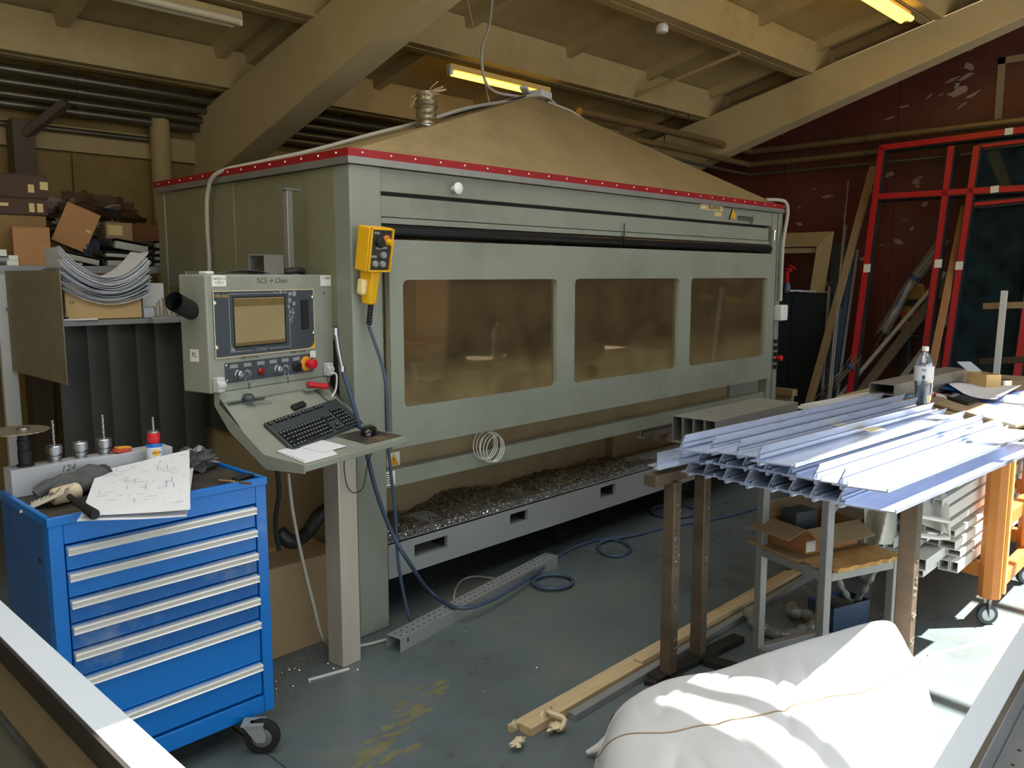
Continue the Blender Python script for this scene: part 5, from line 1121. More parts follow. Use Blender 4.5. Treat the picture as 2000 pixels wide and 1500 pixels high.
# black hose and tan sheets below the console
b = MB(); b.tube(smooth_path([at(545, 1040, y=3.08), at(570, 1058, y=3.06), at(600, 1040, y=3.1), at(625, 1005, y=3.1), at(660, 985, y=3.15)], 8), .032, 14); tag(b.build('black_hose', mat('black_hose', (34, 34, 34), .45, var=.2, bump=.4, bscale=60), smooth=60), 'thick black corrugated hose curving above the floor carton', 'hose')
b = MB(); b.tube(smooth_path([at(563, 925, y=2.98), at(572, 1000, y=2.96), at(590, 1090, y=2.95), at(612, 1180, y=2.95), at(630, 1245, y=2.96), at(655, 1262, z=.01), at(700, 1262, z=.008), at(760, 1248, z=.008)], 8), .007, 8); tag(b.build('grey_cable', m_cable), 'grey cable hanging from the console to the floor beside the aluminium leg', 'cable')
b = MB(); b.tube(smooth_path([at(540, 905, y=3.0), at(545, 960, y=3.0), at(538, 1020, y=3.02), at(545, 1075, y=3.02)], 6), .010, 8); tag(b.build('black_cable', m_black), 'black cable hanging behind the trolley', 'cable')
# fittings and hose between console and post
hp_ = [at(655, 645, y=2.98), at(660, 680, y=2.97), at(668, 720, y=2.95), at(690, 790, y=2.93), at(715, 880, y=2.92), at(735, 960, y=2.91), at(765, 1040, y=2.90), at(800, 1100, y=2.88)]
fl_ = [at(840, 1155, z=.085), at(895, 1187, z=.078), at(960, 1172, z=.055), at(1040, 1124, z=.045), at(1090, 1085, z=.012), at(1140, 1062, z=.01), at(1180, 1053, z=.01), at(1215, 1058, z=.012), at(1232, 1073, z=.01), at(1210, 1086, z=.01), at(1180, 1082, z=.01), at(1168, 1066, z=.012), at(1185, 1054, z=.022), at(1240, 1045, z=.012), at(1310, 1028, z=.01), at(1400, 1012, z=.01), at(1450, 1000, z=.01), at(1520, 975, z=.01), at(1560, 940, z=.01)]
b = MB(); b.tube(smooth_path(hp_[2:] + fl_, 8), .010, 10); tag(b.build('air_hose', m_bluehose, smooth=60), 'long blue air hose running from the console across the floor', 'hose')
t = thing('air_gun_fitting', 'chrome quick coupling at the top of the blue air hose beside the console', 'fitting', tuple(hp_[0]))
b = MB(); b.tube(hp_[:3], .009, 12); b.build('stem', m_alu, t); b = MB(); b.cyl(hp_[0] + Vector((0, 0, .01)), hp_[0] - Vector((0, 0, .02)), .013, n=8); b.build('collar', m_alu, t); b = MB(); b.cyl(hp_[2] + Vector((0, 0, .012)), hp_[2] - Vector((0, 0, .012)), .014, n=8); b.build('collar', m_alu, t)
b = MB(); b.tube(smooth_path([at(645, 728, y=3.02), at(657, 732, y=3.0), at(656, 760, y=3.0), at(648, 775, y=3.0)], 6), .004, 6); tag(b.build('white_lead', m_white), 'short white lead beside the right edge of the console', 'cable')
# loose coil of hose
c = at(1080, 1135, z=.02); b = MB(); b.tube([(c.x + .115 * math.cos(q), c.y + .10 * math.sin(q), .014 + .006 * math.sin(q * .5)) for q in [2 * pi * i / 36 for i in range(36)]], .010, 10, closed=True); tag(b.build('hose_loop', m_bluehose, smooth=60), 'loop of blue hose on the floor beside the perforated channel', 'hose')
b = MB(); b.tube(smooth_path([at(885, 1180, z=.01), at(890, 1150, z=.01), at(905, 1132, z=.01), at(930, 1126, z=.01), at(965, 1130, z=.01)], 8), .006, 8); tag(b.build('grey_cable', m_cable), 'thin grey cable curving on the floor behind the perforated channel', 'cable')
c = at(1315, 998, z=.01); b = MB(); b.tube([(c.x + .17 * math.cos(q), c.y + .15 * math.sin(q), .012) for q in [2 * pi * i / 36 for i in range(36)]], .010, 10, closed=True); tag(b.build('hose_loop', m_bluehose, smooth=60), 'far loop of blue hose on the floor below the tube ends', 'hose')
# perforated channel on the floor
p0 = Vector((2.155, 2.80, .0)); p1 = Vector((3.47, 3.02, 0)); d = (p1 - p0).normalized(); nn = Vector((-d.y, d.x, 0)); L = (p1 - p0).length
t = thing('perforated_channel', 'grey perforated cable channel lying on the floor in front of the machine', 'channel', tuple(p0))
CF_ = frame(p0, d, nn)
b = MB(CF_); w2 = .042; h_ = .062
b.box(0, L, -w2, -w2 + .002, 0, h_); b.box(0, L, w2 - .002, w2, 0, h_)
nh = 34; xs_ = 0
for k in range(nh):
    x0 = k * L / nh; x1 = (k + 1) * L / nh
    b.box(x0, x1, -w2 + .002, -.022, h_ - .002, h_); b.box(x0, x1, -.014, .014, h_ - .002, h_); b.box(x0, x1, .022, w2 - .002, h_ - .002, h_)
    for yy in (-.022, .014): b.box(x0, x0 + L / nh * .62, yy, yy + .008, h_ - .002, h_)
b.build('channel', m_grey, t, smooth=0)
b = MB(CF_); b.box(.045, .055, -w2 - .0006, -w2, .032, .05); b.build('slot', m_black, t)
a = at(602, 1328, z=.004); c = at(682, 1306, z=.004); b = MB(); b.bar(a, c, .012, .006); tag(b.build('white_strip', m_white_pvc), 'short white strip lying on the floor in front of the aluminium leg', 'strip')
# ================================================================== FOREGROUND BENCH RAILS
br = thing('bench_rail', 'long white topped metal rail of a bench in the lower left foreground', 'rail', (.41, 1.6, .0))
m_railw = mat('white_rail_top', (214, 222, 232), .35, var=.02)
m_refl = mat('brown_reflection', (120, 106, 84), .35, .7, var=.15, scale=3, stretch=(8, .5, 8))  # brown reflection in the aluminium side, put into its colour
b = MB(); b.box(.390, .440, .66, 3.3, .988, 1.0); b.build('top_strip', m_railw, br, bevel=.001)
b = MB(); b.box(.384, .389, .66, 3.3, .93, .999); b.box(.394, .436, .66, 3.3, .90, .987); b.build('side_web', m_dark, br)
b = MB(); b.add([(.384, .66, .955), (.340, .66, .945), (.340, 3.3, .945), (.384, 3.3, .955), (.384, .66, .948), (.340, .66, .938), (.340, 3.3, .938), (.384, 3.3, .948)], [(0, 1, 2, 3), (7, 6, 5, 4), (0, 4, 5, 1), (1, 5, 6, 2), (2, 6, 7, 3), (3, 7, 4, 0)]); b.build('brown_ledge', m_refl, br)
b = MB(); b.box(.22, .339, .66, 3.3, .90, .925); b.box(.255, .262, .66, 3.3, .9255, .932); b.build('dark_bed', mat('dark_bed', (78, 76, 66), .45, .5, var=.1), br)
for y in (.72, 3.0):
    b = MB(); b.box(.24, .42, y, y + .05, 0, .90); b.build('leg', m_dark, br)
P0, P1 = at(2000, 1213, z=.9), at(1821, 1500, z=.9); Q0, Q1 = at(2000, 1313, z=.9), at(1898, 1500, z=.9)
dx = (P0 - P1).normalized(); pn = Vector((dx.y, -dx.x, 0)); wdt = (Q1 - P1).dot(pn)
FR = frame(P1 - dx * .25, dx, -pn)      # x along rail, y towards the machine, z up
LN = 2.2
rr_ = thing('bench_rail', 'broad white rail with an aluminium lip and perforated plate in the lower right foreground', 'rail', tuple(P1 + dx * .6 - Vector((0, 0, .9))))
b = MB(FR); b.box(0, LN, -wdt, 0, -.012, 0); b.build('top_strip', m_railw, rr_, bevel=.001)
b = MB(FR); b.box(0, LN, -wdt + .004, -.004, -.06, -.013); b.build('side_web', m_grey, rr_)
b = MB(FR); b.box(0, LN, -wdt - .012, -wdt - .001, -.05, .012); b.build('lip', m_alu, rr_, bevel=.001)
b = MB(FR); b.box(0, LN, -wdt - .30, -wdt - .013, -.055, -.04); plt = b.build('perforated_plate', mat('satin_plate', (156, 160, 162), .4, .7, var=.06), rr_)
b = MB(FR)
for k in range(40):
    for j in range(6):
        b.lathe((.03 + k * .055, -wdt - .035 - j * .045, -.0399), [(.0035, 0), (.0035, .0003)], 8)
b.build('hole', m_black, rr_, kind='stuff', smooth=0)
b = MB(FR); 
for k in range(5): b.box(.18 + k * .4, .215 + k * .4, -wdt - .082, -wdt - .074, -.0398, -.0392)
b.build('slot', m_black, rr_)
for k in (.1, 2.0):
    b = MB(FR); b.box(k, k + .05, -wdt - .2, -.01, -.9, -.056); b.build('leg', m_dark, rr_)

# ================================================================== PROFILE TABLE
azt = math.radians(-3.9); td = Vector((math.cos(azt), math.sin(azt), 0)); tp_ = Vector((math.sin(azt), -math.cos(azt), 0))
def profile(label, px, py, z, L, wdt=.135, fin=.068, lean=.38, tiltp=0.05, group='aluminium profiles stacked on the table', port=True, m=None):
    o = at(px, py, z=z); Fm = frame(o, td, -tp_)            # local y = away (back), so p = -y
    t = thing('aluminium_profile', label, 'profile', tuple(o), group=group)
    T = .005
    def P(p, q): return (-p, q + p * tiltp)
    b = MB(Fm); 
    b.extr([(0, *P(-.018, 0)), (0, *P(wdt, 0)), (0, *P(wdt, -T)), (0, *P(-.018, -T))], (L, 0, 0)); b.extr([(0, *P(wdt - .004, .001)), (0, *P(wdt, .001)), (0, *P(wdt, .008)), (0, *P(wdt - .004, .008))], (L, 0, 0))
    b.build('base_flange', m or m_alu_film, t, smooth=0)
    s_ = math.sin(lean) * fin; c_ = math.cos(lean) * fin
    b = MB(Fm); b.extr([(0, *P(0, .0005)), (0, *P(.006, .0005)), (0, *P(.006 + s_, c_)), (0, *P(s_ + .001, c_ + .001))], (L, 0, 0))
    b.extr([(0, *P(.012 + s_ * .25, c_ * .18)), (0, *P(.016 + s_ * .25, c_ * .18)), (0, *P(.012 + s_ * .4, c_ * .40)), (0, *P(.009 + s_ * .4, c_ * .40))], (L, 0, 0)); b.build('fin', m or m_alu_film, t, smooth=0)
    if port: b = MB(Fm); c = (0, -.016, -.010); b.tube([(0, -.016 , -.010), (L, -.016, -.010)], .0065, 10); b.build('screw_port', m or m_alu_film, t)
    return t
row1 = [(1338, 921), (1372, 926), (1410, 935), (1452, 945), (1498, 952), (1538, 960), (1580, 970), (1632, 982)]
row2 = [(1322, 897), (1362, 899), (1402, 906), (1448, 911), (1490, 919), (1536, 928), (1584, 936), (1634, 946)]
ordn = ['first', 'second', 'third', 'fourth', 'fifth', 'sixth', 'seventh', 'eighth']
ZB = .893
for k, (px, py) in enumerate(row1): profile(ordn[k] + ' profile from the left in the bottom layer of the stack', px, py, ZB, 1.72 - .02 * k, wdt=.13 if k < 7 else .20, lean=.42, fin=.060)
for k, (px, py) in enumerate(row2): profile(ordn[k] + ' profile from the left in the middle layer of the stack', px, py, ZB + .062, 1.68 - .02 * k, wdt=.13 if k < 7 else .17, lean=.42, fin=.060)
for k, (px, py) in enumerate(((1326, 877), (1384, 880), (1434, 886), (1474, 900))): profile(('leftmost', 'second', 'third', 'rightmost')[k] + ' of the four profiles in the top layer of the stack', px, py, ZB + .128, (1.62, 1.6, 1.5, 1.45)[k], wdt=.12 if k < 3 else .15, lean=.40, fin=.058)
# two angles sticking out at the left end
o = at(1284, 914, z=.90); b = MB(frame(o, td, -tp_)); b.box(0, 1.3, 0, .004, 0, .060); b.box(0, 1.3, .0045, .05, 0, .004); b.box(-.03, 1.3, -.03, -.0005, 0, .004)
tag(b.build('angle_profile', m_alu_film, smooth=0), 'upright aluminium angle sticking out beyond the left end of the stack', 'profile')
a = at(1258, 858, z=.876)
b = MB(frame((a.x, a.y, .876), (1, 0, 0), (0, 1, 0))); b.box(0, .9, 0, .045, 0, .004); b.box(0, .9, 0, .004, .0045, .03); b.box(.01, .9, .022, .026, .0045, .036)
tag(b.build('angle_profile', m_alu, smooth=0), 'shiny ribbed aluminium profile poking out left of the square tubes', 'profile')
# block of four rectangular tubes
t_o = at(1313, 862, z=.90); 
z0 = .905; T0 = Vector((3.05, 1.955, 0)); a = at(1313, 812, z=1.0); c_ = at(1398, 823, z=1.0)
dirp = (c_ - a); stepv = dirp / 4; 
dlen = at(1480, 777, z=1.0) - a; 
for k in range(4):
    p = a + stepv * (k + .5); q = p + dlen
    b = MB(); hh = .122; b.hbar(Vector((p.x, p.y, 1.0 - hh / 2)), Vector((q.x, q.y, 1.0 - hh / 2)), stepv.length * .97, hh, .003)
    tag(b.build('rectangular_tube', m_alu_dull, smooth=0), ('leftmost', 'second', 'third', 'rightmost')[k] + ' of the four tall rectangular tubes lying side by side behind the stack', 'tube', 'rectangular tubes behind the stack')
tube_sup = Vector((a.x + .15, a.y - .05, 0))
# white paper scrap and stickers
o = at(1690, 843, z=1.035); b = MB(); b.sheet(lambda u, v: o + td * (-.04 + u * .10) + tp_ * (-.035 + v * .07 + .02 * u) + Vector((0, 0, .008 + .006 * math.sin(v * 3))), 6, 6, .0008)
tag(b.build('paper_scrap', m_cream, smooth=60), 'cream paper scrap lying in the middle of the profile stack', 'paper')
o = at(1640, 832, z=1.035); b = MB(); b.sheet(lambda u, v: o + td * (-.04 + u * .08) + tp_ * (-.02 + v * .03) + Vector((0, 0, .006)), 2, 2, .0006)
tag(b.build('paper_scrap', m_cream), 'small cream label left of the larger paper scrap', 'paper')

# trestle of brown square tubes
ts = thing('work_trestle', 'brown square tube trestle carrying the stack of profiles', 'trestle', (2.95, 1.4, 0))
ZL = .874
for (x, y, wd) in ((2.774, 1.775, .052), (3.002, 1.775, .052), (3.127, .985, .060)):
    b = MB(); b.bar((x, y, 0.03), (x, y, ZL - .041), wd, wd, up=(0, 1, 0)); b.build('leg', m_rust, ts, bevel=.004)
b = MB(); b.bar((2.65, 1.80, .854), (4.15, 1.70, .854), .05, .04); b.build('top_rail', m_rust, ts, bevel=.003)
b = MB(); b.bar((2.95, 1.01, .854), (4.2, .93, .854), .05, .04); b.build('top_rail', m_rust, ts, bevel=.003)
b = MB(); b.bar((3.06, 1.745, .854), (3.127, 1.03, .854), .05, .038); b.build('cross_rail', m_rust, ts, bevel=.003)
for x in (3.45, 3.95):
    b = MB(); b.bar((x, 1.80, .854), (x, 2.32, .854), .05, .038); b.build('cross_rail', m_rust, ts, bevel=.003)
for p, q in (((2.70, 1.80, .016), (3.30, 1.74, .016)), ((3.0, 1.735, .016), (3.115, 1.06, .016)), ((2.774, 1.74, .016), (2.70, 1.25, .016))):
    b = MB(); b.bar(p, q, .06, .03); b.build('floor_rail', m_dark, ts, bevel=.003)
a = at(1298, 931, y=1.80)
b = MB(); b.hbar((a.x, 1.795, .854), (2.648, 1.80, .854), .055, .044, .004); b.build('open_tube_end', m_rust, ts, smooth=0)
b = MB()
for k in range(60):
    z = random.uniform(.1, .8); x, y = random.choice(((2.774, 1.748), (3.002, 1.748), (3.127, .954))); a_ = random.uniform(0, 3)
    b.tube([Vector((x + random.uniform(-.022, .022), y, z)) + Vector((.006 * math.cos(a_ + i), -.002, .006 * math.sin(a_ + i))) for i in range(4)], .0011, 4)
b.build('curled_chip', m_screw, ts, kind='stuff')

# grey steel stand
sd_ = thing('steel_stand', 'grey square tube stand with a low shelf under the profile stack', 'stand', (3.3, 1.37, 0))
A_, B_, C1, D_ = Vector((3.205, 1.60, 0)), Vector((3.55, 1.475, 0)), Vector((3.09, 1.275, 0)), Vector((3.44, 1.14, 0))
m_stand = mat('grey_square_tube', (148, 150, 148), .45, .3, var=.08, scale=6)
for p, zt in ((A_, .818), (C1, .818), (B_, .50), (D_, .50)):
    b = MB(); b.bar(p, p + Vector((0, 0, zt)), .036, .036, up=(B_ - A_)); b.build('leg', m_stand, sd_, bevel=.003)
for zz_ in (.482, .04):
    for p, q in ((A_, B_), (A_, C1), (B_, D_), (C1, D_)):
        dd = (q - p).normalized() * .019; b = MB(); b.bar(p + dd + Vector((0, 0, zz_)), q - dd + Vector((0, 0, zz_)), .034, .034)
        if zz_ > .4 or (p, q) != (C1, D_): b.build('rail', m_stand, sd_, bevel=.002)
b = MB(); 
for p, q in ((A_, C1),): dd = (q - p).normalized() * .019; b.bar(p + dd + Vector((0, 0, .80)), q - dd + Vector((0, 0, .80)), .034, .034); b.build('rail', m_stand, sd_, bevel=.002)
SU = (B_ - A_).normalized(); SV = (C1 - A_).normalized(); SFm = frame(A_ + Vector((0, 0, .5005)), SU, -SV)
b = MB(SFm); b.box(-.02, .40, -.22, .07, 0, .014); tag(b.build('wooden_board', m_wood2, bevel=.002), 'weathered board lying on the shelf of the grey stand under the open carton', 'board')
def torn(u, v): 
    return None
b = MB(SFm); 
pts = [(.02, -.225), (.40, -.225)] + [(.405 - k * .0195 , -.375 - .005 * math.sin(k * 1.7) - .003 * (k % 3)) for k in range(20)]
b.extr([(x, y, .001) for x, y in pts], (0, 0, .016)); tag(b.build('torn_chipboard', mat('torn_chipboard', (206, 160, 96), .85, var=.25, scale=18, bump=.4, bscale=60), smooth=0), 'torn piece of chipboard with a ragged front edge on the grey stand', 'board')
# open carton on the stand
BX = Matrix.Translation(A_ + SU * .20 + SV * .085 + Vector((0, 0, .5155))) @ Matrix.Rotation(math.radians(-18), 4, 'Z')
oc = thing('open_carton', 'open brown carton with spread flaps on the shelf of the grey stand', 'box', tuple(BX.translation))
b = MB(BX); hx, hy, h = .155, .105, .105; T = .004
b.box(-hx, hx, -hy, -hy + T, 0, h); b.box(-hx, hx, hy - T, hy, 0, h); b.box(-hx, -hx + T, -hy + T, hy - T, 0, h); b.box(hx - T, hx, -hy + T, hy - T, 0, h); b.box(-hx, hx, -hy, hy, -.001, .003)
b.build('body', m_card_or, oc, smooth=0)
def flap(p, q, out, dz, t=.0035, inn=.02):
    p = Vector(p); q = Vector(q); o = Vector(out); b = MB(BX); d = (q - p).normalized() * inn
    b.extr([p, q, q + o - d * 0 + Vector((0, 0, dz)), p + o + Vector((0, 0, dz))], (0, 0, t)); b.build('flap', m_card, oc, smooth=0)
flap((-hx, -hy - .0005, h), (hx, -hy - .0005, h), (0, -.085, 0), -.045)
flap((hx + .0005, -hy, h), (hx + .0005, hy, h), (.07, 0, 0), .02)
flap((-hx - .0005, -hy, h), (-hx - .0005, hy, h), (-.10, 0, 0), -.03)
flap((-hx, hy + .0005, h), (hx, hy + .0005, h), (0, .06, 0), .05)
b = MB(BX); b.box(-.153, -.10, -hy - .0012, -hy - .0003, .01, .055); b.build('label', m_st_w, oc)
b = MB(BX); b.box(-.12, .0, -.02, .07, .02, .150); tag(b.build('grey_case', m_dkgrey, bevel=.004), 'dark grey case sticking out of the open carton on the stand', 'case')
b = MB(BX); b.lathe((.05, -.04, .12), [(.004, 0), (.011, .01), (.011, .09), (.004, .10)], 12, axis=(.9, .3, .3)); tag(b.build('white_roller', m_white), 'white roller lying across the open carton on the stand', 'handle')
b = MB(); p = at(1500, 1020, z=.53); q = at(1522, 1032, z=.53); b.bar(p, q, .022, .012); tag(b.build('white_fitting', m_white, bevel=.003), 'white slotted fitting at the left corner of the stand shelf', 'fitting')
# film hanging below the shelf and the blue bin
m_film = glass('shrink_film', (200, 204, 200), gloss=.3, dust=.55, dustcol=(160, 160, 152), rough=.2)
bb = thing('blue_bin', 'small dark blue divided bin on the floor under the grey stand', 'bin', tuple(at(1665, 1222, z=0)))
c0 = at(1662, 1225, z=0); BN = Matrix.Translation(c0 + Vector((.02, .07, 0))) @ Matrix.Rotation(math.radians(-18), 4, 'Z')
b = MB(BN); hx, hy, h, T = .125, .075, .115, .004
b.box(-hx, hx, -hy, -hy + T, 0, h); b.box(-hx, hx, hy - T, hy, 0, h); b.box(-hx, -hx + T, -hy, hy, 0, h); b.box(hx - T, hx, -hy, hy, 0, h); b.box(-hx, hx, -hy, hy, 0, .004); b.build('shell', mat('dark_blue_plastic', (48, 70, 96), .4, var=.06), bb, smooth=0)
b = MB(BN); b.box(.02, .024, -hy + T, hy - T, .01, h - .004); b.build('divider', m_grey, bb)
b = MB()
for pts in ([at(1632, 1112, y=1.42), at(1640, 1140, y=1.44), at(1655, 1165, y=1.46), at(1668, 1185, y=1.47)], [at(1715, 1105, y=1.35), at(1700, 1130, y=1.38), at(1685, 1155, y=1.42), at(1670, 1180, y=1.46)]):
    P_s = smooth_path(pts, 6); b.tube(P_s, .016, 8, rad=[.014 + .004 * math.sin(i * 1.3) for i in range(len(P_s))])
tag(b.build('film_strap', m_film, smooth=60), 'twisted clear film hanging in a V from the stand into the blue bin', 'film')
b = MB(); P_s = smooth_path([at(1462, 1195, z=.03), at(1475, 1218, z=.03), at(1505, 1235, z=.03), at(1545, 1240, z=.035), at(1575, 1228, z=.04), at(1600, 1215, z=.04), at(1575, 1200, z=.04), at(1545, 1195, z=.04), at(1550, 1185, z=.03)], 8)
b.tube(P_s, .03, 10, rad=[.026 + .004 * math.sin(i * 1.1) + .003 * math.cos(i * 2.3) for i in range(len(P_s))]); tag(b.build('film_strap', m_film, smooth=60), 'crumpled rope of clear film lying on the floor beside the grey stand', 'film')
# timbers on the floor
for k, (y0, y1, x0, x1, z0, z1, l) in enumerate(((1.885, 1.945, 2.06, 4.5, .0, .035, 'front lath of the floor bundle'), (1.95, 1.975, 2.03, 4.6, .0, .028, 'rear lath of the floor bundle'), (1.885, 1.93, 2.75, 4.4, .036, .048, 'thin lath on top of the floor bundle'))):
    b = MB(); b.box(x0, x1, y0, y1, z0, z1); tag(b.build('timber_lath', m_wood if k != 1 else mat('torn_lath', (196, 176, 140), .8, var=.2, scale=14, stretch=(.6, 8, 8)), bevel=.002), l + ' running from the foreground to the stand', 'timber', 'timber laths on the floor')
b = MB(); b.box(2.25, 4.4, 1.835, 1.87, 0, .03); tag(b.build('steel_strip', m_stand, bevel=.002), 'grey steel strip lying along the front of the timber laths', 'strip')
for i, (px, py, l) in enumerate(((1008, 1438, 'torn foam scrap at the near end of the timber laths'), (1080, 1408, 'torn foam tie around the timber laths'))):
    c = at(px, py, z=.03); b = MB(); 
    if i: b.tube([c + Vector((.012 * math.sin(q * 3), .05 * math.cos(q), .03 * math.sin(q) + .005)) for q in [2 * pi * k / 16 for k in range(16)]], .011, 6, closed=True)
    blob(b, c + Vector((-.02, -.03, .0)), .024, (1.3, .7, .5), 5 + i, amp=1.0, n=14, freq=6); blob(b, c + Vector((.02, .03, .02)), .015, (.6, .6, 1.3), 8 + i, amp=1.0, n=12, freq=6)
    tag(b.build('foam_scrap', m_cream, smooth=40), l, 'foam')
a = at(1538, 1118, z=.02); c = at(1590, 1098, z=.06); b = MB(); b.bar(a, c, .03, .004); b.bar(a + Vector((0, .012, .01)), c + Vector((0, .012, .01)), .004, .02); tag(b.build('angle_offcut', m_alu), 'short aluminium angle lying against the timber laths', 'offcut')
# pale offcut block on the sunny floor
a = at(1775, 1432, z=.02); c = at(1815, 1388, z=.02); b = MB(); b.bar(a, c, .055, .035); tag(b.build('pale_block', m_ltgrey, bevel=.002), 'pale rectangular block on the sunlit floor right of the sack', 'block')
a = at(1812, 1280, z=.003); c = at(2060, 1215, z=.003); b = MB(); b.bar(a, c, .008, .005); tag(b.build('thin_strip', m_white), 'thin white strip lying on the sunlit floor', 'strip')

# ================================================================== WHITE SACK
sk = thing('woven_sack', 'big white woven plastic sack lying in the right foreground, stitched along its edge', 'sack', (2.6, 1.1, 0))
RG = smooth_path([(2.12, 1.63, .02), (2.17, 1.565, .19), (2.33, 1.50, .25), (2.46, 1.376, .285), (2.59, 1.256, .345), (2.76, 1.14, .388), (2.97, .99, .425), (3.03, .95, .30)], 8)
NR = smooth_path([(2.06, 1.60, .0), (1.86, 1.42, .0), (1.76, 1.20, 0), (1.82, .98, 0), (2.00, .80, 0), (2.25, .66, 0), (2.60, .66, 0), (2.92, .84, 0)], 8)
BK = smooth_path([(2.14, 1.64, .0), (2.24, 1.66, 0), (2.42, 1.60, 0), (2.58, 1.46, 0), (2.70, 1.34, 0), (2.86, 1.22, 0), (3.02, 1.04, 0), (3.05, .95, 0)], 8)
def samp(P, u):
    f = max(0, min(.9999, u)) * (len(P) - 1); i = int(f); return P[i].lerp(P[i + 1], f - i)
def sackpt(u, v):
    r = samp(RG, u); w_ = 1.0 if 0 < u < 1 else 1.0
    if v < .2:
        k = v / .2; b_ = samp(BK, u); p = b_.lerp(r, k); z = r.z * math.sin(k * pi / 2) ** .8
    else:
        k = (v - .2) / .8; n_ = samp(NR, u); p = r.lerp(n_, k); z = r.z * (1 - .18 * k) * max(0, 1 - k ** 3.2) ** .6
    e = min(1, z / .08)
    n1 = noise.noise(Vector((p.x * 2.4, p.y * 2.4, 5.0))); n2 = noise.noise(Vector((p.x * 7 + p.y * 5, p.y * 4 - p.x * 2, 9.0)))
    n3 = abs(noise.noise(Vector((p.x * 4.5 - p.y * 4.5, (p.x + p.y) * 1.6, 2.0))))
    f = smooth_k(v)
    z += e * f * (.020 * n1 + .006 * n2 - .011 * (1 - min(1, n3 * 4)) ** 2)
    return Vector((p.x, p.y, max(.004, z)))
def smooth_k(v): return min(1, abs(v - .2) * 5)
b = MB(); b.grid(lambda u, v: sackpt(u, v), 130, 90)
b.extr([(p.x, p.y, .002) for p in NR[::2]] + [(p.x, p.y, .002) for p in BK[::-2]], (0, 0, .002))
m_sack = mat('white_woven_plastic', (214, 215, 217), .42, var=.02, scale=3, bump=.12, bscale=10)
b.build('body', m_sack, sk, smooth=80)
b = MB(); P_s = [sackpt(.015 + .975 * i / 90, .62 - .10 * math.sin(i / 90 * 3.1) + .01 * math.sin(i * .3)) + Vector((0, 0, .0028)) for i in range(91)]
b.tube(P_s, .0016, 5); b.build('stitching', mat('brown_thread', (170, 140, 100), .8), sk)
b = MB(); b.tube([Vector((2.15, 1.58, .08)), Vector((2.125, 1.622, .045)), Vector((2.10, 1.66, .02))], .02, 8, rad=[.035, .018, .008]); b.build('ear', m_sack, sk, smooth=60)
for k, (px, py) in enumerate(((1207, 1408), (1272, 1330))):
    c = at(px, py, z=.012); b = MB(); b.obox(c, (.05, .05, .022), (0, 0, .4)); tag(b.build('dark_block', m_dark, bevel=.003), ('small dark block half under the left edge of the sack', 'small dark block behind the sack beside the trestle foot')[k], 'block')

# ================================================================== ORANGE CART WITH WHITE PROFILES
ct = thing('profile_cart', 'orange steel cart on casters loaded with white profiles', 'cart', (4.7, 1.2, 0))
def post(x, y, z0=.13, z1=.865):
    b = MB(); b.extr([(x + .05 * math.cos(a), y + .05 * math.sin(a), z0) for a in [pi / 8 + k * pi / 4 for k in range(8)]], (0, 0, z1 - z0)); b.build('post', m_orange, ct, smooth=20)
    b = MB(); b.box(x + .015, x + .045, y - .058, y - .046, z0 + .02, z1); b.build('flange', mat('sunlit_edge', (236, 196, 110), .4, var=.03), ct)  # sunlight on the flange edge is put into its yellow colour
post(4.31, .985); post(5.03, .99, .13, .80); post(4.45, 1.62); post(5.2, 1.65, .13, .8)
for p, q in (((4.36, .99, .47), (4.98, .99, .47)), ((4.36, .985, .17), (4.98, .99, .17)), ((4.33, 1.03, .25), (4.44, 1.575, .25)), ((5.04, 1.03, .25), (5.19, 1.60, .25)), ((5.04, 1.03, .52), (5.19, 1.60, .52))):
    b = MB(); b.bar(p, q, .05, .07); b.build('beam', m_orange, ct, bevel=.004)
for i, (x, y) in enumerate(((4.30, .985), (5.03, .99), (4.45, 1.62), (5.2, 1.65))):
    c = Vector((x - .01, y, .05)); ax = Vector((.5, .86, 0)).normalized() if i else Vector((.72, .69, 0)).normalized()
    b = MB(); b.lathe(c - ax * .014, [(.035, 0), (.048, .003), (.050, .014), (.048, .025), (.035, .028)], 24, axis=ax); wh = b.build('caster', m_dkgrey, ct)
    b = MB(); b.lathe(c - ax * .017, [(.012, 0), (.030, .003), (.030, .031), (.012, .034)], 20, axis=ax); b.build('hub', m_alu, wh)
    b = MB(); b.extr([c - ax * .022 + Vector((0, 0, -.01)), c - ax * .022 + Vector((.02, 0, .0)), c - ax * .022 + Vector((.03, 0, .078)), c - ax * .022 + Vector((-.03, 0, .078))], ax * .003); b.extr([c + ax * .020 + Vector((0, 0, -.01)), c + ax * .020 + Vector((.02, 0, .0)), c + ax * .020 + Vector((.03, 0, .078)), c + ax * .020 + Vector((-.03, 0, .078))], ax * .003); b.build('fork', m_alu, wh)
rnd = random.Random(5); occ = []; colw = ('front', 'second', 'third', 'fourth', 'fifth', 'sixth', 'seventh', 'eighth', 'ninth', 'tenth', 'eleventh', 'twelfth')
z = .29; n_ = 0
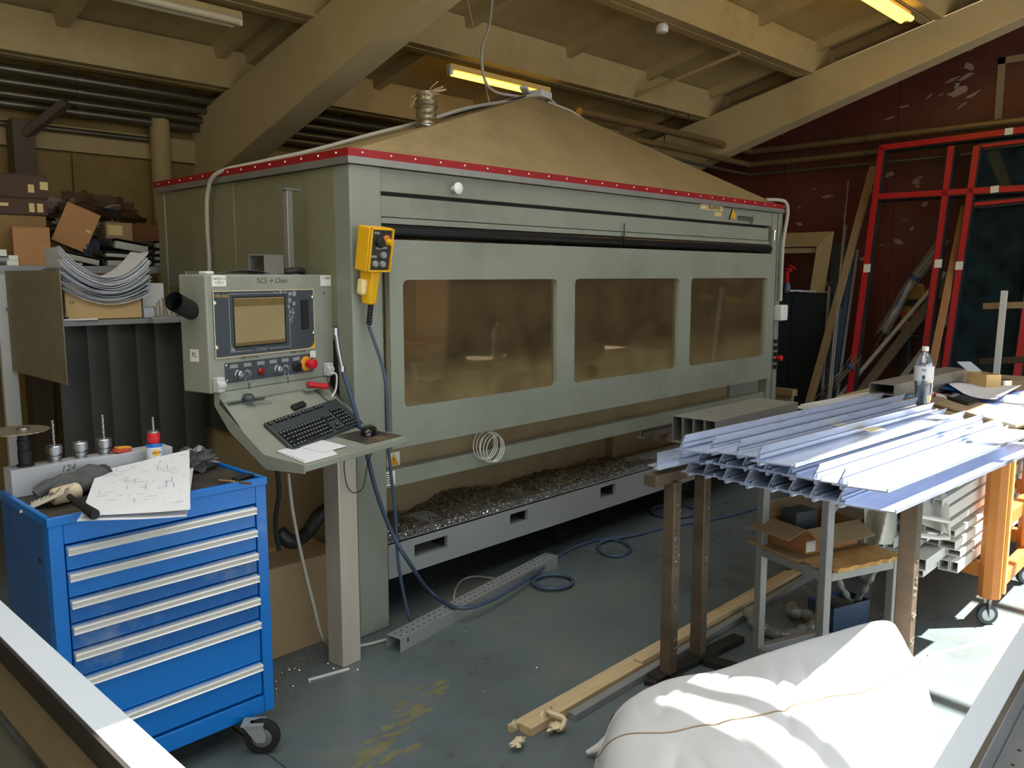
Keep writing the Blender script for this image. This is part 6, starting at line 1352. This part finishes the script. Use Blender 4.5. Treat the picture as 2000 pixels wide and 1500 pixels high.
for row in range(8):
    y = 1.06; cc = 0
    while y < 1.52 and n_ < 60:
        wv = rnd.choice((.045, .06, .035, .07)); hv = rnd.choice((.04, .03, .05, .05))
        x0 = 3.95 + rnd.uniform(-.14, .16) - .02 * row + .12 * (y - 1.06); sk_ = rnd.uniform(-.006, .006)
        b = MB(); b.hbar((x0, y + wv / 2, z + .03 + .004 * 0), (5.6, y + wv / 2 + sk_, z + .03), wv, hv, .003); n_ += 1
        rowl = ('bottom', 'second', 'third', 'fourth', 'fifth', 'sixth', 'seventh', 'top')[row]
        tag(b.build('white_profile', m_white_pvc, smooth=0), '%s white hollow profile from the front in the %s layer on the orange cart' % (colw[cc], rowl), 'profile', 'white profiles on the orange cart'); cc += 1
        y += wv + .004
    z += .060
# translucent plastic and white frame hanging in front of the cart
b = MB(); o = at(1690, 1062, y=1.30)
def dr(u, v):
    px = 1688 + u * 64; py = 975 + v * 88 - 25 * u * (1 - v); p = at(px, py, y=1.22 + .05 * math.sin(u * 5 + v * 2) + .06 * v); return p
b.sheet(dr, 16, 14, .001); tag(b.build('plastic_sheet', mat('milky_plastic', (206, 204, 196), .35, var=.04), smooth=60), 'milky plastic sheet hanging behind the right trestle leg', 'plastic')
b = MB()
def dr2(u, v):
    px = 1792 + u * 62; py = 958 + v * 62 + 14 * u + 10 * v * u; return at(px, py - 14 * math.sin(u * 3) * (1 - v), y=1.10 + .03 * math.sin(u * 5) - .05 * v)
b.sheet(dr2, 14, 12, .001); tag(b.build('plastic_sheet', mat('milky_plastic', (206, 204, 196), .35, var=.04), smooth=60), 'folded milky plastic sheet right of the right trestle leg', 'plastic')
fp = [at(1786, 1012, y=1.02), at(1782, 1030, y=1.02), at(1795, 1045, y=1.02), at(1830, 1050, y=1.02), at(1852, 1050, y=1.02), at(1852, 1018, y=1.02), at(1835, 1015, y=1.02), at(1800, 1008, y=1.02)]
b = MB(); b.tube(fp, .010, 8, closed=True); tag(b.build('white_bracket', m_white_pvc, smooth=40), 'white D-shaped plastic bracket hanging beside the right trestle leg', 'bracket')

# ================================================================== BENCH BEHIND THE STACK
be = thing('assembly_bench', 'fibreboard topped bench behind the right end of the profile stack', 'bench', (5.3, 1.4, 0))
MZ = .955
c = [at(1822, 792, z=MZ), at(1990, 842, z=MZ), at(2080, 800, z=MZ), at(1900, 770, z=MZ)]
b = MB(); b.extr([(4.55, 1.03, MZ - .03), (6.6, .62, MZ - .03), (6.6, 1.95, MZ - .03), (4.75, 1.95, MZ - .03)], (0, 0, .026)); b.build('top', m_mdf, be, bevel=.002)
b = MB(); b.extr([(4.62, 1.06, MZ - .085), (6.5, .70, MZ - .085), (6.5, 1.85, MZ - .085), (4.8, 1.85, MZ - .085)], (0, 0, .05)); b.build('under_frame', m_card, be)
for x, y in ((5.4, 1.75), (6.4, .85), (6.4, 1.75)):
    b = MB(); b.box(x - .03, x + .03, y - .03, y + .03, 0, MZ - .086); b.build('leg', m_dark, be)
b = MB(); p = at(1818, 790, z=MZ + .002); b.extr([at(1822, 792, z=MZ), at(1984, 836, z=MZ), at(2060, 812, z=MZ), at(1880, 778, z=MZ)], (0, 0, .014)); tag(b.build('fibreboard', m_mdf, bevel=.002), 'loose sheet of fibreboard on the bench corner', 'board')
ZB2 = MZ - .004
# stacked rectangular tubes on the bench
def rtube(px0, py0, px1, py1, z, wd, ht, lab, m=m_alu_dull):
    a = at(px0, py0, z=z); c = at(px1, py1, z=z); b = MB(); b.hbar(a, c, wd, ht, .004); return tag(b.build('rectangular_tube', m, smooth=0), lab, 'tube')
rtube(1722, 760, 1868, 727, 1.045, .135, .058, 'wide flat rectangular tube lying uppermost on the bench')
rtube(1738, 775, 1870, 745, .985, .09, .055, 'lower rectangular tube beneath the wide flat one on the bench')
o = at(1568, 795, z=.965); q = at(1700, 770, z=.965); b = MB(); b.bar(o, q, .03, .025); b.bar(o + Vector((0, .03, -.008)), q + Vector((0, .03, -.008)), .05, .006); tag(b.build('white_edge_profile', m_white_pvc), 'bright white edge profile lying behind the stack of profiles', 'profile')
# bottle
bp_ = at(1801, 782, z=1.0); BX_, BY_ = bp_.x, bp_.y; BZ = .975
bo = thing('water_bottle', 'clear plastic water bottle with a white label standing on the bench', 'bottle', (BX_, BY_, BZ))
m_pet = glass('clear_plastic', (214, 226, 238), gloss=.45, dust=.06, dustcol=(220, 225, 235), rough=.02)
R_ = .047
prof = [(.036, 0), (.044, .006), (R_, .02), (R_ - .003, .03), (R_, .04), (R_ - .003, .05), (R_, .06), (R_ - .003, .07), (R_, .08), (R_ - .003, .09), (R_, .10), (R_ - .004, .115), (R_, .128), (R_, .212), (.045, .225), (.036, .248), (.022, .268), (.0145, .278), (.0145, .292)]
b = MB(); b.lathe((BX_, BY_, BZ), prof, 36); b.build('body', m_pet, bo)
m_water = glass('water', (200, 214, 226), gloss=.2, dust=.04, dustcol=(200, 210, 220))
b = MB(); b.lathe((BX_, BY_, BZ + .003), [(r - .003, z) for r, z in prof[:9]] + [(R_ - .004, .105)], 30); b.build('water', m_water, bo)
b = MB(); b.lathe((BX_, BY_, BZ), [(R_ + .0006, .132), (R_ + .0006, .208)], 36); lb = b.build('label', mat('bottle_label', (214, 220, 228), .45), bo)
la = Vector((BX_, BY_, 0)); vd = (Vector((CO.x, CO.y, 0)) - la).normalized(); sd2 = Vector((-vd.y, vd.x, 0))
lf = frame(Vector((BX_, BY_, BZ + .187)) + vd * (R_ + .0014), sd2, (0, 0, 1))
text('W', .022, lf, m_dkgrey, bo); b = MB(frame(Vector((BX_, BY_, BZ + .152)) + vd * (R_ + .0014), sd2, (0, 0, 1))); b.box(-.007, .007, -.009, .009, 0, .0005)
for k in range(3): b.box(-.008, .008, -.014 - k * .003, -.0128 - k * .003, 0, .0005)
b.build('label_print', m_dkgrey, bo)
b = MB(); b.lathe((BX_, BY_, BZ + .285), [(.017, 0), (.017, .020), (.015, .023)], 24); b.build('cap', m_white, bo)
b = MB(); o = at(1778, 775, z=.99); b.sheet(lambda u, v: o + Vector((.05 * (u - .5) * 2, .05 * (v - .5) * 2, .006 + .012 * noise.noise(Vector((u * 3, v * 3, 1))))), 8, 8, .001); tag(b.build('blue_wrapper', mat('light_blue_film', (110, 160, 214), .3), smooth=60), 'light blue wrapper lying left of the water bottle', 'wrapper')
# folder, papers, calculator, tube, carton, tape
def sheet4(name, pts, z, lab, m, cat, t=.0015, amp=.0, curl=0):
    P0 = [at(px, py, z=zz_) for px, py, zz_ in pts]; b = MB()
    def fn(u, v):
        p = (P0[0] * (1 - u) + P0[1] * u) * (1 - v) + (P0[3] * (1 - u) + P0[2] * u) * v
        return p + Vector((0, 0, z + amp * math.sin(u * 5) * v + curl * (2 * u - 1) ** 2))
    b.sheet(fn, 10, 8, t); return tag(b.build(name, m, smooth=70), lab, cat)
sheet4('blue_folder', [(1822, 757, .985), (1885, 766, .975), (1905, 752, .985), (1830, 738, 1.0)], .004, 'blue plastic folder leaning behind the water bottle', m_blue, 'folder', .003)
sheet4('paper_sheet', [(1880, 775, .975), (1945, 787, .975), (1994, 758, .985), (1845, 752, .985)], .010, 'curled white paper lying on the bench before the small carton', m_paper, 'paper', .0015, .004, .012)
sheet4('paper_sheet', [(1950, 790, .965), (2030, 798, .965), (2040, 775, .97), (1965, 772, .97)], .004, 'second white paper at the right frame edge of the bench', m_paper, 'paper')
sheet4('clipboard', [(1872, 780, .968), (1948, 792, .968), (1998, 764, .97), (1850, 758, .97)], .003, 'dark blue clipboard under the curled white paper', mat('navy_board', (34, 60, 110), .4), 'clipboard', .003)
ca = [at(1846, 778, z=.972), at(1890, 792, z=.972), at(1912, 784, z=.972), at(1868, 770, z=.972)]
t = thing('calculator', 'dark calculator lying on the fibreboard in front of the papers', 'calculator', tuple(ca[0]))
b = MB(); b.extr(ca, (0, 0, .012)); b.build('case', m_black, t, bevel=.002)
b = MB(); e1 = (ca[1] - ca[0]); e2 = (ca[3] - ca[0]); 
for i in range(5):
    for j in range(4): 
        p = ca[0] + e1 * (.35 + i * .12) + e2 * (.15 + j * .2) + Vector((0, 0, .012)); b.extr([p, p + e1 * .08, p + e1 * .08 + e2 * .13, p + e2 * .13], (0, 0, .003))
b.build('keys', m_dkgrey, t, kind='stuff'); b = MB(); p = ca[0] + e1 * .08 + e2 * .12 + Vector((0, 0, .0125)); b.extr([p, p + e1 * .2, p + e1 * .2 + e2 * .7, p + e2 * .7], (0, 0, .001)); b.build('display', m_grey, t)
t = thing('glue_tube', 'white tube with red bands lying right of the water bottle', 'tube', tuple(at(1832, 772, z=.985)))
a = at(1822, 770, z=.99); c = at(1848, 777, z=.985); b = MB(); b.tube([a, a.lerp(c, .6), c], .012, 12, rad=[.013, .013, .004]); b.build('body', m_white, t)
b = MB(); b.tube([a.lerp(c, .18), a.lerp(c, .36)], .0136, 12); b.build('red_band', m_redplastic, t)
t = thing('small_carton', 'small open tan carton standing at the back of the bench', 'box', tuple(at(1905, 766, z=.965)))
a = at(1887, 762, z=.955); c = at(1924, 770, z=.955); dd = (c - a); up_ = Vector((0, 0, .115)); nb = Vector((-dd.y, dd.x, 0)).normalized() * -.09 * -1
b = MB(); T_ = nb.normalized() * .003; b.extr([a, c, c + up_, a + up_], T_); b.extr([a + nb, c + nb, c + nb + up_, a + nb + up_], T_); b.extr([a, a + nb, a + nb + up_, a + up_], dd.normalized() * .003); b.extr([c, c + nb, c + nb + up_, c + up_], dd.normalized() * -.003); b.build('body', mat('tan_carton_front', (198, 168, 116), .85, var=.05), t, smooth=0)
b = MB(); b.extr([a + up_, a + up_ + nb, a + up_ + nb - dd.normalized() * .11 + Vector((0, 0, .045)), a + up_ - dd.normalized() * .11 + Vector((0, 0, .045))], (0, 0, .003)); b.build('flap', m_paper2, t, smooth=0)
o = at(1957, 757, z=.958); b = MB(); b.lathe(o, [(.026, 0), (.052, 0), (.052, .05), (.026, .05)], 30); tag(b.build('tape_roll', m_alu), 'silver roll of tape on the bench right of the small carton', 'tape roll')
a = at(1862, 748, z=.965); b = MB(); b.obox(a, (.07, .02, .01), (0, 0, .2)); tag(b.build('orange_offcut', m_logo, bevel=.002), 'small orange piece on the bench left of the small carton', 'offcut')
a = at(1940, 757, z=.958); c = Vector((a.x + .25, a.y + .1, 0)); 

# ================================================================== ALONG THE MAROON WALL
SL = .24
def lean(px, py, off=0.0):
    d = ray(px, py); t = (7.98 + off + SL * EYE) / (d.x - SL * d.z); return CO + d * t
rf = thing('window_frame_set', 'big dark window frame with red protective film leaning against the maroon wall', 'window frame', (8.1, 2.6, 0))
m_film_r = mat('red_protective_film', (182, 32, 40), .4, var=.05); m_anth = mat('anthracite_profile', (36, 42, 46), .4, var=.08)
def member(p, q, wd=.055):
    p = Vector(p); q = Vector(q); up = Vector((-1, 0, SL)).normalized()
    back = Vector((1, 0, -SL)).normalized()
    b = MB(); b.bar(p + back * .045, q + back * .045, .075, .07, up=up); bar_ = b.build('bar', m_anth, rf)
    b = MB(); b.bar(p, q, wd, .012, up=up); b.build('red_film', m_film_r, bar_)
def foot(px0, py0, px1, py1):
    p = lean(px0, py0); q = lean(px1, py1); k = (p.z - .02) / (p.z - q.z); return p, p + (q - p) * k
p, q = foot(1722, 288, 1660, 760); member(p, q); FT = p
p, q = foot(1858, 285, 1800, 735); member(p, q, .05)
p, q = foot(1908, 285, 1845, 718); member(p, q, .05)
p, q = foot(2052, 252, 1985, 745); member(p, q)
member(lean(1718, 289), lean(2060, 246)); member(lean(1714, 384), lean(2060, 364))
member(lean(1908, 287, .05), lean(2060, 268, .05), .03); member(lean(1898, 400, .05), lean(2060, 384, .05), .03)
for px, py, dpx, dpy in ((1694, 524, 0, 8), (1833, 515, 0, 8), (1874, 519, 0, 8)):
    p = lean(px + .8, py - dpy); q = lean(px - .8, py + dpy); b = MB(); b.bar(p + Vector((-.008, 0, 0)), q + Vector((-.008, 0, 0)), .062, .01, up=Vector((-1, 0, SL))); b.build('white_tape', m_st_w, rf)
for px, py in ((1971, 257), (1943, 370)):
    p = lean(px - 8, py + 1); q = lean(px + 8, py - 1); b = MB(); b.bar(p + Vector((-.008, 0, 0)), q + Vector((-.008, 0, 0)), .062, .01, up=Vector((-1, 0, SL))); b.build('white_tape', m_st_w, rf)
m_glassd = glass('dark_glazing', (150, 158, 164), gloss=.008, dust=.35, dustcol=(52, 74, 82))
b = MB(); p = lean(1915, 300, .10); b.extr([lean(1915, 292, .08), lean(2060, 276, .08), lean(2020, 760, .08), lean(1852, 715, .08)], (.008, 0, 0)); b.build('glazing', m_glassd, rf, smooth=0)
def slat(label, p, q, wd, th, m, up=(-1, 0, .2), name='plank', cat='plank', grp=None):
    b = MB(); b.bar(p, q, wd, th, up=up); return tag(b.build(name, m, bevel=.002), label, cat, grp)
def tofloor(px0, py0, px1, py1, x0, x1):
    p = at(px0, py0, x=x0); q = at(px1, py1, x=x1); k = (p.z - .01) / (p.z - q.z); return p, p + (q - p) * k
def wallslat(label, px0, py0, px1, py1, wd, th, m, x0=8.7, x1=8.1, **kw):
    p, q = tofloor(px0, py0, px1, py1, x0, x1); return slat(label, p, q, wd, th, m, **kw)
wallslat('long weathered plank leaning against the maroon wall left of the red frame', 1708, 318, 1582, 785, .075, .03, m_wood2, 8.85, 7.9)
wallslat('shorter weathered plank beside the foot of the long plank', 1600, 712, 1578, 790, .06, .03, m_wood2, 8.0, 7.85)
wallslat('thin pale rod leaning left of the long plank', 1657, 352, 1646, 470, .012, .012, m_alu_dull, 8.8, 8.5, name='rod', cat='rod')
wallslat('narrow grey lath leaning behind the long plank', 1651, 440, 1640, 560, .03, .02, m_stand, 8.75, 8.4, name='lath', cat='lath')
wallslat('broad grey panel strip leaning right of the picture frame', 1636, 478, 1618, 745, .11, .03, m_dkgrey, 8.7, 8.2)
wallslat('slim grey bar leaning low behind the long plank', 1620, 560, 1606, 760, .025, .02, m_stand, 8.4, 8.05)
wallslat('dark blue edged strip leaning next to the red frame', 1666, 488, 1628, 770, .045, .03, mat('slate_blue_strip', (66, 90, 120), .4), 8.6, 8.15)
wallslat('pale grey strip leaning against the blue edged one', 1675, 488, 1636, 770, .02, .03, m_stand, 8.59, 8.12)
wallslat('dark strip leaning second from the blue edged strip', 1640, 600, 1615, 770, .05, .02, m_dkgrey, 8.3, 8.05)
wallslat('orange timber batten standing between the two red posts', 1884, 402, 1855, 545, .06, .03, m_card_or, 8.8, 8.4)
wallslat('thin pale lath between the red posts', 1856, 570, 1824, 720, .025, .02, m_wood2, 8.6, 8.3)
wallslat('second thin lath between the red posts', 1838, 620, 1830, 720, .03, .02, m_wood2, 8.6, 8.35)
wallslat('light grey bar leaning diagonally behind the red frame', 1846, 532, 1684, 722, .035, .03, m_alu_dull, 8.85, 8.3)
wallslat('wide brown plank leaning diagonally behind the red frame', 1872, 520, 1680, 768, .09, .03, mat('dark_brown_plank', (104, 92, 74), .8, var=.15), 8.9, 8.35)
wallslat('dark narrow plank lowest of the diagonal ones', 1860, 610, 1730, 780, .05, .03, m_stand, 8.9, 8.4)
# wire bundles
def bundle(label, pts, n, spread, tie):
    t = thing('wire_bundle', label, 'wire', pts[0]); b = MB(); P_s = smooth_path(pts, 6)
    for k in range(n):
        o = Vector((0, random.gauss(0, spread), random.gauss(0, spread)))
        b.tube([p + o * (1 + .8 * abs(i / len(P_s) - .4)) for i, p in enumerate(P_s)], .005, 4)
    b.build('strands', m_alu, t, kind='stuff'); b = MB(); c = P_s[int(len(P_s) * tie)]; c2 = P_s[int(len(P_s) * tie) + 1]; b.cyl(c, c2, spread * 2.4, n=12); b.build('blue_tie', mat('blue_tie', (30, 60, 130), .5), t)
bundle('bundle of bright wires tied in blue leaning behind the second red post', [at(1842, 470, x=8.75), at(1800, 525, x=8.65), at(1770, 565, x=8.6), at(1745, 612, x=8.5), at(1722, 650, x=8.45)], 18, .022, .35)
bundle('lower bundle of wires tied in blue left of the red frame foot', [at(1672, 700, x=8.05), at(1655, 722, x=8.0), at(1630, 750, x=7.95), at(1600, 786, x=7.9)], 12, .022, .25)
b = MB()
for k in range(9):
    p = at(1700 + k * 7, 690 - k * 14, x=8.5); b.tube([p, p + Vector((0, -.05, .06)), p + Vector((0, -.07, .12))], .003, 4)
tag(b.build('loose_wires', m_alu, kind='stuff'), 'loose curled wires in front of the dark strip behind the red frame', 'wire')
# yellow power tool
t = thing('power_tool', 'dull yellow bench power tool standing behind the diagonal bars', 'power tool', tuple(at(1785, 650, x=8.3)))
m_yt = mat('dull_yellow_casting', (150, 112, 44), .5, var=.15)
c = at(1790, 572, x=8.75); b = MB(); b.obox(c, (.12, .16, .12)); blob(b, c + Vector((0, 0, .06)), .07, (1, 1, .7), 3, amp=.3, n=16); b.build('motor', m_yt, t, smooth=50)
c = at(1774, 612, x=8.72); b = MB(); b.lathe(c, [(.04, -.06), (.075, -.05), (.075, .04), (.05, .06)], 20, axis=(-1, .2, 0)); b.build('housing', m_yt, t)
b = MB(); b.lathe(at(1782, 612, x=8.79), [(.13, -.015), (.13, .015)], 24, axis=(-1, .1, .1)); b.build('guard', m_dkgrey, t)
c = at(1766, 636, x=8.72); b = MB(); b.obox(c, (.06, .06, .12)); b.build('base', m_orange, t, bevel=.006)
text('STAYER', .04, frame(at(1775, 612, x=8.655), (0, -1, 0), (0, 0, 1)), m_redplastic, t)
b = MB(); c = at(1770, 655, x=8.75); b.obox(c, (.25, .4, .04)); tag(b.build('dark_tabletop', m_dark, bevel=.01), 'dark small table top carrying the yellow power tool behind the red frame', 'table')
b = MB(); c = at(1770, 655, x=8.75); b.box(8.70, 8.80, c.y - .05, c.y + .05, 0.0, c.z - .021); tag(b.build('dark_stand', m_dark, bevel=.01), 'dark stand under the small table top behind the red frame', 'stand')
# carton with red print low behind the rectangular tubes
c = at(1775, 725, x=7.4); b = MB(); b.obox((7.5, c.y, .35), (.25, .55, .70)); o = b.build('dark_toolbox', mat('brown_toolbox', (70, 56, 44), .6), bevel=.01); tag(o, 'brown toolbox with a red printed edge behind the bench tubes', 'box')
b = MB(); b.box(7.37, 7.374, c.y - .22, c.y + .22, .62, .68); o2 = b.build('print_strip', mat('red_print', (150, 50, 40), .6), o)
# white post and wooden crossbar at the right frame edge
wallslat('slim white post standing behind the bench at the right', 1962, 568, 1944, 752, .045, .03, m_ltgrey, 7.4, 7.3, name='white_post', cat='post')
p = at(1922, 598, x=7.5); q = at(2050, 594, x=7.45); slat('wooden crossbar fixed at mid height near the right frame edge', p, q, .05, .05, m_wood2, up=(0, 0, 1), name='crossbar', cat='bar')
p = at(1915, 706, x=7.5); q = at(2050, 700, x=7.45); slat('lower dark crossbar near the right frame edge', p, q, .05, .05, mat('dark_timber', (74, 56, 42), .7), up=(0, 0, 1), name='crossbar', cat='bar')
p = at(1985, 560, x=7.55); slat('dark upright holding the two crossbars near the right frame edge', Vector((p.x + .06, p.y - .25, 0)), Vector((p.x + .06, p.y - .25, 2.0)), .06, .06, m_dark, up=(1, 0, 0), name='upright', cat='post')
# cabinet, picture frame
cb_ = thing('dark_cabinet', 'dark cabinet standing behind the right end of the machine', 'cabinet', (8.6, 3.9, 0))
y0, y1 = at(1622, 580, x=8.4).y, at(1530, 580, x=8.4).y + .3; zt = at(1600, 573, x=8.4).z
b = MB(); b.box(8.4, 8.9, y0, y1, .0, zt); b.build('body', mat('dark_teal_paint', (34, 44, 48), .5, var=.1), cb_, bevel=.006)
b = MB(); b.box(8.385, 8.399, y0 + .01, (y0 + y1) / 2 - .004, .06, zt - .03); b.build('door', mat('dark_teal_door', (38, 50, 54), .5), cb_); b = MB(); b.box(8.385, 8.399, (y0 + y1) / 2 + .004, y1 - .01, .06, zt - .03); b.build('door', mat('dark_teal_door', (38, 50, 54), .5), cb_)
pf = thing('picture_frame', 'wide beige wooden frame leaning on top of the dark cabinet', 'frame', (8.55, 3.85, zt))
m_bg = mat('beige_frame', (176, 158, 118), .55, var=.06)
q0 = at(1627, 452, x=8.6); q1 = at(1607, 568, x=8.42); zf0 = zt + .004; zf1 = q0.z; yr = q0.y
def fm(y): return (y,)
wf = .15; hy_ = .70
def quad(name, pts, m, th=.035):
    b = MB(); b.extr([(8.44 + (z_ - zf0) * .25, y_, z_) for y_, z_ in pts], (th, 0, 0)); b.build(name, m, pf, smooth=0, bevel=.004)
H_ = zf1 - zf0
quad('right_rail', [(yr, zf0), (yr, zf1), (yr + wf, zf1 - wf), (yr + wf, zf0)], m_bg)
quad('top_rail', [(yr + .001, zf1), (yr + hy_, zf1), (yr + hy_, zf1 - wf), (yr + wf + .001, zf1 - wf)], mat('beige_frame_top', (160, 140, 100), .55, var=.06))
b = MB(); b.box(8.60, 8.63, yr + wf, yr + hy_, zf1 - wf - .065, zf1 - wf - .012); b.build('inner_strip', m_mdf, pf)
b = MB(); 
for k in range(4): b.obox((8.5 - .02 * k, y0 + .12 + .10 * k, zt + .012 + .003 * k), (.10, .12, .018), (0, .05, .3 * k))
tag(b.build('paper_stack', m_paper2, bevel=.001), 'heap of pale papers on top of the dark cabinet', 'paper')
c = at(1537, 555, x=8.42); b = MB(); b.lathe((8.44, c.y, zt + .002), [(.03, 0), (.032, .07), (.02, .09), (.012, .11)], 16); tag(b.build('blue_flask', mat('pale_blue_plastic', (90, 120, 160), .3)), 'small pale blue flask on the cabinet beside the machine', 'flask')
c = at(1534, 527, x=8.42); b = MB(); b.obox((8.46, c.y - .02, c.z), (.04, .06, .04)); b.obox((8.46, c.y - .06, c.z + .03), (.03, .08, .02), (.5, 0, 0)); b.box(8.44, 8.48, c.y - .02, c.y + .01, zt, c.z); tag(b.build('red_clamp', m_redplastic, bevel=.004), 'red handled clamp on the cabinet beside the machine', 'clamp')
# low timber blocks behind the machine's right post
a = at(1523, 766, x=7.0); b = MB(); b.box(7.0, 7.1, a.y - .12, a.y + .12, a.z - .03, a.z + .03); b.box(7.02, 7.08, a.y - .1, a.y + .1, 0, a.z - .031); tag(b.build('timber_block', m_wood2, bevel=.004), 'pale timber block on a dark support behind the right machine post', 'timber')
# steel channel at the roof corner (short bright tube ends)
for k in range(4):
    p = at(1490 + k * 12, 272 - k * 3, x=8.6); q = p + Vector((0, -.12, .16)); b = MB(); b.cyl(p, q, .014, n=10); tag(b.build('tube_end', m_alu), ('leftmost', 'second', 'third', 'rightmost')[k] + ' of four short bright tubes on the maroon wall above the pipes', 'tube')
